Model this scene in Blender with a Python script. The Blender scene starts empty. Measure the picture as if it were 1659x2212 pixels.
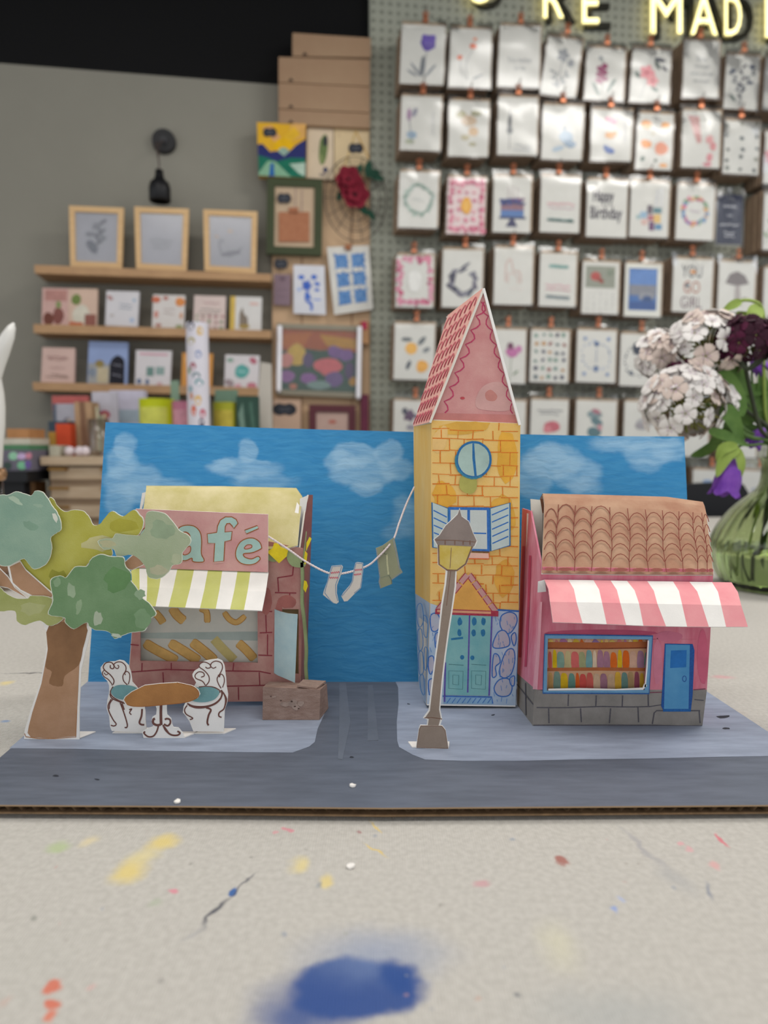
import bpy, math, random
from mathutils import Vector, Matrix

SC = bpy.context.scene
COL = SC.collection
W, H, F = 1659.0, 2212.0, 1550.0
PITCH = math.radians(5.2)
TZ = 0.75                      # cloth surface
ZB = TZ + 0.0075               # painted board surface
CAM = Vector((0, 0, ZB + 0.187))
R = random.Random(7)

# ------------------------------------------------------------------ pixels -> places
def ray(px, py):
    x = (px - W / 2) / F
    y = (H / 2 - py) / F
    c, s = math.cos(PITCH), math.sin(PITCH)
    return Vector((x, c + y * s, -s + y * c))

class Plane:
    def __init__(self, o, n):
        self.o = Vector(o); self.n = Vector(n).normalized()
        if self.n.dot(CAM - self.o) < 0: self.n = -self.n
    def hit(self, px, py):
        d = ray(px, py)
        t = self.n.dot(self.o - CAM) / self.n.dot(d)
        return CAM + d * t
    def off(self, d):
        p = Plane(self.o + self.n * d, self.n); return p

def PY(Y): return Plane((0, Y, 0), (0, -1, 0))
def PZ(z): return Plane((0, 0, z), (0, 0, 1))
def P3(a, b, c): return Plane(a, (b - a).cross(c - a))
def P(px, py, Y): return PY(Y).hit(px, py)
def G(px, py, z=ZB): return PZ(z).hit(px, py)

YAW = math.radians(9)
WALL_D = Vector((math.cos(YAW), math.sin(YAW), 0))
WALL_N = Vector((math.sin(YAW), -math.cos(YAW), 0))
def PW(off=0.0): return Plane(Vector((0, 2.35, 0)) + WALL_N * off, WALL_N)

# ------------------------------------------------------------------ curves in pixel space
def cr(pts, closed=False, n=6):
    out = []
    L = len(pts)
    rng = range(L) if closed else range(L - 1)
    for i in rng:
        if closed:
            p0, p1, p2, p3 = pts[i - 1], pts[i], pts[(i + 1) % L], pts[(i + 2) % L]
        else:
            p0, p1, p2, p3 = pts[max(i - 1, 0)], pts[i], pts[i + 1], pts[min(i + 2, L - 1)]
        for k in range(n):
            t = k / n
            out.append(tuple(0.5 * (2 * p1[j] + (p2[j] - p0[j]) * t + (2 * p0[j] - 5 * p1[j] + 4 * p2[j] - p3[j]) * t * t
                             + (3 * p1[j] - p0[j] - 3 * p2[j] + p3[j]) * t ** 3) for j in range(len(p1))))
    if not closed: out.append(tuple(pts[-1]))
    return out

def ell(cx, cy, rx, ry, rot=0, n=20, jag=0.0, a0=0, a1=360):
    c, s = math.cos(math.radians(rot)), math.sin(math.radians(rot))
    out = []
    full = abs(a1 - a0) >= 360
    for i in range(n if full else n + 1):
        a = math.radians(a0 + (a1 - a0) * i / n)
        q = 1 + (R.uniform(-jag, jag) if jag else 0)
        x, y = rx * q * math.cos(a), ry * q * math.sin(a)
        out.append((cx + x * c - y * s, cy + x * s + y * c))
    return out

def bil(q, u, v):   # q = TL, TR, BR, BL
    return tuple((1 - u) * (1 - v) * q[0][j] + u * (1 - v) * q[1][j] + u * v * q[2][j] + (1 - u) * v * q[3][j] for j in range(2))

def scale_about(pts, k, c=None):
    if c is None:
        c = (sum(p[0] for p in pts) / len(pts), sum(p[1] for p in pts) / len(pts))
    return [(c[0] + (p[0] - c[0]) * k, c[1] + (p[1] - c[1]) * k) for p in pts]

# ------------------------------------------------------------------ materials
def lin(h):
    h = h.lstrip('#')
    v = [int(h[i:i + 2], 16) / 255 for i in (0, 2, 4)]
    return tuple((c / 12.92 if c <= 0.04045 else ((c + 0.055) / 1.055) ** 2.4) for c in v)

MATS = {}
def newmat(name):
    m = bpy.data.materials.new(name); m.use_nodes = True
    return m, m.node_tree.nodes, m.node_tree.links, m.node_tree.nodes['Principled BSDF']

def paint(hx, var=0.12, scale=90.0, rough=0.8, grain=0.15, hx2=None, spec=0.25, metal=0.0, coat=0.0, stretch=None):
    """a painted or plain surface: two close tones mixed by noise plus a fine grain"""
    key = (hx, var, scale, rough, grain, hx2, spec, metal, coat, stretch)
    if key in MATS: return MATS[key]
    m, N, L, B = newmat('paint ' + hx)
    c = lin(hx)
    B.inputs['Roughness'].default_value = rough
    B.inputs['Specular IOR Level'].default_value = spec
    B.inputs['Metallic'].default_value = metal
    B.inputs['Coat Weight'].default_value = coat
    if var > 0 or hx2:
        tc = N.new('ShaderNodeTexCoord'); nz = N.new('ShaderNodeTexNoise'); mx = N.new('ShaderNodeMix')
        mx.data_type = 'RGBA'
        nz.inputs['Scale'].default_value = scale
        nz.inputs['Detail'].default_value = 5
        nz.inputs['Roughness'].default_value = 0.6
        src = tc.outputs['Object']
        if stretch:
            mp = N.new('ShaderNodeMapping'); mp.inputs['Scale'].default_value = stretch
            L.new(src, mp.inputs['Vector']); src = mp.outputs['Vector']
        L.new(src, nz.inputs['Vector'])
        rp = N.new('ShaderNodeMapRange'); rp.inputs['From Min'].default_value = 0.33; rp.inputs['From Max'].default_value = 0.67
        L.new(nz.outputs['Fac'], rp.inputs['Value']); L.new(rp.outputs['Result'], mx.inputs['Factor'])
        c2 = lin(hx2) if hx2 else tuple(min(1, x * (1 + var)) for x in c)
        c1 = c if hx2 else tuple(x * (1 - var) for x in c)
        mx.inputs['A'].default_value = (*c1, 1); mx.inputs['B'].default_value = (*c2, 1)
        L.new(mx.outputs['Result'], B.inputs['Base Color'])
        if grain > 0:
            n2 = N.new('ShaderNodeTexNoise'); n2.inputs['Scale'].default_value = 1400; n2.inputs['Detail'].default_value = 2
            L.new(tc.outputs['Object'], n2.inputs['Vector'])
            bp = N.new('ShaderNodeBump'); bp.inputs['Strength'].default_value = grain; bp.inputs['Distance'].default_value = 0.0006
            L.new(n2.outputs['Fac'], bp.inputs['Height']); L.new(bp.outputs['Normal'], B.inputs['Normal'])
    else:
        B.inputs['Base Color'].default_value = (*c, 1)
    MATS[key] = m
    return m

def plain(hx, rough=0.75, metal=0.0, spec=0.3, coat=0.0):
    return paint(hx, 0.0, 1.0, rough, 0.0, None, spec, metal, coat)

def ink(hx):   # drawn line, pencil or brush
    return paint(hx, 0.16, 700.0, 0.85, 0.0)

def glassy(hx, rough=0.02, ior=1.48):
    key = ('glass', hx, rough, ior)
    if key in MATS: return MATS[key]
    m, N, L, B = newmat('glass ' + hx)
    B.inputs['Base Color'].default_value = (*lin(hx), 1)
    B.inputs['Roughness'].default_value = rough
    B.inputs['IOR'].default_value = ior
    B.inputs['Transmission Weight'].default_value = 1.0
    MATS[key] = m
    return m

def film():
    """thin clear plastic: mostly see-through with a gloss on top"""
    if 'film' in MATS: return MATS['film']
    m, N, L, B = newmat('clear film')
    out = N['Material Output']
    tr = N.new('ShaderNodeBsdfTransparent'); gl = N.new('ShaderNodeBsdfGlossy'); gl.inputs['Roughness'].default_value = 0.2
    mx = N.new('ShaderNodeMixShader')
    fr = N.new('ShaderNodeFresnel'); fr.inputs['IOR'].default_value = 1.5
    mm = N.new('ShaderNodeMath'); mm.operation = 'MULTIPLY_ADD'; mm.inputs[1].default_value = 0.62; mm.inputs[2].default_value = 0.02
    L.new(fr.outputs['Fac'], mm.inputs[0]); L.new(mm.outputs['Value'], mx.inputs['Fac'])
    L.new(tr.outputs['BSDF'], mx.inputs[1]); L.new(gl.outputs['BSDF'], mx.inputs[2])
    L.new(mx.outputs['Shader'], out.inputs['Surface'])
    MATS['film'] = m
    return m

def glow(hx, strength):
    key = ('glow', hx, strength)
    if key in MATS: return MATS[key]
    m, N, L, B = newmat('lit ' + hx)
    B.inputs['Base Color'].default_value = (*lin(hx), 1)
    B.inputs['Emission Color'].default_value = (*lin(hx), 1)
    B.inputs['Emission Strength'].default_value = strength
    MATS[key] = m
    return m

def stained(name, base, base2, stains, axes='xy', rough=0.85, noise=220.0, wob=0.004, wobscale=90.0, bump=None, brush=None):
    """a cloth or painted card with soft-edged stains; each stain = (cx, cy, rx, ry, rot, soft, hex, alpha) in object metres"""
    m, N, L, B = newmat(name)
    B.inputs['Roughness'].default_value = rough
    B.inputs['Specular IOR Level'].default_value = 0.2
    tc = N.new('ShaderNodeTexCoord')
    src = tc.outputs['Object']
    if axes == 'xz':
        sp = N.new('ShaderNodeSeparateXYZ'); cb = N.new('ShaderNodeCombineXYZ')
        L.new(src, sp.inputs[0]); L.new(sp.outputs['X'], cb.inputs['X']); L.new(sp.outputs['Z'], cb.inputs['Y'])
        src = cb.outputs[0]
    n0 = N.new('ShaderNodeTexNoise'); n0.inputs['Scale'].default_value = noise; n0.inputs['Detail'].default_value = 6
    mp0 = N.new('ShaderNodeMapping')
    if brush: mp0.inputs['Scale'].default_value = brush
    L.new(src, mp0.inputs['Vector']); L.new(mp0.outputs['Vector'], n0.inputs['Vector'])
    mx = N.new('ShaderNodeMix'); mx.data_type = 'RGBA'
    rp = N.new('ShaderNodeMapRange'); rp.inputs['From Min'].default_value = 0.35; rp.inputs['From Max'].default_value = 0.65
    L.new(n0.outputs['Fac'], rp.inputs['Value']); L.new(rp.outputs['Result'], mx.inputs['Factor'])
    mx.inputs['A'].default_value = (*lin(base), 1); mx.inputs['B'].default_value = (*lin(base2), 1)
    colr = mx.outputs['Result']
    nw = N.new('ShaderNodeTexNoise'); nw.inputs['Scale'].default_value = wobscale; nw.inputs['Detail'].default_value = 4
    L.new(src, nw.inputs['Vector'])
    sb = N.new('ShaderNodeVectorMath'); sb.operation = 'SUBTRACT'; sb.inputs[1].default_value = (.5, .5, .5)
    L.new(nw.outputs['Color'], sb.inputs[0])
    sc = N.new('ShaderNodeVectorMath'); sc.operation = 'SCALE'; sc.inputs['Scale'].default_value = wob
    L.new(sb.outputs[0], sc.inputs[0])
    ad = N.new('ShaderNodeVectorMath'); ad.operation = 'ADD'
    L.new(src, ad.inputs[0]); L.new(sc.outputs[0], ad.inputs[1])
    wsrc = ad.outputs[0]
    for (cx, cy, rx, ry, rot, soft, hx, al) in stains:
        mp = N.new('ShaderNodeMapping'); mp.vector_type = 'TEXTURE'
        mp.inputs['Location'].default_value = (cx, cy, 0)
        mp.inputs['Rotation'].default_value = (0, 0, rot)
        mp.inputs['Scale'].default_value = (rx, ry, 1)
        L.new(wsrc, mp.inputs['Vector'])
        fl = N.new('ShaderNodeVectorMath'); fl.operation = 'MULTIPLY'; fl.inputs[1].default_value = (1, 1, 0)
        L.new(mp.outputs[0], fl.inputs[0])
        ln = N.new('ShaderNodeVectorMath'); ln.operation = 'LENGTH'; L.new(fl.outputs[0], ln.inputs[0])
        mr = N.new('ShaderNodeMapRange'); mr.interpolation_type = 'SMOOTHSTEP'
        mr.inputs['From Min'].default_value = 1 + soft * .5; mr.inputs['From Max'].default_value = max(0.0, 1 - soft)
        mr.inputs['To Min'].default_value = 0; mr.inputs['To Max'].default_value = al
        L.new(ln.outputs['Value'], mr.inputs['Value'])
        fac = mr.outputs['Result']
        if brush:
            mu = N.new('ShaderNodeMath'); mu.operation = 'MULTIPLY'
            r2 = N.new('ShaderNodeMapRange'); r2.inputs['From Min'].default_value = 0.3; r2.inputs['From Max'].default_value = 0.6
            r2.inputs['To Min'].default_value = 0.62
            L.new(n0.outputs['Fac'], r2.inputs['Value'])
            L.new(fac, mu.inputs[0]); L.new(r2.outputs['Result'], mu.inputs[1]); fac = mu.outputs[0]
        m2 = N.new('ShaderNodeMix'); m2.data_type = 'RGBA'
        L.new(fac, m2.inputs['Factor']); L.new(colr, m2.inputs['A'])
        m2.inputs['B'].default_value = (*lin(hx), 1)
        colr = m2.outputs['Result']
    L.new(colr, B.inputs['Base Color'])
    if bump:
        kind, strength, dist, scl = bump
        bp = N.new('ShaderNodeBump'); bp.inputs['Strength'].default_value = strength; bp.inputs['Distance'].default_value = dist
        if kind == 'weave':
            w1 = N.new('ShaderNodeTexWave'); w1.inputs['Scale'].default_value = scl; w1.bands_direction = 'X'
            w2 = N.new('ShaderNodeTexWave'); w2.inputs['Scale'].default_value = scl; w2.bands_direction = 'Y'
            for w in (w1, w2):
                w.inputs['Distortion'].default_value = 1.5; w.inputs['Detail'].default_value = 2
                L.new(src, w.inputs['Vector'])
            a2 = N.new('ShaderNodeMath'); L.new(w1.outputs['Fac'], a2.inputs[0]); L.new(w2.outputs['Fac'], a2.inputs[1])
            L.new(a2.outputs[0], bp.inputs['Height'])
        else:
            mpb = N.new('ShaderNodeMapping'); mpb.inputs['Scale'].default_value = scl
            nb = N.new('ShaderNodeTexNoise'); nb.inputs['Scale'].default_value = 1.0; nb.inputs['Detail'].default_value = 4; nb.inputs['Distortion'].default_value = 0.6
            L.new(wsrc, mpb.inputs['Vector']); L.new(mpb.outputs[0], nb.inputs['Vector']); L.new(nb.outputs['Fac'], bp.inputs['Height'])
        L.new(bp.outputs['Normal'], B.inputs['Normal'])
    return m

# ------------------------------------------------------------------ mesh builder
class MB:
    def __init__(self):
        self.v, self.f, self.mi, self.m = [], [], [], []
        self.k = 0
    def mat(self, m):
        if m not in self.m: self.m.append(m)
        return self.m.index(m)
    def face(self, pts, m):
        b = len(self.v); self.v.extend(Vector(p) for p in pts)
        self.f.append(tuple(range(b, b + len(pts)))); self.mi.append(self.mat(m))
    def grid(self, rows, m, closed=False):
        """rows of equal-length 3-D points joined by quads"""
        b = len(self.v); nc = len(rows[0])
        for r in rows: self.v.extend(Vector(p) for p in r)
        for i in range(len(rows) - 1):
            for j in range(nc if closed else nc - 1):
                j2 = (j + 1) % nc
                self.f.append((b + i * nc + j, b + i * nc + j2, b + (i + 1) * nc + j2, b + (i + 1) * nc + j))
                self.mi.append(self.mat(m))
    def prism(self, front, back, mf, ms=None, mb=None):
        n = len(front); b = len(self.v)
        self.v.extend(Vector(p) for p in front); self.v.extend(Vector(p) for p in back)
        self.f.append(tuple(range(b, b + n))); self.mi.append(self.mat(mf))
        self.f.append(tuple(range(b + 2 * n - 1, b + n - 1, -1))); self.mi.append(self.mat(mb or ms or mf))
        for i in range(n):
            j = (i + 1) % n
            self.f.append((b + i, b + n + i, b + n + j, b + j)); self.mi.append(self.mat(ms or mf))
    def slab(self, pl, px, th, mf, ms=None, mb=None):
        fr = [pl.hit(*p) for p in px]
        self.prism(fr, [p - pl.n * th for p in fr], mf, ms, mb)
    def decal(self, pl, px, m, lift=None):
        if lift is None:
            self.k += 1; lift = 0.00012 + 0.0000025 * self.k
        self.face([pl.hit(*p) + pl.n * lift for p in px], m)
    def stroke(self, pl, px, w, m, lift=None, closed=False):
        if lift is None:
            self.k += 1; lift = 0.00012 + 0.0000025 * self.k
        n = len(px)
        if n < 2: return
        L_, R_ = [], []
        for i in range(n):
            a = px[i - 1] if (i > 0 or closed) else px[i]
            b = px[(i + 1) % n] if (i < n - 1 or closed) else px[i]
            dx, dy = b[0] - a[0], b[1] - a[1]
            d = math.hypot(dx, dy) or 1
            ww = w[i] if isinstance(w, (list, tuple)) else w
            nx, ny = -dy / d * ww / 2, dx / d * ww / 2
            L_.append(pl.hit(px[i][0] + nx, px[i][1] + ny) + pl.n * lift)
            R_.append(pl.hit(px[i][0] - nx, px[i][1] - ny) + pl.n * lift)
        if closed: L_.append(L_[0]); R_.append(R_[0])
        self.grid([L_, R_], m)
    def box(self, c, s, m, rot=None, mats=None):
        c = Vector(c); pts = []
        for dz in (-.5, .5):
            for dx, dy in ((-.5, -.5), (.5, -.5), (.5, .5), (-.5, .5)):
                q = Vector((dx * s[0], dy * s[1], dz * s[2]))
                if rot: q = rot @ q
                pts.append(c + q)
        b = len(self.v); self.v.extend(pts)
        for k, f in enumerate(((0, 1, 5, 4), (1, 2, 6, 5), (2, 3, 7, 6), (3, 0, 4, 7), (4, 5, 6, 7), (3, 2, 1, 0))):
            self.f.append(tuple(b + i for i in f)); self.mi.append(self.mat(mats[k] if mats else m))
    def tube(self, pts, r, m, n=8, caps=True):
        pts = [Vector(p) for p in pts]
        rows = []
        up = Vector((0.13, 0.31, 0.94)).normalized()
        for i, p in enumerate(pts):
            t = (pts[min(i + 1, len(pts) - 1)] - pts[max(i - 1, 0)]).normalized()
            a = t.cross(up)
            if a.length < 1e-4: a = t.cross(Vector((1, 0, 0)))
            a.normalize(); b = t.cross(a)
            rr = r[i] if isinstance(r, (list, tuple)) else r
            rows.append([p + (a * math.cos(2 * math.pi * k / n) + b * math.sin(2 * math.pi * k / n)) * rr for k in range(n)])
        self.grid(rows, m, closed=True)
        if caps:
            self.face(rows[0][::-1], m); self.face(rows[-1], m)
    def lathe(self, c, prof, m, n=32, ribs=0, amp=0.0, axis=None):
        c = Vector(c); rows = []
        for (r, z) in prof:
            rows.append([c + Vector((r * (1 + (amp * math.cos(ribs * 2 * math.pi * k / n) if ribs else 0)) * math.cos(2 * math.pi * k / n),
                                     r * (1 + (amp * math.cos(ribs * 2 * math.pi * k / n) if ribs else 0)) * math.sin(2 * math.pi * k / n), z)) for k in range(n)])
        self.grid(rows, m, closed=True)
    def textbox(self, pl, s, x0, y0, x1, y1, m, lift=None, depth=0.0, side=None, tilt=0.0):
        """text fitted into a pixel box on a plane"""
        cu = bpy.data.curves.new('letters', 'FONT'); cu.body = s; cu.align_x = 'CENTER'; cu.resolution_u = 3
        ob = bpy.data.objects.new('letters', cu)
        COL.objects.link(ob)
        dg = bpy.context.evaluated_depsgraph_get()
        me = ob.evaluated_get(dg).to_mesh()
        vs = [v.co.copy() for v in me.vertices]; fs = [tuple(p.vertices) for p in me.polygons]
        ob.evaluated_get(dg).to_mesh_clear()
        bpy.data.objects.remove(ob); bpy.data.curves.remove(cu)
        if not vs: return
        ax, bx = min(v.x for v in vs), max(v.x for v in vs); ay, by = min(v.y for v in vs), max(v.y for v in vs)
        if lift is None:
            self.k += 1; lift = 0.00012 + 0.0000025 * self.k
        px = []
        cx, cy = (x0 + x1) / 2, (y0 + y1) / 2
        ct, st = math.cos(tilt), math.sin(tilt)
        for v in vs:
            X = x0 + (v.x - ax) / (bx - ax) * (x1 - x0) - cx; Y = y1 - (v.y - ay) / max(1e-6, by - ay) * (y1 - y0) - cy
            px.append((cx + X * ct - Y * st, cy + X * st + Y * ct))
        b = len(self.v); mi = self.mat(m)
        self.v.extend(pl.hit(*p) + pl.n * lift for p in px)
        for f in fs: self.f.append(tuple(b + i for i in f)); self.mi.append(mi)
        if depth:
            from collections import Counter
            ed = Counter()
            for f in fs:
                for i in range(len(f)): ed[tuple(sorted((f[i], f[(i + 1) % len(f)])))] += 1
            b2 = len(self.v); ms = self.mat(side or m)
            self.v.extend(pl.hit(*p) + pl.n * (lift - depth) for p in px)
            for (i, j), c_ in ed.items():
                if c_ == 1: self.f.append((b + i, b + j, b2 + j, b2 + i)); self.mi.append(ms)
    def build(self, name, parent=None, smooth=False, loc=None, weld=False):
        if parent is not None: base = wloc(parent)
        elif loc is not None: base = Vector(loc)
        else:
            lo = Vector([min(v[i] for v in self.v) for i in range(3)]); hi = Vector([max(v[i] for v in self.v) for i in range(3)])
            base = Vector(((lo.x + hi.x) / 2, (lo.y + hi.y) / 2, lo.z))
        me = bpy.data.meshes.new(name)
        me.from_pydata([v - base for v in self.v], [], self.f)
        for m in self.m: me.materials.append(m)
        me.polygons.foreach_set('material_index', self.mi)
        if smooth: me.polygons.foreach_set('use_smooth', [True] * len(me.polygons))
        me.update()
        ob = bpy.data.objects.new(name, me); COL.objects.link(ob)
        if parent is not None: ob.parent = parent
        else: ob.location = base
        return ob

def wloc(o):
    p = Vector((0, 0, 0))
    while o is not None: p += Vector(o.location); o = o.parent
    return p

def tag(o, label, cat, group=None, kind=None):
    o['label'] = label; o['category'] = cat
    if group: o['group'] = group
    if kind: o['kind'] = kind
    return o

def thing(name, loc, label, cat, group=None):
    o = bpy.data.objects.new(name, None); COL.objects.link(o)
    o.location = loc; o.empty_display_size = 0.02
    return tag(o, label, cat, group)

def struct(o):
    o['kind'] = 'structure'; return o

def line(a, b, n=2, wob=0.0):
    return [(a[0] + (b[0] - a[0]) * i / (n - 1) + (R.uniform(-wob, wob) if wob else 0), a[1] + (b[1] - a[1]) * i / (n - 1) + (R.uniform(-wob, wob) if wob else 0)) for i in range(n)]

def bricks(mb, pl, quad, rows, per, w, m, wob=1.0, skip=0.0, lift=None):
    """hand-drawn brick lines over a quad in pixels"""
    for r in range(1, rows + 1):
        v = r / rows
        if r < rows:
            seg = 6
            for s in range(seg):
                if R.random() < skip: continue
                a, b = bil(quad, s / seg, v), bil(quad, (s + 1) / seg, v)
                dy = R.uniform(-wob, wob)
                mb.stroke(pl, [(a[0], a[1] + dy), (b[0], b[1] + dy)], w * R.uniform(.7, 1.3), m)
        n = per
        for k in range(n + 1):
            u = (k + (0.5 if r % 2 else 0.0)) / n + R.uniform(-.03, .03)
            if u <= 0.02 or u >= 0.98 or R.random() < skip: continue
            a, b = bil(quad, u, (r - 1) / rows), bil(quad, u + R.uniform(-.008, .008), v)
            mb.stroke(pl, [a, b], w * R.uniform(.7, 1.3), m)
# ================================================================== palette
WHITE = paint('#e9e5df', .04, 60, .85)
PAPER = paint('#ddd6c9', .05, 60, .85)

def gst(px, py, rx, ry, soft, hx, al, rot=0):
    """stain on the cloth, given in the photo's pixels"""
    c = G(px, py, TZ); a = G(px + 1, py, TZ); b = G(px, py - 1, TZ)
    return (c.x, c.y, rx * (a - c).length, ry * (b - c).length, rot, soft, hx, al)
def gline(x0, y0, x1, y1, w, soft, hx, al):
    a, b = G(x0, y0, TZ), G(x1, y1, TZ); c = G((x0 + x1) / 2, (y0 + y1) / 2, TZ)
    s = (G((x0 + x1) / 2 + 1, (y0 + y1) / 2, TZ) - c).length
    d = b - a
    m = (a + b) / 2
    return (m.x, m.y, d.length / 2, w * s / 2, math.atan2(d.y, d.x), soft, hx, al)

# ================================================================== table and painted canvas
stains = [
    gst(770, 2135, 150, 72, .22, '#30508f', .95), gst(690, 2160, 130, 70, .9, '#3b5590', .8), gst(810, 2060, 150, 60, 1.0, '#7f92b6', .55),
    gst(860, 2110, 45, 40, .5, '#30508f', .85), gst(640, 2205, 110, 40, .9, '#3a5590', .75),
    gst(120, 2130, 20, 14, .4, '#d9694b', .9), gst(118, 2165, 16, 13, .5, '#d9694b', .85), gst(110, 2190, 14, 12, .5, '#dd7455', .8),
    gst(125, 1828, 30, 13, .7, '#b3c48f', .7), gst(280, 1882, 42, 26, .8, '#e6cf7c', .8), gst(350, 1818, 34, 20, .7, '#e6cf7c', .8),
    gst(315, 1850, 36, 18, .9, '#e8d792', .6), gst(195, 1818, 18, 12, .9, '#ecd9a0', .5),
    gst(645, 1870, 28, 18, .8, '#e8d488', .65), gst(708, 1902, 17, 18, .6, '#e8d07c', .7), gst(692, 1908, 7, 8, .8, '#6f7d94', .5),
    gst(503, 1922, 13, 10, .25, '#3a66a4', .95), gline(432, 2002, 490, 1940, 14, .7, '#4a4c58', .9), gline(485, 1946, 560, 1880, 8, .7, '#5b5c66', .75),
    gline(385, 2035, 440, 1995, 12, 1, '#9a9a9e', .5),
    gst(375, 1924, 15, 6, .5, '#dd8f9c', .85), gst(622, 1793, 9, 5, .5, '#dc8d98', .8), gst(600, 1800, 5, 4, .5, '#dc8d98', .6), gst(773, 1800, 6, 5, .5, '#a97e7c', .8),
    gline(785, 1822, 832, 1850, 8, .6, '#e3c66a', .8), gline(800, 1772, 830, 1800, 7, .6, '#e3c66a', .7),
    gst(1213, 1861, 17, 8, .5, '#a86c62', .9), gst(1048, 1911, 24, 7, .6, '#cf9aa0', .7), gst(1325, 1968, 11, 8, .6, '#8fa3d4', .8), gst(1348, 1945, 9, 9, .8, '#a7b5da', .7),
    gst(1563, 1815, 7, 14, .5, '#d87d86', .9), gst(1544, 1871, 13, 9, .7, '#dfa7a6', .7), gst(1472, 1822, 10, 5, .6, '#e0a2a8', .7), gst(1490, 1833, 10, 5, .6, '#e0a2a8', .6),
    gline(1340, 1785, 1440, 1880, 18, .9, '#a3a1a4', .65), gline(1420, 1865, 1500, 1935, 50, 1, '#a9a9a9', .5), gline(1515, 1900, 1545, 1945, 14, .8, '#7f8696', .65),
    gst(1118, 2148, 11, 9, .5, '#6f7176', .7), gst(1030, 2156, 10, 6, .6, '#c9a594', .6), gst(75, 1981, 9, 7, .6, '#8d8d85', .7), gst(12, 2165, 14, 14, .7, '#c9a79b', .5),
    gst(332, 1953, 16, 9, .9, '#a9b59a', .5), gst(1210, 2040, 45, 55, 1, '#d9d4b4', .45), gst(60, 2080, 130, 90, 1, '#bfbdb4', .25), gst(1330, 2190, 190, 60, 1, '#aaaead', .5),
    gst(355, 2118, 9, 5, .6, '#9a9691', .6), gst(200, 2128, 9, 8, .7, '#d8a9a4', .6),
    gline(-10, 1455, 195, 1453, 4.5, .4, '#3f3f45', .85), gst(14, 1475, 14, 5, .8, '#e6d28a', .7), gst(8, 1560, 10, 3, .6, '#7d97bf', .7),
    gst(1560, 1463, 26, 4, .8, '#d99aa0', .6), gst(1590, 1540, 20, 6, .8, '#b9a9a0', .3),
]
for _ in range(30):
    x, y = R.uniform(0, 1659), R.uniform(1790, 2200)
    q = R.uniform(2.5, 7)
    stains.append(gst(x, y, q, q * .7, .8, R.choice(['#8c8780', '#9c938a', '#c79c96', '#a5a59c', '#8f98a8']), R.uniform(.3, .65)))
T0, T1, TX0, TX1 = .02, 1.55, -1.05, 1.35
nx, ny = 92, 60
TIX, TIY = [-.15, -.1, -.05, 0, .05, .1, .15], [.235, .265, .3, .36]
def tile_of(x, y): return (sum(x > t for t in TIX), sum(y > t for t in TIY))
gx = [TX0 + (TX1 - TX0) * i / nx for i in range(nx + 1)]
gy = [T0 + (T1 - T0) * (j / ny) ** 1.6 for j in range(ny + 1)]
tiles = {}
for j in range(ny):
    for i in range(nx):
        k_ = tile_of((gx[i] + gx[i + 1]) / 2, (gy[j] + gy[j + 1]) / 2)
        b_ = tiles.get(k_, (9, 9, -9, -9))
        tiles[k_] = (min(b_[0], gx[i]), min(b_[1], gy[j]), max(b_[2], gx[i + 1]), max(b_[3], gy[j + 1]))
tmat = {}
for k_, b_ in tiles.items():
    sel = [s for s in stains if b_[0] - max(s[2], s[3]) * 1.6 - .01 < s[0] < b_[2] + max(s[2], s[3]) * 1.6 + .01 and b_[1] - max(s[2], s[3]) * 1.6 - .01 < s[1] < b_[3] + max(s[2], s[3]) * 1.6 + .01]
    tmat[k_] = stained('stained canvas', '#bcb8b0', '#c8c4bc', sel, 'xy', .9, 320, .012, 70, ('weave', .5, .0009, 260))
cloth_mat = tmat[tile_of(0, 1.2)]
mb = MB()
for j in range(ny):
    for i in range(nx):
        m_ = tmat[tile_of((gx[i] + gx[i + 1]) / 2, (gy[j] + gy[j + 1]) / 2)]
        mb.face([(gx[i], gy[j], TZ), (gx[i + 1], gy[j], TZ), (gx[i + 1], gy[j + 1], TZ), (gx[i], gy[j + 1], TZ)], m_)
EX0_ = .38
hem = [[(TX0, T0, TZ), (TX1, T0, TZ)], [(TX0 - .004, T0 - .006, TZ - .006), (TX1 + .004, T0 - .006, TZ - .006)], [(TX0 - .004, T0 - .012, TZ - .22), (TX1 + .004, T0 - .012, TZ - .22)]]
mb.grid(hem, cloth_mat)
mb.grid([[(min(p[0], EX0_), T1 + (T0 - p[1]), p[2]) for p in r] for r in hem], cloth_mat)
for sx, x in ((-1, TX0), (1, TX1)):
    mb.grid([[(x, T0, TZ), (x, T1, TZ)], [(x + sx * .006, T0, TZ - .006), (x + sx * .006, T1, TZ - .006)], [(x + sx * .012, T0, TZ - .2), (x + sx * .012, T1, TZ - .2)]], cloth_mat)
EX0, EX1, EY1 = .38, 1.6, 1.98
mb.face([(EX0, T1, TZ), (EX1, T1, TZ), (EX1, EY1, TZ), (EX0, EY1, TZ)], cloth_mat)
for a_, b_ in (((EX0, EY1), (EX1, EY1)), ((EX0, T1), (EX0, EY1)), ((EX1, T1), (EX1, EY1))):
    mb.face([(a_[0], a_[1], TZ), (b_[0], b_[1], TZ), (b_[0], b_[1], TZ - .2), (a_[0], a_[1], TZ - .2)], cloth_mat)
cloth = mb.build('canvas_tablecloth', loc=(0, 0, 0), smooth=False)
tag(cloth, 'off-white canvas cloth with paint stains spread over the long work table', 'tablecloth')
tt = thing('work_table', (0.1, .82, 0), 'long work table standing under the paint-stained canvas cloth', 'table')
mb = MB(); mb.box(((TX0 + TX1) / 2, (T0 + T1) / 2, TZ - .018), (TX1 - TX0 - .01, T1 - T0 - .01, .03), plain('#8a6f55')); mb.build('tabletop', tt)
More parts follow.
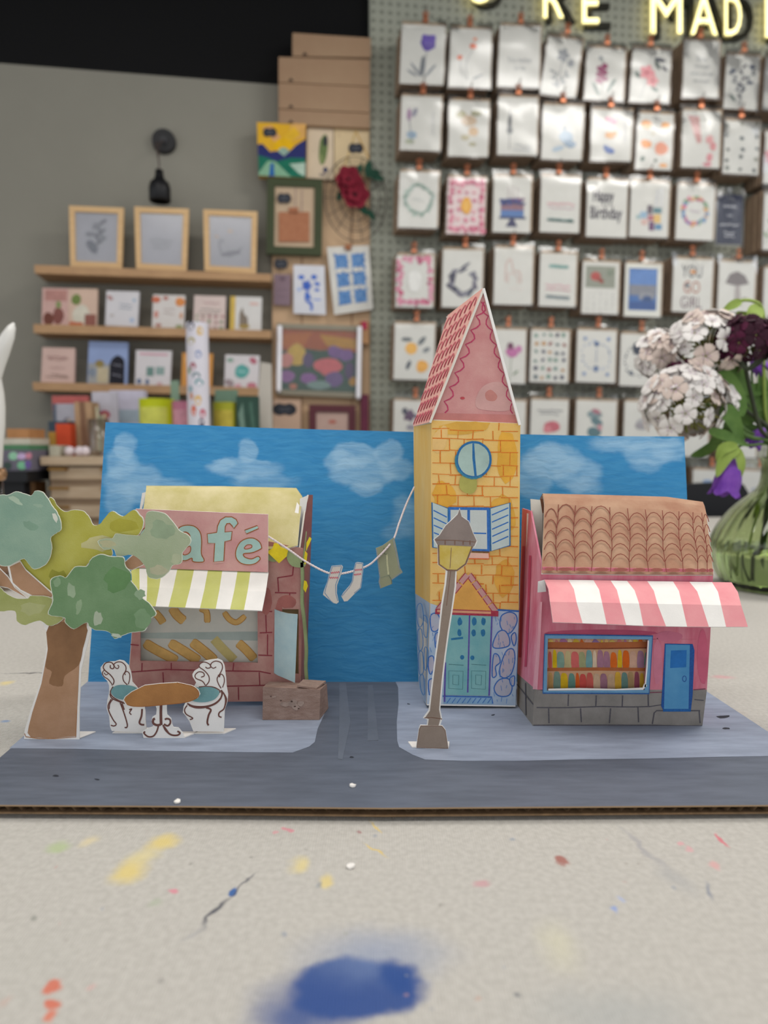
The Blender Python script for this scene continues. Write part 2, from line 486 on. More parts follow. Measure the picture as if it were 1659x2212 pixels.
for x in (TX0 + .08, TX1 - .08):
    for y in (T0 + .08, T1 - .08):
        mb = MB(); mb.box((x, y, (TZ - .033) / 2), (.05, .05, TZ - .033), plain('#2a2a2a')); mb.build('leg', tt)
tt2 = thing('work_table', (1.0, 1.76, 0), 'second work table standing behind the long one, under the far end of the canvas cloth', 'table')
mb = MB(); mb.box(((EX0 + EX1) / 2, (T1 + EY1) / 2, TZ - .018), (EX1 - EX0 - .01, EY1 - T1 - .012, .03), plain('#8a6f55')); mb.build('tabletop', tt2)
for x in (EX0 + .08, EX1 - .08):
    for y in (T1 + .08, EY1 - .08):
        mb = MB(); mb.box((x, y, (TZ - .033) / 2), (.05, .05, TZ - .033), plain('#2a2a2a')); mb.build('leg', tt2)

# ================================================================== cardboard base with painted street
base = thing('cardboard_street_base', (0, .46, TZ), 'blue-grey cardboard base painted with pavement and road under the paper town', 'model base')
fl, fr_ = G(-118, 1738), G(1893, 1737); bl_, br_ = G(192, 1471), G(1492, 1471)
pt = PZ(ZB)
top_px = [(-118, 1738), (400, 1741), (830, 1745), (1250, 1742), (1893, 1737), (1492, 1471), (192, 1471)]
road_m = paint('#5b616d', .13, 35, .55, .1, None, .3, stretch=(1, 6, 1))
walk_m = paint('#8f98a9', .13, 30, .55, .1, None, .3, stretch=(1, 5, 1))
mb = MB()
mb.slab(pt, top_px, .0008, road_m, plain('#a58a6b'))
left_walk = [(192, 1470), (690, 1470), (705, 1490), (702, 1540), (686, 1575), (680, 1603), (668, 1613), (632, 1626), (520, 1625), (330, 1622), (160, 1618), (40, 1617), (20, 1617)]
right_walk = [(1492, 1471), (852, 1468), (860, 1485), (861, 1520), (857, 1560), (858, 1600), (862, 1614), (890, 1630), (918, 1641), (1000, 1644), (1120, 1644), (1250, 1641), (1400, 1639), (1560, 1635), (1640, 1634), (1737, 1632)]
mb.decal(pt, left_walk, walk_m); mb.decal(pt, right_walk, walk_m)
dark = paint('#464b56', .1, 60, .55)
mb.stroke(pt, [(740, 1475), (745, 1560), (735, 1640)], [14, 24, 10], paint('#656b76', .1, 40, .5)); mb.stroke(pt, [(800, 1480), (806, 1600)], [10, 24], paint('#626873', .1, 40, .5))
for (x, y, s) in ((1562, 1549, 14), (1570, 1574, 8), (1065, 1545, 4), (882, 1521, 4), (425, 1580, 4), (120, 1676, 6), (210, 1684, 5), (760, 1636, 5)):
    mb.decal(pt, ell(x, y, s, s * .3, R.uniform(-20, 20), 9, .3), plain('#2c2e36'))
mb.build('painted_top', base)
mb = MB()   # flute wave along the front edge
fx0, fx1 = fl.x, fr_.x
fy = fl.y
zt, zb_ = ZB - .0009, ZB - .0040
nw = 420; rows = [[], []]
for i in range(nw + 1):
    x = fx0 + (fx1 - fx0) * i / nw
    z = (zt + zb_) / 2 + (zt - zb_) / 2 * math.sin(i * math.pi / 3.0)
    yy = fy + .0012 - .0014 * (1 - abs(2 * i / nw - 1))
    rows[0].append((x, yy, z)); rows[1].append((x, yy + .03, z))
mb.grid(rows, paint('#8d7458', .2, 300, .9)); mb.build('corrugated_core', base)
mb = MB(); pb = PZ(ZB)
frp = [pb.hit(*p) for p in top_px]
mb.prism([p - Vector((0, 0, .0041)) for p in frp], [p - Vector((0, 0, .0049)) for p in frp], paint('#7d654b', .2, 200, .9)); mb.build('bottom_liner', base)
mb = MB()  # dark brown layer added to imitate the shaded gap beneath the board
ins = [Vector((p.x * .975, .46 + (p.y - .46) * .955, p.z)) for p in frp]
mb.prism([p - Vector((0, 0, .0049)) for p in ins], [Vector((p.x, p.y, TZ + .0002)) for p in ins], paint('#5b4735', .2, 200, .9)); mb.build('gap_shade_layer', base)

# ================================================================== sky backdrop
bk_l, bk_r = G(190, 1473), G(1495, 1473)
tl3 = P(228, 912, bk_l.y + .042)
pbk = P3(bk_l, bk_r, tl3)
org = Vector((0, bk_l.y, ZB))
def bst(px, py, rx, ry, soft, al, hx='#9fc4dc', rot=0):
    c = pbk.hit(px, py) - org
    return (c.x, c.z, rx * .00037, ry * .00037, math.radians(rot), soft, hx, al * .92)
CL = '#a3c0d6'
clouds = [bst(268, 965, 30, 34, .25, .6), bst(262, 1000, 40, 40, .25, .55), bst(285, 1035, 66, 40, .25, .55), bst(345, 1062, 82, 32, .3, .5), bst(440, 1072, 80, 20, .4, .35), bst(258, 1080, 40, 38, .3, .5),
          bst(535, 975, 24, 30, .25, .6), bst(528, 1012, 84, 24, .25, .6), bst(570, 1040, 76, 22, .35, .45), bst(475, 1008, 34, 14, .3, .5),
          bst(765, 982, 52, 32, .2, .6), bst(785, 1022, 78, 38, .2, .62), bst(838, 978, 36, 28, .25, .6), bst(735, 998, 38, 26, .25, .55), bst(858, 1015, 40, 28, .3, .5), bst(790, 1055, 34, 18, .3, .5),
          bst(884, 1120, 36, 44, .4, .4), bst(852, 1152, 28, 20, .5, .3), bst(872, 1085, 20, 20, .5, .3),
          bst(1195, 995, 72, 38, .2, .6), bst(1245, 1020, 58, 40, .25, .58), bst(1150, 1035, 44, 44, .3, .5), bst(1185, 985, 44, 24, .25, .5), bst(1265, 1050, 40, 22, .4, .4),
          bst(1375, 952, 112, 16, .25, .55), bst(1400, 978, 62, 28, .25, .58), bst(1445, 972, 46, 30, .3, .55), bst(1330, 962, 64, 16, .4, .45), bst(1395, 1005, 36, 16, .4, .4)]
sky_m = stained('painted sky card', '#3483b7', '#408dbd', clouds, 'xz', .5, 60, .012, 55, ('paint', .5, .0012, (50, 330, 1)), (1, 5, 1))
mb = MB()
mb.slab(pbk, [(228, 912), (420, 918), (560, 924), (740, 929), (892, 933), (1125, 938), (1300, 942), (1478, 943), (1484, 1070), (1495, 1473), (190, 1473)], .003, sky_m, paint('#8b6a4c', .2, 200, .9), paint('#a58a6b', .1, 60, .9))
bd = mb.build('painted_sky_backdrop', loc=org)
tag(bd, 'blue painted card with brushed white clouds standing behind the paper houses', 'backdrop', kind='thing')

# ================================================================== cafe
YC = .505; YCB = .55
cafe = thing('paper_cafe', P(460, 1525, YC + .02), 'red brick paper cafe with yellow roof, striped awning and lettered sign', 'model house')
cafe.location.z = ZB
pc = PY(YC)
BR = paint('#a86e69', .2, 45, .85, .2, '#bd9387'); BRL = ink('#8a3a42'); IN = plain('#a8906a', .9)
mb = MB()
wx0, wx1, wy0, wy1 = 303, 556, 1272, 1428
dx0, dx1, dy0, dy1 = 593, 645, 1316, 1456
q = dict(th=.0012)
def fwall(pts): mb.slab(pc, pts, .0012, BR, BR)
fwall([(300, 1112), (655, 1185), (653, 1272), (292, 1272)])
fwall([(292, 1272), (wx0, 1272), (wx0, 1428), (281, 1428)])
fwall([(wx1, 1272), (593, 1272), (593, 1456), (592, 1456), (557, 1432)])
fwall([(593, 1272), (653, 1272), (652, 1316), (593, 1316)])
fwall([(645, 1316), (652, 1316), (650, 1456), (645, 1456)])
fwall([(281, 1428), (wx0, 1428), (557, 1432), (592, 1456), (650, 1456), (648, 1484), (578, 1515), (272, 1518)])
for a in ([(277, 1452), (360, 1446), (470, 1449), (560, 1450), (585, 1455)], [(275, 1486), (400, 1484), (500, 1482), (580, 1480), (640, 1478)],
          [(557, 1320), (588, 1321)], [(561, 1367), (588, 1366)], [(558, 1415), (588, 1416)], [(594, 1280), (640, 1281)], [(600, 1247), (602, 1278)],
          [(600, 1248), (632, 1243)], [(632, 1243), (634, 1222)], [(626, 1280), (625, 1308)], [(282, 1392), (300, 1394)]):
    mb.stroke(pc, a, 2.6, BRL)
for (x, y0, y1) in ((307, 1432, 1450), (370, 1432, 1448), (440, 1450, 1484), (505, 1432, 1450), (352, 1452, 1484), (515, 1484, 1512), (400, 1486, 1515), (310, 1486, 1516), (578, 1370, 1414), (574, 1322, 1366), (560, 1452, 1480)):
    mb.stroke(pc, line((x, y0), (x + R.uniform(-2, 2), y1)), 2.4, BRL)
for (x, y, rx, ry) in ((600, 1350, 9, 60), (575, 1300, 12, 30), (620, 1300, 20, 14)):
    mb.decal(pc, ell(x, y, rx, ry, 4, 14, .1), paint('#a5665f', .15, 60, .85))
mb.build('front_wall', cafe)
# painted shop interior seen through the window
mb = MB(); pi_ = PY(YC + .007)
mb.slab(pi_, [(285, 1255), (590, 1255), (590, 1445), (285, 1445)], .0008, paint('#cfc9bc', .1, 40, .9, .15, '#c0bfb4'), PAPER)
mb.decal(pi_, [(296, 1367), (560, 1364), (560, 1384), (296, 1378)], paint('#a5aea6', .1, 50, .9))
BREAD = paint('#d3a966', .16, 70, .9); CRUST = ink('#b5803a')
def loaf(pts, w):
    s = cr(pts, n=5); n = len(s)
    ws = [w * min(1, .45 + 1.6 * math.sin(math.pi * (i + .3) / (n - .4))) for i in range(n)]
    mb.stroke(pi_, s, [x + 3 for x in ws], CRUST); mb.stroke(pi_, s, ws, BREAD)
loaf([(312, 1388), (335, 1402), (365, 1418), (382, 1428)], 19); loaf([(366, 1388), (390, 1402), (415, 1418), (430, 1428)], 19); loaf([(414, 1386), (430, 1398), (452, 1416), (464, 1428)], 19)
loaf([(514, 1388), (530, 1402), (550, 1424)], 17)
loaf([(334, 1322), (345, 1334), (353, 1346)], 14); loaf([(372, 1312), (382, 1328), (398, 1342)], 18); loaf([(432, 1314), (446, 1322), (448, 1345)], 11); loaf([(484, 1322), (496, 1338), (512, 1344), (530, 1330)], 10)
s = cr([(462, 1380), (480, 1400), (506, 1426)], n=5); mb.stroke(pi_, s, 20, paint('#bfae72', .15, 60, .9))
mb.build('window_display', cafe)
mb = MB()
for y, yy in ((YC + .0075, 0),):
    pass
mb.grid([[P(586, 1306, YC + .009), P(654, 1306, YC + .009)], [P(586, 1466, YC + .009), P(654, 1466, YC + .009)]], IN); mb.build('room_lining', cafe)
# door flap folded out
mb = MB(); DB = paint('#a3c0c8', .12, 60, .85, .15, '#b9cfd0')
rowsf = []
top = [((593, 1316), .0), ((606, 1321), .003), ((622, 1325), .008), ((643, 1327), .014)]
bot = [((592, 1454), .0), ((600, 1459), .003), ((612, 1464), .008), ((637, 1475), .014)]
fr1 = [[P(*p, YC - .0004 - d) for p, d in top], [P(*p, YC - .0004 - d) for p, d in bot]]
mb.grid(fr1, DB); mb.grid([[p + Vector((0, .0006, 0)) for p in r] for r in fr1[::-1]], PAPER)
mb.build('door', cafe, smooth=True)
# awning
mb = MB(); YL = paint('#c6c67c', .16, 40, .85, .15, '#bcbd66')
xt = [281, 318, 350, 383, 419, 449, 480, 512, 541, 580]; xb = [283, 300, 322, 336, 364, 400, 432, 466, 497, 530, 566]
xt = [283, 301, 318, 350, 383, 419, 449, 480, 513, 541, 580]; xb = [286, 300, 316, 336, 364, 400, 432, 466, 497, 527, 566]
na = len(xt)
t3, m3, b3 = [], [], []
for i in range(na):
    yt = 1226 + 11 * (xt[i] - 283) / 297; yb = 1308 + 11 * (xb[i] - 286) / 280
    xm, ym = (xt[i] + xb[i]) / 2 + 1, (yt + yb) / 2
    t3.append(P(xt[i], yt, YC - .006)); m3.append(P(xm, ym, YC - .021)); b3.append(P(xb[i], yb, YC - .031))
for i in range(na - 1):
    mm = YL if i % 2 == 0 else WHITE
    mb.grid([[t3[i], t3[i + 1]], [m3[i], m3[i + 1]], [b3[i], b3[i + 1]]], mm)
    d = Vector((0, .0004, -.0006))
    mb.grid([[b3[i] + d, b3[i + 1] + d], [m3[i] + d, m3[i + 1] + d], [t3[i] + d, t3[i + 1] + d]], WHITE)
mb.grid([t3, [P(xt[i], 1224 + 11 * (xt[i] - 283) / 297, YC) for i in range(na)]], WHITE)
mb.build('awning', cafe)
# sign board and letters
psg = PY(YC - .007)
sg = MB(); PK = paint('#cb9291', .14, 40, .85, .15, '#d8aaa3')
sg.slab(psg, [(293, 1099), (430, 1105), (579, 1111), (579, 1236), (288, 1226)], .0014, PK, WHITE)
sg.slab(PY(YC - .0056), [(300, 1120), (560, 1125), (560, 1230), (300, 1220)], .0056, PAPER)
sgo = sg.build('sign_board', cafe)
TE = paint('#a9c6be', .1, 60, .85); OUT = ink('#9c5a30')
lt = MB(); lt.k = 40
def letter(outline, hole=None):
    global lt
    lt = MB(); lt.k = 20
    lt.decal(psg, scale_about(outline, 1.06), paint('#cfa39b', .1, 60, .85)); lt.decal(psg, outline, TE); lt.stroke(psg, outline, 2.2, OUT, closed=True)
    if hole: lt.decal(psg, hole, PK); lt.stroke(psg, hole, 2.0, OUT, closed=True)
    lt.build('letter', sgo)
def X(c): return [(200 + x * .3134, 1020 + y * .3134) for x, y in c]
cpts = [(520, 420), (480, 385), (420, 370), (360, 385), (325, 430), (315, 500), (330, 570), (380, 615), (450, 620), (520, 590), (515, 550), (460, 570), (410, 560), (378, 520), (375, 470), (400, 425), (440, 420), (490, 450)]
letter(cr(X(cpts), True, 4))
letter(cr(X([(595, 385), (640, 366), (700, 372), (740, 410), (752, 470), (750, 560), (768, 600), (762, 618), (715, 620), (688, 612), (684, 592), (640, 610), (590, 600), (572, 560), (585, 515), (640, 490), (672, 470), (668, 430), (640, 412), (600, 420)]), True, 4), cr(X([(672, 510), (640, 525), (618, 548), (630, 570), (660, 562), (676, 540)]), True, 4))
letter(X([(790, 425), (856, 415), (862, 370), (880, 330), (915, 308), (960, 308), (990, 325), (1003, 352), (975, 388), (962, 370), (945, 352), (925, 355), (915, 375), (912, 412), (962, 408), (955, 468), (912, 478), (905, 612), (835, 618), (842, 490), (795, 490)]))
letter(cr(X([(1165, 515), (1150, 480), (1110, 455), (1060, 458), (1015, 485), (988, 540), (990, 590), (1020, 625), (1070, 638), (1120, 630), (1155, 600), (1140, 580), (1095, 598), (1050, 585), (1042, 562), (1100, 555), (1158, 530)]), True, 4), cr(X([(1095, 502), (1065, 502), (1046, 522), (1060, 530), (1095, 520)]), True, 4))
letter(X([(1048, 400), (1135, 368), (1145, 388), (1062, 425)]))
# roof
RF = paint('#aea45f', .12, 22, .85, .2, '#d3c79c')
mb = MB()
YR = YC + .026
ux = [(316, 1052), (480, 1053), (640, 1057), (653, 1075)]
ee = [(300, 1187), (480, 1187), (615, 1186), (643, 1178)]
r0 = [P(x, y, YC - .001) for x, y in ee]
r1 = [P(x - 1, y + 9, YR - .003) for x, y in ux]
r2 = [P(x, y, YR + .002) for x, y in ux]
r3 = [P(x, y - 3, YR + .008) for x, y in ux]
r4 = [Vector((p.x, YCB, r0[i].z + .004)) for i, p in enumerate(r3)]
RR = [r0, [(a + (b - a) * .5) + Vector((0, -.001, .001)) for a, b in zip(r0, r1)], r1, r2, r3, r4]
mb.grid(RR, RF); mb.grid([[Vector(p) + Vector((0, .0008, -.0008)) for p in r] for r in RR[::-1]], WHITE)
mb.build('roof', cafe, smooth=True)
mb = MB()   # white glue flaps showing beside the roof
mb.slab(PY(YC + .016), [(307, 1065), (314, 1063), (306, 1104), (301, 1103)], .0006, WHITE); mb.build('glue_flap', cafe); mb = MB(); mb.slab(PY(YC + .02), [(648, 1077), (665, 1070), (663, 1085), (652, 1165), (643, 1190)], .0006, WHITE)
mb.build('glue_flap', cafe)
# side walls
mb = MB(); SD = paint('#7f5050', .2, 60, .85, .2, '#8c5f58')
sf = [P(648, 1190, YC + .001), P(661, 1095, YC + .022), P(667, 1069, YC + .026), P(676, 1069, YC + .03), P(674, 1120, YCB - .008), P(664, 1400, YCB), P(662, 1471, YCB), P(650, 1484, YC + .001)]
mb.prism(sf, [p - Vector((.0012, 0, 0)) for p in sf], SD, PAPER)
b0 = len(sf)
mb.build('side_wall', cafe)
mb = MB()
sl = [P(298, 1187, YC + .001), P(314, 1066, YC + .026), P(322, 1187, YCB), P(322, 1465, YCB), P(281, 1428, YC + .001), P(273, 1516, YC + .001)]
sl = [sl[0], sl[1], sl[2], Vector((sl[2].x, YCB, ZB + .001)), Vector((P(272, 1518, YC).x, YC + .001, P(272, 1518, YC).z))]
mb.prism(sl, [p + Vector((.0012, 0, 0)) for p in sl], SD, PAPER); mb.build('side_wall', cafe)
# climbing vine of green paper with yellow flowers
GV = paint('#8f9c70', .12, 80, .85); YF = paint('#ddc52a', .12, 120, .85)
vn = MB(); pv = PY(YC - .003)
st = cr([(652, 1215), (653, 1260), (652, 1300), (657, 1345), (661, 1400), (660, 1440), (662, 1470)], n=6)
pv2 = PY(YC - .002)
l_ = []
vn.stroke(pv2, st, 6.5, GV, .0); vn.stroke(pv2, [(x + 1.5, y) for x, y in st], 6, paint('#7d8c62', .1, 80), -.0006)
vn.slab(pv2, cr([(618, 1184), (634, 1196), (648, 1205), (659, 1212), (660, 1222), (648, 1226), (630, 1222), (620, 1207)], True), .0005, GV)
vn.slab(pv2, cr([(572, 1198), (590, 1202), (598, 1212), (586, 1213), (574, 1206)], True), .0005, GV)
vn.stroke(pv2, [(662, 1148), (658, 1185), (655, 1215)], [2, 3, 5], GV, .0); vn.stroke(pv2, [(668, 1160), (662, 1190)], 2.5, GV, 0)
vo = vn.build('paper_vine', cafe)
def flower(pl, pts):
    f = MB(); f.slab(pl, pts, .0005, YF); f.build('yellow_flower', vo)
pfl = PY(YC - .0045)
flower(pfl, X([(1250, 490), (1275, 490), (1300, 520), (1348, 535), (1338, 580), (1285, 628), (1245, 590), (1200, 548), (1240, 525)]))
flower(pfl, [(659, 1190), (664, 1196), (662, 1216), (658, 1220), (657, 1204)]); flower(pfl, [(669, 1160), (673, 1164), (668, 1176), (661, 1190), (662, 1172)]); flower(pfl, [(657, 1254), (662, 1256), (665, 1266), (660, 1280), (655, 1272)])

# ================================================================== tower
YT = .50; YTB = .545
tow = thing('paper_tower', (P(1020, 1525, YT).x, YT + .02, ZB), 'tall narrow yellow brick paper tower with pointed pink tiled roof', 'model house')
pt_ = PY(YT)
YEL = paint('#e1b25c', .14, 35, .85, .2, '#e6c27c'); ORL = ink('#d5792c'); STB = paint('#b7c2ce', .18, 60, .85, .2, '#9db2c8'); BLU = ink('#3a68ad'); BLK = ink('#2f6a9c')
mb = MB()
fw = [(932, 908), (1124, 915), (1121, 1310), (1113, 1526), (921, 1523), (929, 1300)]
mb.slab(pt_, fw, .0012, YEL, YEL)
lower = [(929.5, 1303), (945, 1308), (970, 1312), (1120.5, 1319), (1113.3, 1525), (921.3, 1522)]
rows_y = [908, 926, 946, 972, 1000, 1024, 1046, 1068, 1092, 1112, 1132, 1152, 1174, 1196, 1216, 1238, 1258, 1276, 1296, 1318]
for (x, y, rx, ry, hx) in ((1096, 985, 22, 56, '#dca540'), (960, 1070, 24, 30, '#dca542'), (1000, 925, 60, 14, '#dba94c'), (1086, 1110, 28, 40, '#dba748'), (990, 1290, 50, 20, '#e0b064'), (1090, 1250, 22, 40, '#dca648'), (950, 950, 16, 30, '#dfb877')):
    mb.decal(pt_, ell(x, y, rx, ry, R.uniform(-20, 20), 18, .12), paint(hx, .1, 60, .85))
for i in range(1, len(rows_y)):
    y = rows_y[i]
    for s in range(5):
        if R.random() < .12: continue
        xa = 934 + 37 * s; yy = y + (s * 1.4) + R.uniform(-1.5, 1.5)
        mb.stroke(pt_, [(xa, yy), (xa + 37, yy + R.uniform(-1, 2))], R.uniform(1.4, 2.6), ORL)
    for k in range(5):
        x = 950 + 38 * k + (19 if i % 2 else 0) + R.uniform(-5, 5)
        if x < 1118 and R.random() > .1: mb.stroke(pt_, line((x, rows_y[i - 1] + 2 + k), (x + R.uniform(-2, 2), y + k * 1.2)), R.uniform(1.4, 2.4), ORL)
mb.decal(pt_, lower, STB)
mb.stroke(pt_, line((1075, 1317), (1121, 1320)), 4, BLU)
ST = paint('#b3a8b3', .12, 60, .85, .1, '#a9aebc')
for pts in ([(1083, 1330), (1100, 1322), (1114, 1328), (1116, 1345), (1103, 1366), (1090, 1366), (1080, 1350)], [(1075, 1366), (1090, 1362), (1100, 1378), (1098, 1395), (1072, 1400), (1064, 1392)],
            [(1092, 1408), (1108, 1402), (1112, 1425), (1104, 1455), (1088, 1464), (1078, 1450)], [(1066, 1415), (1076, 1415), (1080, 1430), (1070, 1440), (1072, 1458), (1063, 1460)],
            [(1078, 1468), (1098, 1466), (1106, 1485), (1098, 1502), (1076, 1502), (1067, 1486)], [(1101, 1465), (1111, 1460), (1110, 1480), (1103, 1478)], [(1104, 1375), (1112, 1366), (1115, 1380), (1110, 1395)],
            [(930, 1330), (944, 1325), (952, 1345), (944, 1362), (932, 1360)], [(940, 1370), (950, 1368), (950, 1395), (941, 1398)], [(926, 1420), (936, 1418), (938, 1440), (930, 1456), (925, 1440)], [(942, 1410), (950, 1412), (948, 1440), (942, 1436)], [(926, 1470), (938, 1468), (940, 1495), (928, 1500)]):
    o = cr(pts, True, 4); mb.decal(pt_, o, ST); mb.stroke(pt_, o, 2.6, BLU, closed=True)
for _ in range(60):
    x, y = (R.uniform(1064, 1112), R.uniform(1325, 1515)) if R.random() < .7 else (R.uniform(926, 955), R.uniform(1325, 1515))
    mb.stroke(pt_, line((x, y), (x + R.uniform(-3, 3), y + R.uniform(4, 12))), 1.2, ink('#5f86bd'))
# step
mb.decal(pt_, [(958, 1503), (1062, 1505), (1064, 1520), (958, 1519)], paint('#7fa3c0', .15, 60)); mb.stroke(pt_, [(956, 1503), (1062, 1505), (1064, 1519)], 3, BLU)
for i in range(9): mb.stroke(pt_, line((965 + 11 * i, 1518), (973 + 11 * i, 1507)), 1.6, BLU)
mb.stroke(pt_, [(922, 1521.5), (1113, 1524.5)], 2.5, WHITE)
# stain under the round window
mb.decal(pt_, cr([(998, 1028), (1025, 1030), (1030, 1050), (1020, 1066), (1000, 1062), (992, 1048)], True), paint('#a7a257', .15, 60))
mb.build('front_wall', tow)
# openings drawn on the front: each its own card part
def onfront(name, fn):
    m_ = MB(); m_.k = 330; fn(m_); return m_.build(name, tow)
def roundwin(m_):
    m_.decal(pt_, ell(1023, 993, 39, 40, 0, 30), paint('#a3b9b0', .12, 60, .85)); m_.stroke(pt_, ell(1023, 993, 36.5, 38, 0, 30, .01), 5, BLK, closed=True); m_.stroke(pt_, [(1022, 958), (1023, 990), (1027, 1028)], [4, 6, 5], BLK)
    m_.stroke(pt_, ell(1022, 996, 38, 37, 0, 20, .02, 60, 200), 4, ink('#3f7f95'))
onfront('round_window', roundwin)
def shut(m_):
    WS = paint('#c3c9c4', .06, 60, .85); SB = ink('#3a6fb5')
    m_.decal(pt_, [(968, 1098), (1057, 1099), (1057, 1188), (968, 1186)], WS)
    for a in ([(968, 1098), (1057, 1099)], [(968, 1187), (1057, 1189)], [(970, 1098), (970, 1187)], [(1012, 1098), (1012, 1187)], [(1054, 1098), (1055, 1189)]): m_.stroke(pt_, a, 6, SB)
    m_.stroke(pt_, [(975, 1150), (1050, 1152)], 3, SB)
    m_.stroke(pt_, [(1000, 1190), (1056, 1192)], 3, ink('#6b5040')); m_.decal(pt_, [(1000, 1193), (1056, 1195), (1056, 1206), (1000, 1205)], paint('#e3b7a4', .08, 60)); m_.stroke(pt_, [(1000, 1206), (1056, 1207), (1056, 1194)], 2.4, ink('#d96a35'))
    for quad in ([(933, 1085), (968, 1098), (968, 1186), (935, 1182)], [(1058, 1098), (1101, 1086), (1101, 1178), (1060, 1190)]):
        m_.decal(pt_, quad, paint('#b9c6c2', .08, 60)); m_.stroke(pt_, quad, 3, BLK, closed=True)
        for i in range(1, 6): m_.stroke(pt_, [bil(quad, .08, i / 6), bil(quad, .92, i / 6 + (.06 if quad[0][0] < 1000 else -.06))], 2.6, SB)
onfront('shuttered_window', shut)
def pedim(m_):
    tri = [(1012, 1236), (1075, 1325), (943, 1325)]
    m_.decal(pt_, tri, paint('#d9a253', .1, 60, .85)); RD = ink('#a33a4c'); RB = paint('#c2938e', .1, 60)
    for a, b, n in (((1012, 1240), (1070, 1320), 5), ((1010, 1240), (946, 1318), 4)):
        for i in range(n):
            p, q_ = (a[0] + (b[0] - a[0]) * (i + .06) / n, a[1] + (b[1] - a[1]) * (i + .06) / n), (a[0] + (b[0] - a[0]) * (i + .94) / n, a[1] + (b[1] - a[1]) * (i + .94) / n)
            m_.stroke(pt_, [p, q_], 14, RD); m_.stroke(pt_, [p, q_], 10, RB)
    m_.stroke(pt_, [(940, 1320), (1076, 1325)], 12, RD); m_.stroke(pt_, [(944, 1319), (1060, 1323)], 5, paint('#d59a78', .1, 60))
onfront('door_canopy', pedim)
def doubledoor(m_):
    DT = paint('#6aa3a8', .16, 50, .85, .15, '#83b3b2'); VI = ink('#5a4a98'); DK = ink('#2f6f98')
    m_.decal(pt_, [(966, 1327), (1061, 1330), (1056, 1502), (961, 1500)], DT)
    for a in ([(1014, 1328), (1010, 1495)], [(1062, 1328), (1056, 1502)], [(962, 1430), (960, 1515)]): m_.stroke(pt_, a, 3.2, VI)
    for x in (993, 1024, 1044):
        m_.decal(pt_, ell(x, 1342, 5, 9, 0, 10, .12), DK); m_.decal(pt_, ell(x - 1, 1366, 5, 8, 0, 10, .12), DK)
    m_.stroke(pt_, [(974, 1380), (1000, 1377)], 4.5, DK)
    m_.decal(pt_, ell(998, 1419, 4.5, 5), DK); m_.decal(pt_, ell(1020, 1420, 4.5, 5), DK)
    PN = ink('#4f7d80')
    for x0 in (969, 1018):
        for k in (0, 9):
            m_.stroke(pt_, [(x0 + k, 1448 + k), (x0 + 31 - k, 1449 + k), (x0 + 30 - k, 1488 - k), (x0 + k, 1486 - k)], 1.4, PN, closed=True)
        m_.stroke(pt_, [(x0, 1434), (x0 + 32, 1436)], 1.4, PN)
onfront('double_door', doubledoor)
# left side wall
mb = MB(); YSD = paint('#e0b460', .14, 50, .85, .15, '#e2c07c', stretch=(2, 2, .4))
YT1 = YT + .0014
sl = [P(932, 908, YT1), P(893, 920, YTB), P(905, 1492, YTB), P(921, 1523, YT1)]
mid = [P(929, 1303, YT1), P(897, 1282, YTB)]
ps = P3(P(932, 908, YT), P(893, 920, YTB), P(921, 1523, YT))
hi = [sl[0], sl[1], mid[1], mid[0]]; lo = [mid[0], mid[1], sl[2], sl[3]]
iv = Vector((.0012, 0, 0))
mb.prism(hi, [p + iv for p in hi], YSD, YSD, PAPER); mb.prism(lo, [p + iv for p in lo], STB, STB, PAPER)
ps = Plane(sl[0], (sl[1] - sl[0]).cross(sl[3] - sl[0]))
for pts in ([(902, 1310), (912, 1305), (916, 1340), (908, 1355), (902, 1340)], [(903, 1365), (912, 1360), (915, 1395), (906, 1405)], [(916, 1330), (925, 1340), (924, 1375), (917, 1370)], [(905, 1412), (914, 1410), (916, 1450), (907, 1455)], [(908, 1462), (916, 1460), (918, 1500), (911, 1492)], [(918, 1400), (925, 1405), (924, 1440), (918, 1445)]):
    mb.stroke(ps, cr(pts, True, 3), 1.8, ink('#4f86c0'), .0004, closed=True)
mb.build('side_wall', tow)
mb = MB()
sr = [P(1122, 915, YT1), P(1122, 915, YT) + Vector((.002, YTB - YT, .003)), Vector((P(1112, 1526, YT).x + .002, YTB, ZB + .001)), P(1112, 1526, YT1)]
mb.prism(sr, [p - iv for p in sr], YSD, YSD)
bk = [sl[1], sr[1], sr[2], Vector((sl[2].x, YTB, ZB + .001))]
mb.prism(bk, [p - Vector((0, .0012, 0)) for p in bk], YSD, PAPER); mb.build('rear_wall', tow)
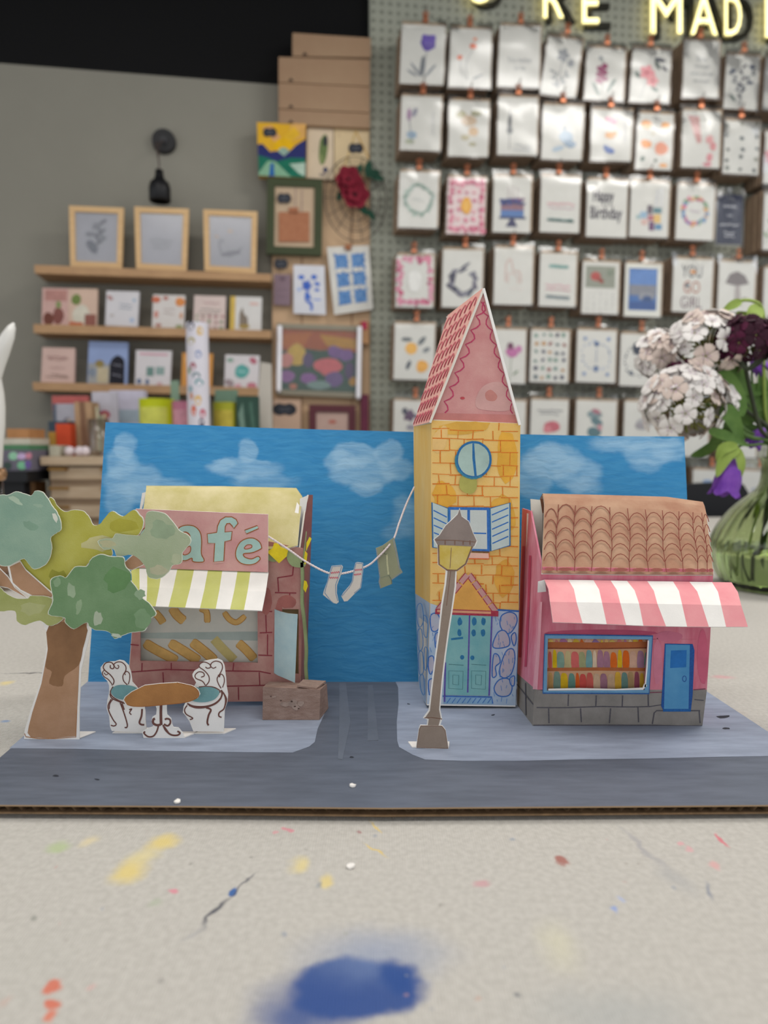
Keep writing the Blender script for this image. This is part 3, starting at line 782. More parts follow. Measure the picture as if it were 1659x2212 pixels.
# roof
apex = P(1043, 622, YT + .006); rb = P(967, 681, YT + .06)
el, elb, er = P(927, 912, YT - .002), P(892, 921, YTB), P(1126, 917, YT - .002)
erb = Vector((er.x + .001, YTB + .004, er.z))
RP = paint('#dc9f92', .13, 60, .85, .15, '#e3b0a2'); RDL = ink('#c8606e')
mb = MB()
pl_ = Plane(el, (elb - el).cross(apex - el))
rb = pl_.hit(967, 681)
lpan = [el, elb, rb, apex]
thl = pl_.n * -.0016
mb.prism(lpan, [p + thl for p in lpan], RP, PAPER)
qd = [(969, 684), (1037, 630), (927, 907), (894, 917)]   # ridge-back, ridge-front, eave-front, eave-back
for r in range(9):
    v0, v1 = r / 9, (r + 1) / 9
    ncol = 6
    for k in range(ncol):
        u0, u1 = (k + .12 * (r % 2)) / ncol, (k + 1 + .12 * (r % 2)) / ncol
        if u1 > 1: u1 = 1
        a, b = bil(qd, u0, v1), bil(qd, u1, v1)
        c_ = bil(qd, (u0 + u1) / 2, v0 + .25 / 9); c1 = bil(qd, u0 + .02, v0 + .5 / 9); c2 = bil(qd, u1 - .02, v0 + .5 / 9)
        mb.stroke(pl_, cr([a, c1, c_, c2, b], n=3), 1.4, RDL, .0005)
mb.build('roof_slope', tow)
mb = MB()
rpan = [er, apex + Vector((.0014, 0, 0)), rb + Vector((.002, 0, 0)), erb]
mb.prism(rpan, [p + Vector((-.0017, 0, -.0006)) for p in rpan], RP, WHITE); mb.build('roof_slope', tow)
mb = MB()
gp = P3(P(934, 909, YT + .0015), P(1122, 917, YT + .0015), P(1042, 640, YT + .007))
GM = paint('#c08280', .12, 50, .85, .2, '#cb9791')
tri = [(934, 908), (1122, 916), (1043, 632)]
mb.slab(gp, tri, .001, GM, PAPER)
mb.decal(gp, [(936, 892), (1116, 896), (1121, 915), (934, 907)], paint('#bf7c76', .1, 60, .85))
mb.decal(gp, cr([(1028, 862), (1040, 838), (1062, 826), (1085, 828), (1100, 850), (1108, 878), (1090, 888), (1050, 886), (1030, 880)], True), paint('#c79a94', .08, 60, .85))
mb.decal(gp, cr([(1048, 850), (1060, 842), (1074, 855), (1068, 866), (1052, 864)], True), paint('#bd7f76', .08, 60, .85))
def scal(a, b, n, d, w):
    pts = []
    for i in range(n):
        for t in (0, .25, .5, .75):
            u = (i + t) / n; k = math.sin(math.pi * t) * d
            pts.append((a[0] + (b[0] - a[0]) * u + k, a[1] + (b[1] - a[1]) * u + abs(k) * .2))
    mb.stroke(gp, pts, w, ink('#b34060'))
scal((1040, 652), (948, 898), 8, 14, 3); scal((1046, 652), (1116, 900), 8, -9, 2.6)
mb.decal(gp, ell(999, 860, 5, 3), ink('#b34a50'))
mb.stroke(gp, [(936, 908), (1010, 911), (1122, 916)], 3.5, PAPER)
mb.build('roof_gable', tow)
mb = MB(); mb.tube([P(968, 684, YT + .058), P(964, 685, YT + .058)], .0003, WHITE, 5); mb.build('paper_fibre', tow)

# ================================================================== bookshop
YB = .4675; YBB = .51
shop = thing('paper_bookshop', (P(1335, 1568, YB).x, YB + .02, ZB), 'pink paper bookshop with brown tiled roof and pink striped awning', 'model house')
pbk_ = PY(YB)
PKW = paint('#c86478', .16, 45, .85, .15, '#d58a96', stretch=(2.5, 1, .6)); GR = paint('#7f7a74', .12, 60, .85, .2, '#928c86'); GL = ink('#57545a')
mb = MB()
def sw(pts, m=PKW): mb.slab(pbk_, pts, .0012, m, m)
iw = [(1183, 1379), (1400, 1381), (1392, 1490), (1181, 1492)]
sw([(1172, 1225), (1541, 1230), (1534, 1381), (1165, 1379)]); sw([(1165, 1379), (1183, 1379), (1181, 1492), (1158, 1490)]); sw([(1400, 1381), (1534, 1381), (1527, 1490), (1392, 1490)])
sw([(1155, 1490), (1527, 1490), (1517, 1570), (1150, 1568)], GR)
for y0, y1 in (((1160, 1528), (1405, 1526)), ((1152, 1566), (1516, 1567))): mb.stroke(pbk_, line(y0, y1, 8, 1), 2.4, GL)
mb.stroke(pbk_, line((1405, 1526), (1430, 1522), 3), 2, GL); mb.stroke(pbk_, line((1500, 1511), (1520, 1513), 2), 2, GL); mb.stroke(pbk_, line((1404, 1496), (1432, 1495), 3), 2.4, ink('#7d4a58')); mb.stroke(pbk_, line((1498, 1490), (1524, 1488), 3), 2.4, ink('#7d4a58'))
for x, y0, y1 in ((1228, 1500, 1525), (1288, 1502, 1526), (1345, 1502, 1527), (1400, 1500, 1526), (1185, 1530, 1562), (1254, 1530, 1560), (1319, 1530, 1562), (1378, 1527, 1560), (1510, 1534, 1562)): mb.stroke(pbk_, line((x, y0), (x + R.uniform(-3, 3), y1)), 2.6, GL)
mb.stroke(pbk_, [(1409, 1564), (1413, 1540), (1418, 1535), (1512, 1535)], 2.6, GL)
for (x, y, rx, ry, hx) in ((1300, 1368, 120, 8, '#b0506a'), (1518, 1420, 12, 60, '#c25e75'), (1445, 1375, 30, 12, '#c87388'), (1420, 1430, 10, 50, '#cd7d90')):
    mb.decal(pbk_, ell(x, y, rx, ry, 0, 16, .06), paint(hx, .1, 60, .85), .00011)
mb.build('front_wall', shop)
mb = MB()
WF = paint('#6f9dbd', .12, 60, .85); WF2 = ink('#345f9a')
o = [(1176, 1370), (1410, 1373), (1402, 1498), (1172, 1497)]
for i in range(4):
    j = (i + 1) % 4
    mb.prism([pbk_.hit(*o[i]) + pbk_.n * .0004, pbk_.hit(*o[j]) + pbk_.n * .0004, pbk_.hit(*iw[j]) + pbk_.n * .0004, pbk_.hit(*iw[i]) + pbk_.n * .0004],
             [pbk_.hit(*o[i]), pbk_.hit(*o[j]), pbk_.hit(*iw[j]), pbk_.hit(*iw[i])], WF)
mb.stroke(pbk_, scale_about(o, .995), 3, WF2, .0006, closed=True); mb.stroke(pbk_, [(1184, 1489), (1250, 1488), (1330, 1489), (1388, 1487), (1394, 1478)], [4, 5, 3, 5, 8], WHITE, .0006); mb.stroke(pbk_, [(1400, 1383), (1397, 1440), (1393, 1484)], 3, WHITE, .0006)
mb.build('window_frame', shop)
mb = MB(); pbi = PY(YB + .005)
mb.slab(pbi, [(1172, 1365), (1415, 1365), (1415, 1500), (1172, 1500)], .0008, paint('#c49a78', .1, 50, .9), PAPER)
SHF = paint('#a8623a', .14, 60, .9)
bk1 = ['#b7584f', '#cfae18', '#7d9a88', '#b7a87a', '#c9645e', '#9a9a70', '#729a98', '#d0b89c', '#9c6f80', '#9c6f80', '#cf6420', '#d0a81c', '#cc5f1a', '#c8a088', '#9c7488', '#6a8d80', '#a08c68', '#c4a084', '#965f6c', '#b08050']
def books(y0, y1, cols, x0=1184, x1=1400):
    x = x0
    i = 0
    while x < x1:
        w = R.uniform(9, 17); c_ = cols[i % len(cols)]; i += 1
        t = R.uniform(0, 6)
        mb.decal(pbi, cr([(x + 1, y1), (x + R.uniform(0, 2), y0 + t + 6), (x + w * .4, y0 + t), (x + w - 2, y0 + t + 6), (x + w - R.uniform(0, 2), y1)], True, 3), paint(c_, .14, 120, .9))
        x += w
books(1403, 1442, bk1)
books(1450, 1490, ['#b89058', '#71897a', '#cda820', '#5f8578', '#c95a22', '#bd4c44', '#bf5a50', '#c0a184', '#956a78', '#c0a080', '#c79c38', '#66847a', '#a88a60', '#8e4a58', '#c99f32', '#c95a22', '#a08050'])
books(1376, 1388, ['#cdb060', '#b8706a', '#a06a88', '#d2b890', '#cba83c', '#c8642a', '#c9a090', '#8a6a90', '#cfb040', '#d8b070'])
for a in ([(1178, 1394), (1290, 1395), (1405, 1393)],): mb.stroke(pbi, a, 15, SHF); mb.stroke(pbi, [(x, y + 6) for x, y in a], 3, ink('#84472c'))
mb.stroke(pbi, [(1178, 1446), (1290, 1445), (1405, 1446)], 7, SHF)
mb.build('window_display', shop)
mb = MB(); mb.k = 40
dq = [(1438, 1392), (1490, 1393), (1487, 1531), (1434, 1531)]
mb.decal(pbk_, [(1436, 1390), (1496, 1391), (1500, 1405), (1496, 1500), (1492, 1536), (1434, 1537), (1428, 1525), (1432, 1460)], ink('#2a5596')); mb.decal(pbk_, dq, paint('#4a8ab8', .16, 50, .85, .15, '#5d9ac2'))
mb.decal(pbk_, [(1449, 1405), (1483, 1404), (1482, 1441), (1447, 1443)], paint('#2a6cae', .14, 90, .85)); mb.stroke(pbk_, ell(1478, 1466, 4, 6), 2.2, WF2, closed=True)
mb.stroke(pbk_, [(1432, 1534), (1492, 1534)], 6, ink('#2a62a0'))
mb.build('door', shop)
# side wall
mb = MB()
PKS = paint('#d06a80', .16, 60, .85, .15, '#e09cab', stretch=(2, 2, .5))
s_ = [P(1172, 1238, YB + .0014), P(1146, 1104, YBB - .006), P(1128, 1098, YBB), P(1118, 1460, YBB), P(1155, 1490, YB + .0014)]
pss = Plane(s_[0], (s_[3] - s_[0]).cross(s_[4] - s_[0]))
def on(px, py): return pss.hit(px, py)
hi = [on(1172, 1238), on(1146, 1104), on(1128, 1098), on(1117.5, 1455), on(1157, 1489)]
lo = [on(1157, 1489), on(1117.5, 1455), on(1117, 1521), on(1150, 1568)]
mb.prism(hi, [p + iv for p in hi], PKS, PKS); mb.prism(lo, [p + iv for p in lo], GR, GR)
mb.stroke(pss, [(1118, 1478), (1153, 1522)], 2, GL, .0004); mb.stroke(pss, [(1136, 1475), (1137, 1545)], 2, GL, .0004)
mb.stroke(pss, [(1157, 1489), (1164, 1400), (1170, 1300)], [10, 7, 5], paint('#e0a3ae', .1, 60), .0004)
for pts, w in (([(1132, 1180), (1128, 1300), (1124, 1420)], 6), ([(1146, 1200), (1142, 1320), (1136, 1440)], 5)): mb.stroke(pss, pts, w, paint('#c04a66', .1, 60), .0003)
mb.build('side_wall', shop)
mb = MB()
xr = P(1517, 1570, YB).x
s2 = [P(1540, 1236, YB + .0014), P(1540, 1236, YB) + Vector((0, YBB - YB - .002, .035)), Vector((xr + .006, YBB, ZB + .002)), Vector((xr - .0004, YB + .0014, ZB + .002))]
mb.prism(s2, [p - iv for p in s2], PKS, PAPER)
b4 = [Vector((on(1118, 1400).x + .004, YBB, s2[1].z)), s2[1], s2[2], Vector((on(1118, 1400).x + .004, YBB, ZB + .002))]
mb.prism(b4, [p - Vector((0, .0012, 0)) for p in b4], PKS, PAPER); mb.build('rear_wall', shop)
# roof
RB = paint('#a3775f', .15, 40, .85, .2, '#b8957a'); RL = ink('#7d4438')
mb = MB()
ev = [(1170, 1238), (1300, 1240), (1430, 1241), (1541, 1241)]
m1 = [(1176, 1088), (1300, 1094), (1430, 1101), (1526, 1110)]; m2 = [(1172, 1066), (1300, 1069), (1440, 1073), (1518, 1084)]
YR = YB + .034
e3 = [P(x, y, YB - .0015) for x, y in ev]; a3 = [P(x, y, YR) for x, y in m1]; c3 = [P(x, y, YR + .012) for x, y in m2]
d3 = [p + Vector((0, .008, -.004)) for p in c3]; f3 = [Vector((p.x, YBB + .018, e3[0].z + .02)) for p in c3]
rend = [[e3[3], e3[3] + Vector((.0012, .003, .002))], [a3[3], a3[3] + Vector((.0025, .003, -.003))]]
RR = [e3, a3, [(p + q_) / 2 + Vector((0, 0, .0012)) for p, q_ in zip(a3, c3)], c3, d3, f3]
mb.grid(RR, RB); mb.grid([[Vector(p) + Vector((0, .001, -.001)) for p in r] for r in RR[::-1]], PAPER)
mb.grid([[p + Vector((.0002, 0, 0)) for p in (RR[i][3] for i in range(5))], [p + Vector((.001, .001, -.0015)) for p in (RR[i][3] for i in range(5))]], WHITE)
prf = P3(e3[0], e3[3], (a3[0] + a3[3]) / 2)
qd = [(1177, 1092), (1527, 1112), (1540, 1240), (1172, 1238)]
cols = [0, .075, .18, .285, .4, .51, .615, .715, .815, .905, .965, 1.0]
for k in range(len(cols) - 1):
    u0, u1 = cols[k], cols[k + 1]
    off_ = R.uniform(-.05, .05)
    vl = [bil(qd, u0 + .006 * math.sin(v * 7 + k), v) for v in (0, .2, .4, .6, .8, 1)]
    if k: mb.stroke(prf, vl, 1.8, RL, .0022)
    for r in range(6):
        vb = (r + .9) / 5.9 + off_ * (1 - r / 6) + .03; h = .155 if r < 5 else .11
        if vb > 1.02: continue
        arc = [bil(qd, u0 + (u1 - u0) * t, vb - h * math.sin(math.pi * t) ** .6) for t in (0.02, .12, .3, .5, .7, .88, .98)]
        mb.stroke(prf, arc, 1.9, RL, .0022)
    c_ = bil(qd, (u0 + u1) / 2, .965)
    mb.decal(prf, ell(c_[0], c_[1], 14 * (u1 - u0) / .1, 4, 0, 10), paint('#8d4f46', .1, 60), .0021)
mb.build('roof', shop)
mb = MB()
mb.slab(PY(YBB - .004), [(1146, 1078), (1167, 1080), (1172, 1110), (1172, 1222), (1160, 1190), (1148, 1120)], .0008, PAPER); mb.build('glue_flap', shop)
# awning
mb = MB(); AP = paint('#dd8c92', .12, 40, .85, .12, '#e49ea0')
def ax(c): return [1100 + x * .337 for x in c]
xt = ax([225, 380, 540, 650, 755, 885, 1050, 1155, 1300, 1425]); xm = ax([262, 432, 595, 712, 832, 950, 1108, 1235, 1358, 1488]); xb = ax([280, 470, 625, 750, 860, 1005, 1140, 1280, 1390, 1530])
n_ = len(xt); rt, rmid, rbt, rq = [], [], [], []
for i in range(n_):
    u = i / (n_ - 1)
    rt.append(P(xt[i], 1252 + 6 * u, YB - .002)); rq.append(P((xt[i] * .45 + xm[i] * .55) + 2, 1272 + 7 * u, YB - .012))
    rmid.append(P(xm[i], 1300 + 8 * u, YB - .024)); rbt.append(P(xb[i], 1344 + 10 * math.sin(math.pi * min(u, .8) * .62) , YB - .031))
for i in range(n_ - 1):
    mm = AP if i % 2 == 0 else WHITE
    mb.grid([[rt[i], rt[i + 1]], [rq[i], rq[i + 1]], [rmid[i], rmid[i + 1]], [rbt[i], rbt[i + 1]]], mm)
    d = Vector((0, .0006, -.0004))
    mb.grid([[p + d for p in r] for r in ([rbt[i], rbt[i + 1]], [rmid[i], rmid[i + 1]], [rq[i], rq[i + 1]], [rt[i], rt[i + 1]])], WHITE)
mb.grid([[P(1162, 1256, YB - .003), P(1177, 1252, YB - .0022)], [P(1161, 1280, YB - .002), P(1180, 1278, YB - .002)]], WHITE)
mb.build('awning', shop, smooth=False)
# ================================================================== paper tree
TB = paint('#a57f60', .14, 50, .85, .2, '#b58f72')
tree = thing('paper_tree', P(120, 1597, .445), 'paper cut-out tree with brown trunk and five green watercolour leaf clumps', 'model tree')
tree.location.z = ZB
def T(c): return [(x * .2803, 1000 + y * .2803) for x, y in c]
ptk = PY(.445)
mb = MB()
mb.slab(ptk, T([(320, 1215), (400, 1150), (640, 1150), (700, 1290), (690, 1340), (655, 1470), (625, 1600), (612, 1900), (612, 2132), (185, 2128), (190, 2060), (235, 1910), (310, 1690), (350, 1480), (372, 1340)]), .0007, WHITE)
mb.decal(ptk, T([(380, 1200), (670, 1200), (668, 1320), (640, 1430), (612, 1560), (603, 1760), (595, 1900), (588, 2105), (400, 2122), (240, 2115), (213, 2080), (222, 2030), (250, 1920), (320, 1700), (358, 1500), (384, 1340)]), TB)
mb.decal(ptk, cr(T([(380, 1250), (660, 1240), (640, 1430), (605, 1560), (500, 1640), (480, 1720), (380, 1700), (400, 1610), (350, 1570), (370, 1450)]), True, 3), paint('#8c684a', .14, 60, .85))
mb.stroke(ptk, T([(190, 2085), (200, 2110), (300, 2124), (420, 2124), (585, 2112), (592, 1900)]), 1.8, ink('#a8764e'))
mb.build('trunk', tree)
mb = MB()
a, b = P(55, 1596.5, .445), P(170, 1597.5, .445)
mb.prism([a + Vector((0, .0007, .0008)), b + Vector((0, .0007, .0008)), Vector((b.x + .0065, .456, ZB + .001)), Vector((a.x + .005, .456, ZB + .001))], [Vector((p.x, p.y, ZB + .0003)) for p in (a + Vector((0, .0007, 0)), b + Vector((0, .0007, 0)), Vector((b.x + .0065, .456, 0)), Vector((a.x + .005, .456, 0)))], WHITE)
mb.build('base_tab', tree)
def branch(pts, Y):
    mb = MB(); pl = PY(Y); mb.slab(pl, T(scale_about(pts, 1.13)), .0006, WHITE); mb.decal(pl, T(pts), TB); mb.build('branch', tree)
branch([(75, 800), (155, 762), (200, 830), (290, 910), (412, 1018), (380, 1045), (290, 1040), (160, 975), (100, 920)], .4457)
branch([(-40, 800), (0, 820), (60, 880), (110, 960), (205, 1038), (60, 960), (-40, 940)], .4462)
branch([(955, 775), (1030, 708), (1075, 735), (1115, 775), (1090, 790), (1020, 822), (980, 812)], .4455)
def leafclump(pts, Y, hx, hx2, patches=(), edge=1.0):
    mb = MB(); pl = PY(Y); o = T(pts)
    o = cr(o, True, 4)
    jag = [(x + R.uniform(-.5, .5), y + R.uniform(-.5, .5)) for x, y in o]
    mb.slab(pl, jag, .0006, paint('#d9dccb', .05, 60, .85))
    mb.decal(pl, scale_about(jag, .985), paint(hx, .14, 28, .88, .25, hx2))
    for (x, y, rx, ry, rot, h) in patches: mb.decal(pl, T(ell(x, y, rx, ry, rot, 14, .25)), paint(h, .1, 60, .88))
    mb.build('leaf_clump', tree)
leafclump([(375, 275), (405, 272), (430, 310), (440, 330), (500, 375), (560, 362), (640, 370), (690, 420), (720, 478), (770, 470), (820, 410), (870, 370), (950, 410), (1030, 360), (1080, 400), (1110, 450), (1075, 550), (960, 600), (862, 640), (860, 720), (700, 760), (620, 860), (540, 920), (420, 1010), (380, 1000), (300, 940), (200, 850), (150, 760), (250, 600), (330, 400)], .4472, '#a8a23e', '#b9b562', ((760, 620, 120, 60, 0, '#bdb784'), (480, 900, 100, 60, 30, '#98963e'), (950, 480, 110, 50, 0, '#a49e3e')))
leafclump([(-60, 900), (0, 960), (40, 1000), (115, 1040), (210, 1045), (250, 1022), (400, 1045), (380, 1165), (490, 1192), (440, 1240), (375, 1255), (310, 1215), (240, 1235), (180, 1250), (130, 1215), (115, 1140), (0, 1142), (-60, 1100)], .4442, '#949a5a', '#a9ac72', ((250, 1120, 100, 50, 0, '#a8ab78'),))
leafclump([(-60, 270), (0, 245), (60, 245), (120, 220), (190, 237), (240, 250), (275, 213), (330, 225), (370, 275), (410, 340), (440, 380), (470, 450), (470, 515), (430, 545), (392, 580), (400, 660), (380, 740), (345, 790), (265, 820), (225, 785), (185, 740), (130, 762), (60, 797), (0, 790), (-60, 760), (-90, 500)], .4432, '#7c9a88', '#93ab96', ((120, 290, 60, 20, 35, '#a4b6a0'), (425, 420, 16, 40, -20, '#c9cabb'), (230, 480, 60, 30, 20, '#7f9c86'), (300, 330, 40, 14, 10, '#94ab96')))
leafclump([(752, 605), (800, 585), (862, 580), (885, 550), (900, 545), (1000, 556), (1078, 556), (1118, 500), (1120, 420), (1150, 370), (1270, 390), (1330, 450), (1385, 520), (1450, 555), (1472, 612), (1410, 690), (1400, 770), (1330, 792), (1300, 842), (1230, 892), (1145, 880), (1115, 790), (1030, 712), (950, 716), (900, 718), (872, 665), (800, 668)], .4446, '#98a584', '#abb396', ((1230, 830, 70, 40, 0, '#b3b193'), (830, 620, 60, 30, 0, '#b3b08c'), (1250, 520, 90, 70, 20, '#93a486'), (1360, 740, 40, 40, 0, '#abb192')))
leafclump([(388, 905), (460, 870), (510, 882), (575, 800), (665, 795), (700, 740), (770, 703), (860, 720), (950, 725), (965, 790), (1010, 842), (1000, 890), (1060, 970), (1100, 1042), (1150, 1080), (1205, 1162), (1150, 1212), (1120, 1290), (1020, 1308), (960, 1325), (885, 1355), (835, 1300), (740, 1290), (690, 1262), (664, 1230), (570, 1280), (500, 1230), (492, 1190), (370, 1165), (405, 1060)], .4405, '#608158', '#78956e', ((550, 985, 30, 60, -10, '#93a688'), (610, 1100, 22, 60, 15, '#8aa07e'), (755, 1200, 34, 55, 0, '#a9b49c'), (440, 920, 30, 40, 20, '#86a07c'), (1080, 1010, 40, 40, 20, '#8fa786'), (900, 1330, 40, 14, 10, '#b7c0ae'), (900, 900, 100, 90, 0, '#628657'), (1100, 1200, 70, 70, 0, '#7d9a74')))

# ================================================================== paper furniture
WIRE = ink('#6f4a42'); TEAL = paint('#6b979b', .14, 80, .85, .2, '#7ca6a6')
def C_(c): return [(200 + x * .19288, 1400 + y * .19288) for x, y in c]
def furniture(name, Y, label, cat, group, outline, tab, draws, parts=(), sm=3):
    ct = [p for p in C_(outline)]
    bx = sum(p[0] for p in ct) / len(ct); by = max(p[1] for p in ct)
    o = thing(name, Vector((P(bx, by, Y).x, Y, ZB)), label, cat, group)
    pl = PY(Y); mb = MB(); mb.slab(pl, ct, .0006, WHITE)
    for pts, w in draws:
        mb.stroke(pl, cr(C_(pts), n=4) if len(pts) > 2 else C_(pts), w, WIRE)
    mb.build('card_cutout', o)
    for pname, fn in parts:
        m_ = MB(); m_.k = 60; fn(m_, pl); m_.build(pname, o)
    a, b = P(*C_([tab[0]])[0], Y), P(*C_([tab[1]])[0], Y)
    mb = MB()
    fr = [Vector((a.x, Y + .0007, ZB + .0009)), Vector((b.x, Y + .0007, ZB + .0009)), Vector((b.x + tab[2], Y + .009, ZB + .0009)), Vector((a.x + tab[2] * .6, Y + .009, ZB + .0009))]
    mb.prism(fr, [Vector((p.x, p.y, ZB + .0002)) for p in fr], WHITE); mb.build('base_tab', o)
    return o
furniture('paper_chair', .4535, 'white paper cafe chair with scrollwork and teal seat, nearer the tree trunk', 'chair', 'paper cafe chairs',
    [(92, 250), (90, 215), (130, 165), (200, 150), (245, 150), (300, 132), (350, 142), (400, 190), (430, 270), (445, 380), (500, 440), (540, 500), (570, 600), (590, 700), (592, 800), (600, 870), (605, 945), (400, 938), (215, 928), (195, 880), (185, 760), (158, 680), (165, 580), (185, 500), (185, 420), (165, 370), (110, 310)], ((215, 928), (600, 943), .006),
    [([(230, 410), (240, 360), (200, 300), (140, 250), (120, 210), (150, 165), (210, 160), (240, 200), (230, 230), (200, 220), (200, 190)], 2.4),
     ([(250, 210), (240, 180), (280, 155), (330, 160), (370, 200), (372, 250), (340, 310), (350, 370), (390, 410)], 2.2), ([(250, 215), (280, 230), (295, 205), (280, 190)], 2),
     ([(370, 300), (360, 280), (385, 260), (415, 290), (415, 350), (400, 405)], 2), ([(130, 245), (110, 280), (130, 320), (175, 350), (215, 400), (220, 420)], 2), ([(130, 275), (150, 300), (175, 285)], 1.8),
     ([(230, 430), (200, 490), (220, 540), (280, 580), (350, 610)], 2.4), ([(195, 510), (215, 560), (300, 600), (360, 620)], 2.4),
     ([(210, 570), (175, 640), (185, 710), (230, 800), (265, 850), (240, 872), (205, 862)], 2.6), ([(230, 570), (195, 620), (188, 680)], 2), ([(310, 610), (340, 690), (370, 780), (390, 860), (380, 890), (360, 886)], 2.8), ([(330, 620), (355, 690)], 3),
     ([(410, 690), (440, 680), (415, 720), (435, 745)], 2.4), ([(555, 680), (548, 760), (525, 830), (545, 855), (580, 858)], 4)],
    [('seat', lambda m_, pl: m_.decal(pl, cr(C_([(212, 470), (250, 425), (320, 410), (400, 415), (450, 425), (500, 450), (540, 500), (480, 560), (380, 580), (270, 560), (215, 510)]), True, 3), TEAL))])
furniture('paper_chair', .4525, 'white paper cafe chair with scrollwork and teal seat, nearer the brown block', 'chair', 'paper cafe chairs',
    [(1195, 180), (1250, 145), (1320, 130), (1400, 120), (1450, 140), (1475, 190), (1485, 260), (1495, 340), (1500, 420), (1518, 520), (1510, 600), (1480, 690), (1475, 800), (1470, 936), (1300, 934), (1128, 932), (1085, 820), (1040, 755), (1010, 720), (1020, 650), (1060, 570), (1090, 500), (1140, 420), (1160, 385), (1120, 320), (1118, 290), (1140, 255), (1190, 225)], ((1130, 932), (1470, 935), .006),
    [([(1270, 420), (1305, 370), (1300, 310), (1250, 250), (1200, 215), (1200, 180), (1250, 155), (1310, 180), (1320, 215), (1285, 225), (1265, 210)], 2.2),
     ([(1320, 220), (1330, 170), (1380, 145), (1440, 165), (1455, 220), (1430, 280), (1395, 340), (1410, 400), (1440, 450)], 2.2), ([(1320, 200), (1350, 225), (1385, 210)], 2),
     ([(1215, 325), (1250, 310), (1240, 275), (1190, 265), (1150, 300), (1160, 340), (1230, 370), (1265, 420)], 2.2), ([(1420, 320), (1440, 290), (1470, 320), (1475, 380), (1455, 440)], 2), ([(1405, 300), (1425, 325)], 2.5),
     ([(1190, 435), (1260, 430), (1350, 435), (1420, 470), (1425, 500)], 2.2), ([(1060, 620), (1130, 650), (1250, 655), (1350, 630), (1420, 580), (1450, 520), (1440, 470)], 3.5), ([(1080, 640), (1160, 668), (1270, 662), (1380, 620), (1440, 560)], 3),
     ([(1060, 640), (1030, 690), (1050, 740), (1110, 775), (1120, 790), (1090, 800)], 2.6), ([(1270, 665), (1325, 690), (1300, 750), (1285, 830), (1300, 865)], 4), ([(1440, 470), (1480, 530), (1490, 600), (1470, 680), (1420, 720), (1415, 760), (1445, 775)], 3), ([(1465, 500), (1500, 570), (1485, 640)], 3)],
    [('seat', lambda m_, pl: m_.decal(pl, cr(C_([(1130, 440), (1200, 440), (1260, 432), (1350, 440), (1410, 475), (1418, 510), (1370, 570), (1290, 600), (1200, 605), (1120, 590), (1080, 560), (1090, 480)]), True, 3), TEAL))])
TOPC = C_([(342, 580), (360, 545), (430, 490), (580, 415), (750, 395), (950, 383), (1120, 420), (1185, 465), (1205, 515), (1180, 560), (1050, 610), (820, 635), (600, 655), (450, 655), (375, 635)])
def tabletop(m_, pl):
    m_.k = 0; p2 = pl.off(.0008)
    m_.slab(p2, TOPC, .0006, WHITE); m_.decal(p2, scale_about(TOPC, .975), paint('#a06f42', .16, 60, .85, .2, '#b4804c'))
    m_.stroke(p2, cr(scale_about(TOPC, .97)[5:] , n=3), 1.6, ink('#9a6236'))
furniture('paper_cafe_table', .447, 'paper cafe table with oval brown top on scrolled pedestal, between the two paper chairs', 'table', None,
    [(700, 630), (830, 620), (830, 690), (835, 745), (880, 790), (890, 850), (905, 885), (960, 890), (1010, 950), (1040, 1022), (570, 1005), (555, 935), (600, 905), (670, 880), (690, 850), (660, 810), (670, 770), (712, 745), (718, 680)], ((575, 1005), (1040, 1022), .006),
    [([(767, 640), (765, 740), (768, 860)], 6), ([(700, 790), (680, 800), (680, 840), (720, 862), (765, 855)], 5), ([(810, 800), (830, 790), (865, 800), (870, 840), (840, 870), (800, 850)], 4), ([(740, 860), (720, 930), (680, 985), (620, 990), (575, 950), (590, 935)], 3.4), ([(790, 860), (820, 920), (880, 970), (950, 975), (980, 950), (950, 930)], 3.8), ([(800, 880), (850, 950)], 4)],
    [('tabletop', tabletop)])

# ================================================================== street lamp
lamp = thing('paper_street_lamp', Vector((P(932, 1617, .431).x, .431, ZB)), 'leaning grey-brown paper street lamp with yellow lantern in front of the tower', 'street lamp')
YLp = .431; pl = PY(YLp)
def S(c): return [(860 + x * .2985, 980 + y * .2985) for x, y in c]
LB = paint('#8a7a6d', .12, 60, .85, .2, '#97877a'); LE = ink('#7a5e50')
mb = MB()
po = [(345, 840), (425, 835), (420, 960), (395, 1130), (370, 1290), (345, 1470), (325, 1640), (312, 1780), (305, 1850), (320, 1920), (302, 1975), (207, 1975), (212, 1925), (182, 1912), (220, 1860), (238, 1700), (265, 1480), (290, 1300), (310, 1100), (335, 950)]
mb.slab(pl, S(po), .0008, WHITE); mb.decal(pl, S([(358, 845), (415, 842), (408, 960), (384, 1130), (358, 1290), (334, 1470), (314, 1640), (302, 1780), (296, 1850), (308, 1910), (292, 1970), (214, 1970), (222, 1920), (196, 1910), (230, 1860), (248, 1700), (275, 1480), (300, 1300), (322, 1100), (347, 950)]), LB)
mb.stroke(pl, S([(190, 1912), (240, 1908), (318, 1920)]), 2, LE); mb.stroke(pl, S([(380, 850), (350, 1100)]), 1.6, LE)
mb.build('post', lamp)
mb = MB(); ft = [(160, 1965), (320, 1968), (345, 2000), (368, 2138), (128, 2130), (150, 1990)]
mb.slab(pl.off(.0002), S(ft), .0009, WHITE); mb.decal(pl.off(.0002), S(scale_about(ft, .96)), LB); mb.stroke(pl.off(.0002), S(scale_about(ft, .95)), 1.6, LE, closed=True); mb.build('foot', lamp)
mb = MB(); gl = [(290, 660), (540, 668), (490, 800), (430, 845), (345, 840), (292, 800)]
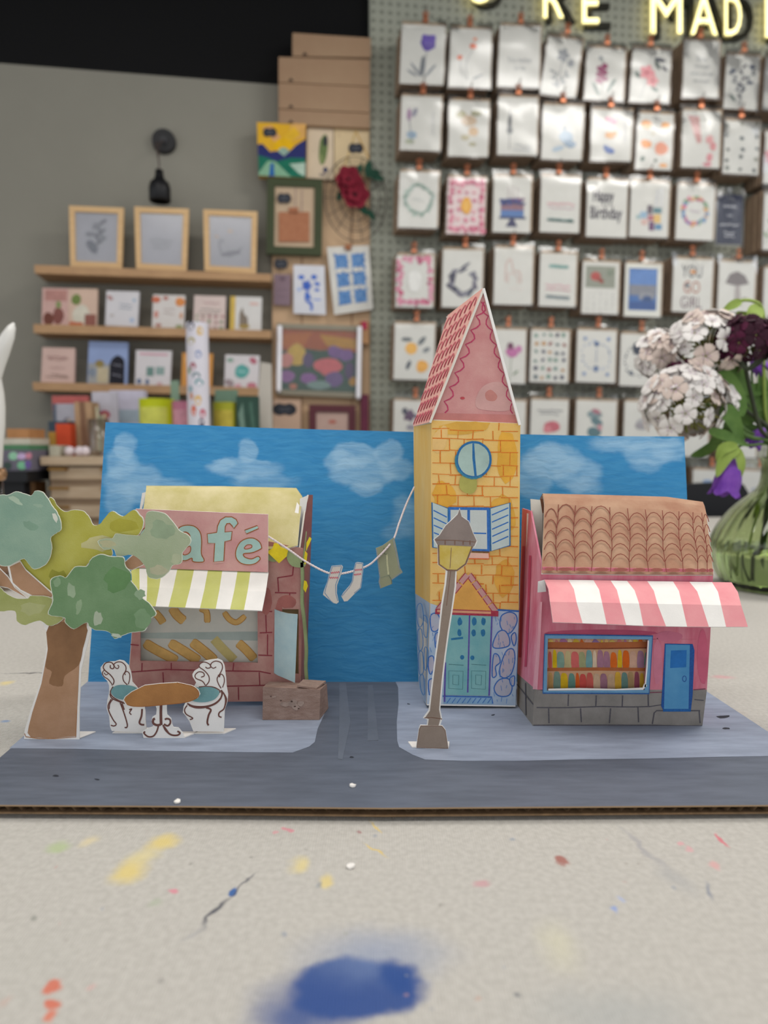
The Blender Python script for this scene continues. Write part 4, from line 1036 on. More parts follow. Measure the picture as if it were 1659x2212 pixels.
mb.slab(pl.off(.0002), S(scale_about(gl, 1.05)), .0009, WHITE); mb.decal(pl.off(.0002), S(gl), paint('#c3a94e', .12, 60, .85, .2, '#d2bf7c')); mb.stroke(pl.off(.0002), S([(385, 680), (375, 830)]), 1.5, LE); mb.stroke(pl.off(.0002), S([(292, 660), (296, 800), (355, 842), (425, 845), (488, 798), (538, 668)]), 3.4, LE); mb.build('lantern_glass', lamp)
mb = MB(); hd = [(445, 400), (460, 455), (510, 490), (540, 570), (568, 630), (550, 672), (285, 660), (262, 620), (300, 590), (345, 520), (400, 470), (430, 440)]
mb.slab(pl.off(.0003), S(scale_about(hd, 1.04)), .001, WHITE); mb.decal(pl.off(.0003), S(hd), paint('#8a7c75', .12, 60, .85))
for x in (340, 410, 470, 520): mb.stroke(pl.off(.0003), S([(x, 628), (x, 660)]), 3, LE)
mb.stroke(pl.off(.0003), S([(272, 625), (420, 628), (562, 640)]), 2, LE); mb.build('lantern_hood', lamp)
mb = MB(); a, b = P(893, 1616, YLp), P(970, 1619, YLp)
fr = [Vector((a.x - .0008, YLp + .0009, ZB + .0009)), Vector((b.x, YLp + .0009, ZB + .0009)), Vector((b.x + .001, YLp + .009, ZB + .0009)), Vector((a.x - .003, YLp + .009, ZB + .0009))]
mb.prism(fr, [Vector((p.x, p.y, ZB + .0002)) for p in fr], WHITE); mb.build('base_tab', lamp)

# ================================================================== wooden block and scraps
YK = .4775
mb = MB(); WD = paint('#8a7064', .22, 160, .9, .5, '#9d8579', stretch=(1, 1, 3))
fx = [(568, 1484), (692, 1490), (690, 1557), (567, 1556)]
f3 = [P(x, y, YK) for x, y in fx]
f3[2].z = f3[3].z = ZB + .0003
bk3 = [P(582, 1472, YK + .022), P(706, 1477, YK + .022), None, None]
bk3[2] = Vector((bk3[1].x + .001, YK + .022, ZB + .0003)); bk3[3] = Vector((bk3[0].x, YK + .022, ZB + .0003))
mb.prism(f3, bk3, WD, WD)
tp = [P(642, 1484, YK + .001), P(684, 1490, YK + .001), P(704, 1474, YK + .02), P(655, 1471, YK + .02)]
mb.prism([p + Vector((0, 0, .0012)) for p in tp], tp, paint('#968074', .2, 160, .9, .5), WD)
pk = PY(YK - .0001)
for x, y, rx, ry in ((632, 1520, 12, 9), (640, 1528, 8, 6), (592, 1505, 5, 2), (615, 1522, 9, 5), (650, 1520, 8, 6)): mb.decal(pk, ell(x, y, rx, ry, 0, 9, .3), paint('#9b877c', .2, 200, .9))
for x, y, s in ((630, 1515, 3), (637, 1526, 2.5), (607, 1513, 2), (585, 1504, 2), (645, 1530, 2)): mb.decal(pk, ell(x, y, s, s * .6, 0, 7, .3), paint('#4c3a33', .2, 200))
o = mb.build('wood_grain_block'); tag(o, 'small brown wood-look block lying on the pavement at the cafe corner', 'block')
for (x, y, s, lab, z) in ((762, 1699, 8, 'white paper crumb lying on the grey road in the middle of the board', ZB), (383, 1734, 8, 'white paper crumb on the front edge of the grey road', ZB), (757, 1874, 10, 'white paper crumb lying on the canvas cloth in front of the board', TZ)):
    mb = MB(); c = G(x, y, z)
    k = s * .375 / F if z == ZB else s * .33 / F
    mb.prism([c + Vector((k * math.cos(a) * R.uniform(.7, 1.1), k * math.sin(a) * R.uniform(.7, 1.1), .0008 + R.uniform(0, .0006))) for a in [i * math.pi / 3.5 for i in range(7)]], [c + Vector((k * .9 * math.cos(a), k * .9 * math.sin(a), .0003)) for a in [i * math.pi / 3.5 for i in range(7)]], WHITE)
    o = mb.build('paper_crumb'); tag(o, lab, 'paper scrap')

# ================================================================== washing line
YWL = .494
lp = cr([(580, 1159), (622, 1186), (662, 1214), (710, 1238), (745, 1238), (790, 1224), (815, 1205), (848, 1168), (862, 1130), (878, 1088), (895, 1052)], n=7)
mb = MB()
def wy(x): return YWL if x < 840 else YWL + (x - 840) / 55 * .03
pts = [P(x, y, wy(x)) for x, y in lp]
mb.tube(pts, .00068, paint('#d6c8c6', .1, 900, .9, .5), 7)
tw = MB()
for k in (0, 1):
    sp = []
    for i in range(len(pts) * 4 - 4):
        t = i / 4; j = int(t); p = pts[j].lerp(pts[min(j + 1, len(pts) - 1)], t - j)
        a = i * .9 + k * math.pi
        sp.append(p + Vector((0, math.cos(a), math.sin(a))) * .0004)
    mb.tube(sp, .0005, paint('#dccfcc', .1, 900, .9, .5), 5)
o = mb.build('string_washing_line', smooth=True); tag(o, 'twisted white string washing line sagging between the cafe sign and the tower', 'washing line')
def V_(c): return [(560 + x * .20494, 1130 + y * .20494) for x, y in c]
def hang(name, label, cat, group, outline, Y, draws, hx='#cfc6bb', rim='#dcdfe2'):
    mb = MB(); pl = PY(Y); o = V_(outline)
    mb.slab(pl, o, .0005, paint(hx, .06, 60, .85), paint(rim, .05, 60, .85))
    for pts, w, c in draws: mb.stroke(pl, V_(pts), w, ink(c))
    ob = mb.build(name); return tag(ob, label, cat, group)
LBL = '#7d95ad'; RDS = '#c8566a'
def zz(x0, y0, x1, y1, n=9, a=8): return [(x0 + (x1 - x0) * i / n, y0 + (y1 - y0) * i / n + (a if i % 2 else -a)) for i in range(n + 1)]
hang('hanging_sock', 'white paper sock with red bands pegged nearer the cafe on the washing line', 'sock', 'socks on the washing line',
     [(762, 452), (870, 443), (882, 462), (855, 560), (820, 655), (818, 740), (838, 832), (815, 850), (775, 840), (720, 795), (672, 755), (680, 715), (715, 620), (740, 520)], YWL - .0012,
     [([(770, 462), (742, 545), (700, 690), (690, 735), (750, 815), (780, 842)], 1.6, LBL), ([(868, 458), (838, 560), (805, 650), (808, 745), (828, 820)], 1.6, LBL), ([(765, 458), (868, 450)], 1.5, LBL), (zz(755, 525, 845, 515), 2.2, RDS), (zz(742, 575, 830, 575), 2.2, RDS)])
hang('hanging_sock', 'white paper sock with red bands pegged nearer the shorts on the washing line', 'sock', 'socks on the washing line',
     [(1015, 418), (1035, 412), (1095, 420), (1095, 500), (1085, 600), (1072, 685), (1010, 740), (930, 822), (895, 826), (865, 770), (885, 735), (950, 660), (978, 610), (992, 500)], YWL - .0012,
     [([(1020, 425), (1000, 500), (985, 610), (950, 675), (890, 745), (872, 770)], 1.6, LBL), ([(1090, 425), (1085, 560), (1066, 682), (1000, 738)], 1.5, LBL), ([(1020, 420), (1092, 426)], 1.5, LBL), (zz(1010, 495, 1082, 488), 2.2, RDS), (zz(1002, 545, 1072, 535), 2.2, RDS)])
hang('hanging_shorts', 'olive green paper shorts hanging at the tower end of the washing line', 'shorts', None,
     [(1228, 265), (1300, 235), (1420, 150), (1440, 230), (1462, 340), (1485, 470), (1512, 520), (1398, 600), (1402, 640), (1275, 690), (1258, 620), (1266, 570), (1250, 440)], YWL + .001,
     [([(1345, 330), (1350, 430), (1362, 545)], 3.6, '#b7b590'), ([(1315, 260), (1320, 325), (1345, 330)], 1.4, '#5f6652'), ([(1235, 275), (1258, 440), (1272, 570), (1265, 620), (1280, 680)], 1.4, '#8a93a0'), ([(1412, 165), (1450, 340), (1478, 480), (1500, 515), (1395, 595)], 1.4, '#8a93a0'), ([(1362, 545), (1390, 590), (1398, 640)], 1.6, '#6b7460'), ([(1282, 575), (1380, 545)], 1.2, '#7c8470')], '#8f9074', '#b9bdb0')
# ================================================================== room
SAGE = paint('#88857a', .04, 3, .8, .0); BLACK = paint('#0d0d0e', .1, 3, .9, 0)
zt = PW(-.03).hit(300, 160).z
def wallslab(name, z0, z1, d0, d1, u0, u1, m):
    mb = MB(); o = Vector((0, 2.35, 0))
    c = [o + WALL_D * u + WALL_N * d for d in (d0, d1) for u in (u0, u1)]
    f = [c[0], c[1]]; b = [c[2], c[3]]
    front = [Vector((p.x, p.y, z)) for p, z in ((c[2], z0), (c[3], z0), (c[3], z1), (c[2], z1))]
    back = [Vector((p.x, p.y, z)) for p, z in ((c[0], z0), (c[1], z0), (c[1], z1), (c[0], z1))]
    mb.prism(front, back, m)
    return mb.build(name)
struct(wallslab('wall_back', 0, zt, -.15, -.03, -3.2, 3.2, SAGE))
struct(wallslab('wall_upper', zt, 2.95, -.15, -.03, -3.2, 3.2, BLACK))
mb = MB(); mb.box((0, .6, -.02), (6.6, 5.4, .04), paint('#6d655b', .1, 3, .6, 0)); struct(mb.build('floor'))
mb = MB(); mb.box((0, .6, 2.97), (6.6, 5.4, .04), BLACK); struct(mb.build('ceiling'))

# pegboard with rows of holes
def pegmat():
    m, N, L, B = newmat('sage pegboard'); B.inputs['Roughness'].default_value = .6
    tc = N.new('ShaderNodeTexCoord'); mp = N.new('ShaderNodeMapping'); mp.inputs['Rotation'].default_value = (0, 0, -YAW)
    mp.inputs['Scale'].default_value = (1 / .0265, 1 / .0265, 1 / .0265)
    fr = N.new('ShaderNodeVectorMath'); fr.operation = 'FRACTION'
    sb = N.new('ShaderNodeVectorMath'); sb.operation = 'SUBTRACT'; sb.inputs[1].default_value = (.5, .5, .5)
    ml = N.new('ShaderNodeVectorMath'); ml.operation = 'MULTIPLY'; ml.inputs[1].default_value = (1, 0, 1)
    ln = N.new('ShaderNodeVectorMath'); ln.operation = 'LENGTH'
    mr = N.new('ShaderNodeMapRange'); mr.inputs['From Min'].default_value = .2; mr.inputs['From Max'].default_value = .27
    L.new(tc.outputs['Object'], mp.inputs['Vector']); L.new(mp.outputs[0], fr.inputs[0]); L.new(fr.outputs[0], sb.inputs[0]); L.new(sb.outputs[0], ml.inputs[0]); L.new(ml.outputs[0], ln.inputs[0]); L.new(ln.outputs['Value'], mr.inputs['Value'])
    mx = N.new('ShaderNodeMix'); mx.data_type = 'RGBA'; mx.inputs['A'].default_value = (*lin('#85887a'), 1); mx.inputs['B'].default_value = (*lin('#a2a495'), 1)
    L.new(mr.outputs['Result'], mx.inputs['Factor']); L.new(mx.outputs['Result'], B.inputs['Base Color'])
    bp = N.new('ShaderNodeBump'); bp.inputs['Strength'].default_value = .8; bp.inputs['Distance'].default_value = .003
    L.new(mr.outputs['Result'], bp.inputs['Height']); L.new(bp.outputs['Normal'], B.inputs['Normal'])
    return m
u0 = (PW(0).hit(800, 400) - Vector((0, 2.35, 0))).dot(WALL_D)
pg = wallslab('pegboard', .6, 2.9, -.03, 0, u0, 2.6, pegmat())
tag(pg, 'sage green pegboard covering the wall behind the hanging greeting cards', 'pegboard')

# ================================================================== flat pictures: unit-square drawing
def draw(mb, pl, q, ops, lift0=.0006):
    wpx = math.hypot(q[1][0] - q[0][0], q[1][1] - q[0][1])
    ax_ = math.degrees(math.atan2(q[1][1] - q[0][1], q[1][0] - q[0][0]))
    n = 0
    for op in ops:
        n += 1; lf = lift0 + n * .00003
        k = op[0]
        if k == 'e':
            c = bil(q, op[1], op[2]); mb.decal(pl, ell(c[0], c[1], op[3] * wpx, op[4] * wpx, op[5] + ax_, 12, .08), paint(op[6], .1, 60, .85, 0), lf)
        elif k == 'p': mb.decal(pl, [bil(q, *p) for p in op[1]], paint(op[2], .1, 60, .85, 0), lf)
        elif k == 'r': mb.decal(pl, [bil(q, op[1], op[2]), bil(q, op[3], op[2]), bil(q, op[3], op[4]), bil(q, op[1], op[4])], paint(op[5], .08, 60, .85, 0), lf)
        elif k == 's':
            pts = op[1] if len(op[1]) < 3 else cr(op[1], n=4)
            mb.stroke(pl, [bil(q, *p) for p in pts], op[2] * wpx, paint(op[3], .1, 60, .85, 0), lf)
        elif k == 'z':
            m_ = max(6, int(abs(op[3] - op[1]) * 34))
            pts = [bil(q, op[1] + (op[3] - op[1]) * i / m_, op[2] + (op[4] - op[2]) * i / m_ + R.uniform(-.022, .022)) for i in range(m_ + 1)]
            mb.stroke(pl, pts, .026 * wpx, paint(op[5], .1, 60, .85, 0), lf)
        elif k == 't':
            a, b = bil(q, op[2], op[3]), bil(q, op[4], op[5])
            mb.textbox(pl, op[1], a[0], a[1], b[0], b[1], paint(op[6], .05, 60, .85, 0), lf, tilt=math.radians(ax_))

def E(x, y, rx, ry, rot, c): return ('e', x, y, rx, ry, rot, c)
def sprig(x, y, x2, y2, col, n=5, ln=.09, w=.012):
    o = [('s', [(x, y), (x2, y2)], w, col)]
    a = math.degrees(math.atan2(y2 - y, x2 - x))
    for i in range(n):
        t = .25 + .75 * i / max(1, n - 1); s = 1 if i % 2 else -1
        o.append(E(x + (x2 - x) * t + s * .05, y + (y2 - y) * t, ln, ln * .35, a + s * 45, col))
    return o
def bloom(x, y, r, col, ctr=None, n=5):
    o = [E(x + r * .6 * math.cos(6.283 * i / n), y + r * .45 * math.sin(6.283 * i / n), r * .6, r * .45, 360 * i / n, col) for i in range(n)]
    if ctr: o.append(E(x, y, r * .25, r * .25, 0, ctr))
    return o
def wreath(x, y, r, cols, n=16, s=.05, a0=0, a1=360):
    o = []
    s *= 1.3
    for i in range(n):
        a = math.radians(a0 + (a1 - a0) * i / n); rr = r * R.uniform(.88, 1.12)
        o.append(E(x + rr * math.cos(a), y + rr * .75 * math.sin(a), s * R.uniform(.7, 1.3), s * R.uniform(.35, .7), math.degrees(a) + R.uniform(20, 120), R.choice(cols)))
    return o
def scatter(cols, nx, ny, s, x0=.1, x1=.9, y0=.08, y1=.92, jit=.02):
    return [E(x0 + (x1 - x0) * i / (nx - 1) + R.uniform(-jit, jit), y0 + (y1 - y0) * j / (ny - 1) + R.uniform(-jit, jit), s * R.uniform(.7, 1.2), s * R.uniform(.6, 1.1), R.uniform(0, 90), R.choice(cols)) for j in range(ny) for i in range(nx)]
def border(cols, n, s):
    o = []
    for i in range(n):
        t = i / n * 4; k = int(t); u = t - k
        x, y = ((.1 + .8 * u, .09), (.9, .09 + .82 * u), (.9 - .8 * u, .91), (.1, .91 - .82 * u))[k]
        o.append(E(x + R.uniform(-.05, .05), y + R.uniform(-.04, .04), s * R.uniform(.7, 1.2), s * R.uniform(.5, .9), R.uniform(0, 180), R.choice(cols)))
    return o

def rq_(x0, y0, x1, y1, tilt=0):
    cx, cy = (x0 + x1) / 2, (y0 + y1) / 2; c, s = math.cos(math.radians(tilt)), math.sin(math.radians(tilt))
    return [(cx + (x - cx) * c - (y - cy) * s, cy + (x - cx) * s + (y - cy) * c) for x, y in ((x0, y0), (x1, y0), (x1, y1), (x0, y1))]

KRAFT = paint('#9c8770', .1, 40, .85, 0); KRD = paint('#87715f', .14, 40, .9, 0)
hook0 = None
HOOK_LAB = 'copper clip peg hook on the pegboard holding up a pack of greeting cards'
def put_hook(px, py, d=.075):
    """a steel peg with a small copper spring clip"""
    global hook0
    at_ = PW(.128).hit(px, py) - WALL_N * .128
    if hook0 is None:
        hook0 = thing('peg_hook', (0, 0, 0), HOOK_LAB, 'hook', 'copper peg hooks on the pegboard')
        mb = MB(); n = WALL_N
        mb.tube([n * .001, n * .12 + Vector((0, 0, .001)), n * .138 + Vector((0, 0, .006)), n * .143 + Vector((0, 0, .014))], .0016, plain('#6a5a50', .4, .8), 6); mb.build('steel_peg', hook0, smooth=True)
        mb = MB(); cp = plain('#c27a58', .35, .6)
        for k in range(3):
            zc = -.002 - k * .007
            mb.tube([n * (.128 + .004 * math.sin(a)) + WALL_D * (.0085 - .0015 * k) * math.cos(a) + Vector((0, 0, zc + .003 * math.sin(a))) for a in [i * 6.283 / 10 for i in range(11)]], .0017, cp, 5)
        mb.box(n * .128 + Vector((0, 0, -.022)), (.015, .006, .008), cp); mb.build('hanging_clip', hook0)
        hook0.location = at_
        return
    h = hook0.copy(); COL.objects.link(h); h.location = at_
    for ch in list(hook0.children):
        c = ch.copy(); COL.objects.link(c); c.parent = h

def card(lab, x0, y0, x1, y1, tilt, ops, hx='#cac9c2', group='greeting cards hanging on the pegboard', stack=.105, sleeve=True, kraft=True, off=.122, hook=True):
    q = rq_(x0, y0, x1, y1, tilt)
    pl = PW(off)
    b = pl.hit((q[2][0] + q[3][0]) / 2, (q[2][1] + q[3][1]) / 2)
    o = thing('greeting_card', b, lab, 'greeting card', group)
    mb = MB(); mb.slab(pl, q, .0015, paint(hx, .03, 20, .8, 0), WHITE); draw(mb, pl, q, ops); mb.build('card_front', o)
    if kraft:
        mb = MB(); k = [(q[0][0] + 2, q[0][1] - 6), (q[1][0] + 3, q[1][1] - 5), (q[2][0] + 3, q[2][1] - 3), (q[3][0] + 2, q[3][1] - 3)]
        p2 = pl.off(-.002); fr = [p2.hit(*p) for p in k]
        nl = 10
        for i in range(nl):
            d0, d1 = stack * i / nl, stack * (i + .8) / nl
            dx = WALL_D * R.uniform(-.002, .002)
            mb.prism([p - p2.n * d0 + dx for p in fr], [p - p2.n * d1 + dx for p in fr], KRAFT, (KRD, KRAFT, KRD)[i % 3])
        mb.build('envelope_stack', o)
    if sleeve:
        mb = MB(); p3 = pl.off(.003); s_ = [(q[0][0] - 3, q[0][1] - 16), (q[1][0] + 4, q[1][1] - 15), (q[2][0] + 4, q[2][1] + 5), (q[3][0] - 3, q[3][1] + 5)]
        rows = []
        for j in range(9):
            v = j / 8
            rows.append([p3.hit(*bil(s_, i / 6, v)) + p3.n * (R.uniform(-.004, .006) * (1 if v < .3 else .3) - (.006 * (1 - v / .16) if v < .16 else 0)) for i in range(7)])
        mb.grid(rows, film()); mb.build('hanging_sleeve', o, smooth=True)
    if hook: put_hook((q[0][0] + q[1][0]) / 2 + R.uniform(-4, 6), min(q[0][1], q[1][1]) - 25)
    return o

GY, DK, GN = '#8c8f92', '#4a4b55', '#5d7068'
# row by row, as they hang
card('greeting card with a purple tulip and grey leaves, topmost beside the bare pegboard strip', 866, 54, 960, 182, 2.5, [E(.62, .3, .17, .19, 0, '#5c4a96'), E(.55, .24, .08, .12, -20, '#6a58a6'), E(.7, .24, .08, .12, 20, '#6a58a6'), ('s', [(.58, .45), (.55, .88)], .02, GY), E(.5, .7, .05, .26, 5, '#6e7276'), E(.36, .76, .035, .2, -38, GY), E(.7, .76, .035, .2, 38, GY), E(.28, .82, .03, .15, -60, GY)])
card('greeting card with two small orange red flowers on a bent grey stem', 972, 62, 1060, 188, 2, [E(.56, .3, .09, .07, 0, '#cf6a4a'), E(.24, .5, .07, .06, 0, '#cf6a4a'), ('s', [(.56, .36), (.4, .6), (.45, .88)], .015, GY), ('s', [(.25, .55), (.3, .75), (.45, .88)], .015, GY), E(.7, .82, .16, .03, -25, GY), E(.6, .18, .05, .04, 0, '#d98a6a')])
card('plain white greeting card with two short handwritten grey lines, in the top row', 1078, 56, 1166, 187, 2, [('t', 'You matter', .2, .52, .82, .6, GY), ('t', 'to me', .38, .66, .66, .73, GY)])
card('tilted greeting card with a grey pencil flower, beside the plain white handwritten card', 1176, 82, 1250, 206, 8, bloom(.5, .3, .16, GY) + bloom(.75, .42, .1, GY) + [('s', [(.5, .4), (.45, .9)], .02, GY)] + sprig(.45, .9, .3, .6, GY) + sprig(.45, .9, .7, .6, GY))
card('greeting card with a plum foxglove spike between dark leaves', 1266, 104, 1348, 215, 3.5, [('s', [(.42, .2), (.45, .9)], .02, GN)] + [E(.42 + .06 * (-1) ** i, .35 + .06 * i, .09 + .006 * i, .07, 20, '#8c3f62') for i in range(6)] + [E(.28, .8, .05, .2, -28, GN), E(.68, .72, .05, .22, 30, GN), E(.36, .2, .05, .06, 0, GY)])
card('greeting card with pink blossoms and dark leafy branch', 1364, 106, 1447, 220, 3.5, bloom(.4, .45, .17, '#dc8f94', '#b05a66') + bloom(.55, .6, .14, '#e29a9c', '#b05a66') + [E(.72, .2, .16, .05, 10, DK), E(.66, .3, .05, .14, -30, '#58635e'), E(.85, .36, .1, .04, 40, DK), E(.15, .5, .1, .05, 50, GN), E(.62, .76, .12, .04, 25, GN), ('s', [(.4, .6), (.25, .95)], .015, GY)])
card('greeting card with four short lines of grey handwriting on white, in the top row', 1477, 88, 1553, 210, 2, [('t', 'Even', .36, .28, .66, .36, GY), ('t', 'through', .3, .42, .72, .5, GY), ('t', 'what you go', .18, .55, .85, .63, GY), ('t', 'through', .28, .68, .74, .76, GY)])
card('greeting card with dark berry sprays on upright stems', 1567, 120, 1638, 236, 4, sprig(.5, .95, .5, .2, DK, 6, .1) + sprig(.5, .7, .85, .25, '#3e4a58', 5, .08) + sprig(.5, .75, .18, .35, '#4a5260', 5, .08) + [E(.78, .2, .1, .06, 0, '#434c60'), E(.2, .3, .1, .06, 0, '#434c60'), E(.75, .5, .09, .05, 0, '#434c60'), E(.25, .8, .05, .14, -40, GN)])
card('sliver of a greeting card at the picture edge, past the berry spray card', 1652, 125, 1735, 238, 4, sprig(.4, .9, .5, .3, GN))
# second row
card('crinkled glossy greeting card with faint mauve and blue flower, under the purple tulip card', 866, 208, 952, 325, 2, [E(.2, .35, .06, .16, 0, '#9a7c96'), E(.28, .72, .13, .1, 0, '#8fa3b4'), E(.34, .3, .06, .12, 20, '#8f8f9a'), E(.24, .84, .12, .06, 0, '#a5aa94'), ('s', [(.2, .4), (.3, .9)], .02, GY), ('z', .8, .3, .82, .7, '#b4b4b4')])
card('greeting card with tan and olive koala-like flower cluster', 970, 218, 1055, 338, 1.5, [E(.3, .25, .13, .09, 0, '#9a9470'), E(.68, .22, .14, .08, 0, '#8c8a6c'), E(.5, .36, .2, .15, 0, '#bba58c'), E(.62, .55, .13, .12, 0, '#c7a884'), E(.42, .66, .12, .08, 0, '#b0a88c'), E(.6, .78, .1, .06, 0, '#a9a48c')])
card('greeting card with a single dark spire and scribbled grey base', 1076, 210, 1160, 335, 1.5, [E(.3, .45, .05, .22, 2, '#55585a'), E(.3, .58, .08, .1, 0, '#5c6062'), ('s', [(.3, .2), (.3, .9)], .015, DK), ('z', .45, .82, .85, .86, '#a0a2a6'), ('z', .4, .9, .85, .92, '#b0b2b6')])
card('greeting card with a blurry blue grey bird sketch', 1172, 228, 1258, 345, 2.5, [E(.6, .58, .18, .16, 30, '#93a8ba'), E(.7, .7, .16, .1, 10, '#7f94a8'), E(.4, .8, .16, .06, -20, '#a3b4c2'), E(.55, .42, .06, .05, 0, '#8a96a4'), E(.35, .2, .05, .02, 20, '#b8bcc0'), E(.6, .17, .05, .02, -20, '#b8bcc0')])
card('greeting card with three little cats coloured pink, orange and blue in a column', 1278, 238, 1364, 347, 2.5, [E(.5, .22, .14, .08, 15, '#c9849a'), E(.38, .18, .06, .06, 0, '#c9849a'), E(.46, .5, .13, .09, 0, '#c9904e'), E(.58, .46, .06, .06, 0, '#c9904e'), E(.46, .8, .14, .08, 15, '#5f74a8'), E(.36, .74, .06, .06, 0, '#5f74a8'), ('s', [(.82, .14), (.84, .62)], .02, '#8c8c98')])
card('greeting card scattered with oranges, peaches and small blossoms', 1376, 246, 1452, 366, 3, [E(.24, .2, .15, .13, 0, '#d58a3c'), E(.78, .2, .13, .09, 0, '#d79448'), E(.26, .55, .16, .12, 10, '#d58434'), E(.7, .62, .19, .19, 0, '#d88f72'), E(.78, .92, .12, .06, 0, '#d9a06a'), E(.18, .82, .06, .08, 30, GN), E(.45, .36, .05, .06, 0, '#b8b09a'), E(.55, .84, .05, .05, 0, '#5f6c60')])
card('greeting card with a tall pink shell fan and a rosy seahorse shape', 1474, 240, 1555, 362, 2, [('p', [(.12, .08), (.42, .1), (.52, .55), (.4, .58)], '#b98a86'), E(.72, .5, .1, .12, 30, '#cf9a98'), E(.82, .62, .09, .12, 0, '#c98c8c'), E(.74, .82, .08, .12, 10, '#c98a8e'), E(.68, .94, .12, .05, 0, '#c07c84')])
card('greeting card with a grid of tiny dark insects and twigs', 1564, 262, 1640, 376, 3, scatter(['#5c605e', '#7a7d76', '#4d565a', '#8d8d80'], 3, 5, .06, jit=.05))
card('sliver of a pink flowered greeting card at the picture edge', 1652, 285, 1735, 398, 3, bloom(.2, .5, .2, '#cf8f94'))
# third row
card('greeting card with a thin grey green leaf wreath', 862, 372, 946, 492, 2, wreath(.5, .5, .34, ['#8fa096', '#9db0a4', '#7f9488', '#a5b3ac'], 34, .055) + [('z', .35, .48, .65, .5, '#c0c4c0')])
card('greeting card covered in pink flowers around an orange oval', 966, 384, 1048, 506, 2, border(['#c7788a', '#b9677c', '#d592a0'], 34, .085) + scatter(['#cf8a98', '#c27a8c', '#d9a4aa'], 5, 6, .06) + [E(.5, .5, .14, .22, 0, '#dba04c'), E(.5, .5, .09, .15, 0, '#e0b060')], '#d8c6c4')
card('greeting card with a blue layered cake and candles on a dark stand', 1066, 382, 1146, 502, 1.5, [('r', .2, .48, .82, .6, '#8d6f78'), ('r', .2, .6, .82, .72, '#5f7aa8'), ('r', .16, .72, .88, .76, '#4c4f66'), E(.5, .44, .3, .08, 0, '#535a82'), ('p', [(.46, .76), (.56, .76), (.66, .9), (.34, .9)], '#4f5068'), ('s', [(.4, .18), (.4, .4)], .02, '#b0a0a4'), ('s', [(.52, .16), (.52, .4)], .02, '#b0a0a4'), ('s', [(.64, .18), (.64, .4)], .02, '#b0a0a4')] + scatter(['#505888', '#7a5878', '#4a4f72'], 7, 2, .05, .22, .8, .42, .48))
card('greeting card with rosy scribble letters over a bold dark green line', 1168, 382, 1252, 502, 2, [('z', .16, .48, .86, .5, '#c98a94'), ('z', .18, .55, .84, .57, '#b9a0a8'), ('s', [(.18, .77), (.86, .79)], .09, '#3e5a58'), ('z', .18, .74, .86, .76, '#c8cfc8')])
card('greeting card with Happy Birthday in heavy dark purple brush letters', 1268, 390, 1354, 512, 2, [('t', 'Happy', .14, .16, .66, .44, '#3a3544'), ('t', 'Happy', .15, .165, .67, .445, '#3a3544'), ('t', 'Birthday', .08, .47, .88, .74, '#3a3544'), ('t', 'Birthday', .09, .475, .89, .745, '#3a3544')])
card('greeting card with a patchwork of coloured squares along one diagonal', 1362, 394, 1444, 512, 2.5, [('r', .44, .42, .58, .58, '#6a6068'), ('r', .6, .46, .82, .56, '#5f8086'), ('r', .26, .54, .44, .66, '#8fa9bc'), ('r', .46, .6, .62, .7, '#a86a72'), ('r', .62, .58, .8, .74, '#d0b070'), ('r', .3, .68, .46, .78, '#c9a9a0'), ('r', .5, .72, .64, .88, '#6a4a6a'), ('r', .66, .76, .84, .86, '#5f86a4'), ('r', .16, .6, .26, .68, '#9ab0b0'), ('s', [(.7, .12), (.66, .44)], .05, '#c3c4c6'), ('s', [(.8, .1), (.8, .44)], .05, '#cfd0d0')])
card('greeting card with a bright ring of pink, purple and blue flowers', 1462, 400, 1542, 518, 2.5, wreath(.48, .48, .32, ['#c9738c', '#7f6a9c', '#6f8fb0', '#c9a070', '#7f9a7c', '#b85a78'], 30, .065) + [('z', .35, .46, .62, .48, '#b9a8b4')])
card('narrow black card with white chalk handwriting, in the third row', 1548, 420, 1604, 528, 2, [('z', .25, .24, .75, .24, '#cfd0d4'), ('z', .4, .42, .6, .42, '#c0c2c8'), ('z', .12, .6, .88, .62, '#cfd0d4'), ('z', .3, .76, .7, .77, '#cfd0d4'), ('z', .32, .83, .7, .84, '#cfd0d4')], '#23273a', kraft=False, hook=False)
card('sliver of a greeting card with a green sprig at the picture edge', 1650, 415, 1735, 540, 2, sprig(.05, .9, .3, .3, '#6f8a60'))
# fourth row
card('greeting card with a pink floral border around a blank white oval', 856, 552, 936, 664, 1.5, border(['#b9607a', '#c98094', '#a85870', '#c890a0'], 40, .09) + [E(.5, .5, .2, .3, 0, '#d8d7d2')])
card('greeting card with a dark leaf crescent wreath', 956, 540, 1042, 664, 1.5, wreath(.52, .55, .3, ['#4f4c5a', '#63606e', '#3f4450', '#7a7a84'], 24, .075, -40, 240) + [E(.55, .28, .16, .03, -35, '#565666'), E(.5, .36, .14, .03, -30, '#565666')])
card('cream topped greeting card with a faint pinkish horse sketch', 1068, 536, 1150, 658, 1.5, [('s', [(.3, .6), (.3, .3), (.42, .2), (.5, .4), (.66, .42), (.7, .62)], .03, '#c2a49c'), ('s', [(.36, .62), (.38, .45), (.6, .5), (.62, .64)], .025, '#c8aea6'), ('z', .4, .72, .75, .73, '#cfc4be')])
card('greeting card with teal lettering above rosy and dark scribble lines', 1166, 548, 1244, 662, 2, [('s', [(.25, .24), (.78, .25)], .09, '#7fa39c'), ('z', .25, .22, .78, .26, '#4f7f7c'), ('z', .16, .6, .86, .62, '#c98a98'), ('z', .16, .68, .86, .69, '#b87c88'), ('s', [(.18, .82), (.84, .84)], .09, '#55656a'), ('z', .18, .84, .84, .85, '#a9b0b0')])
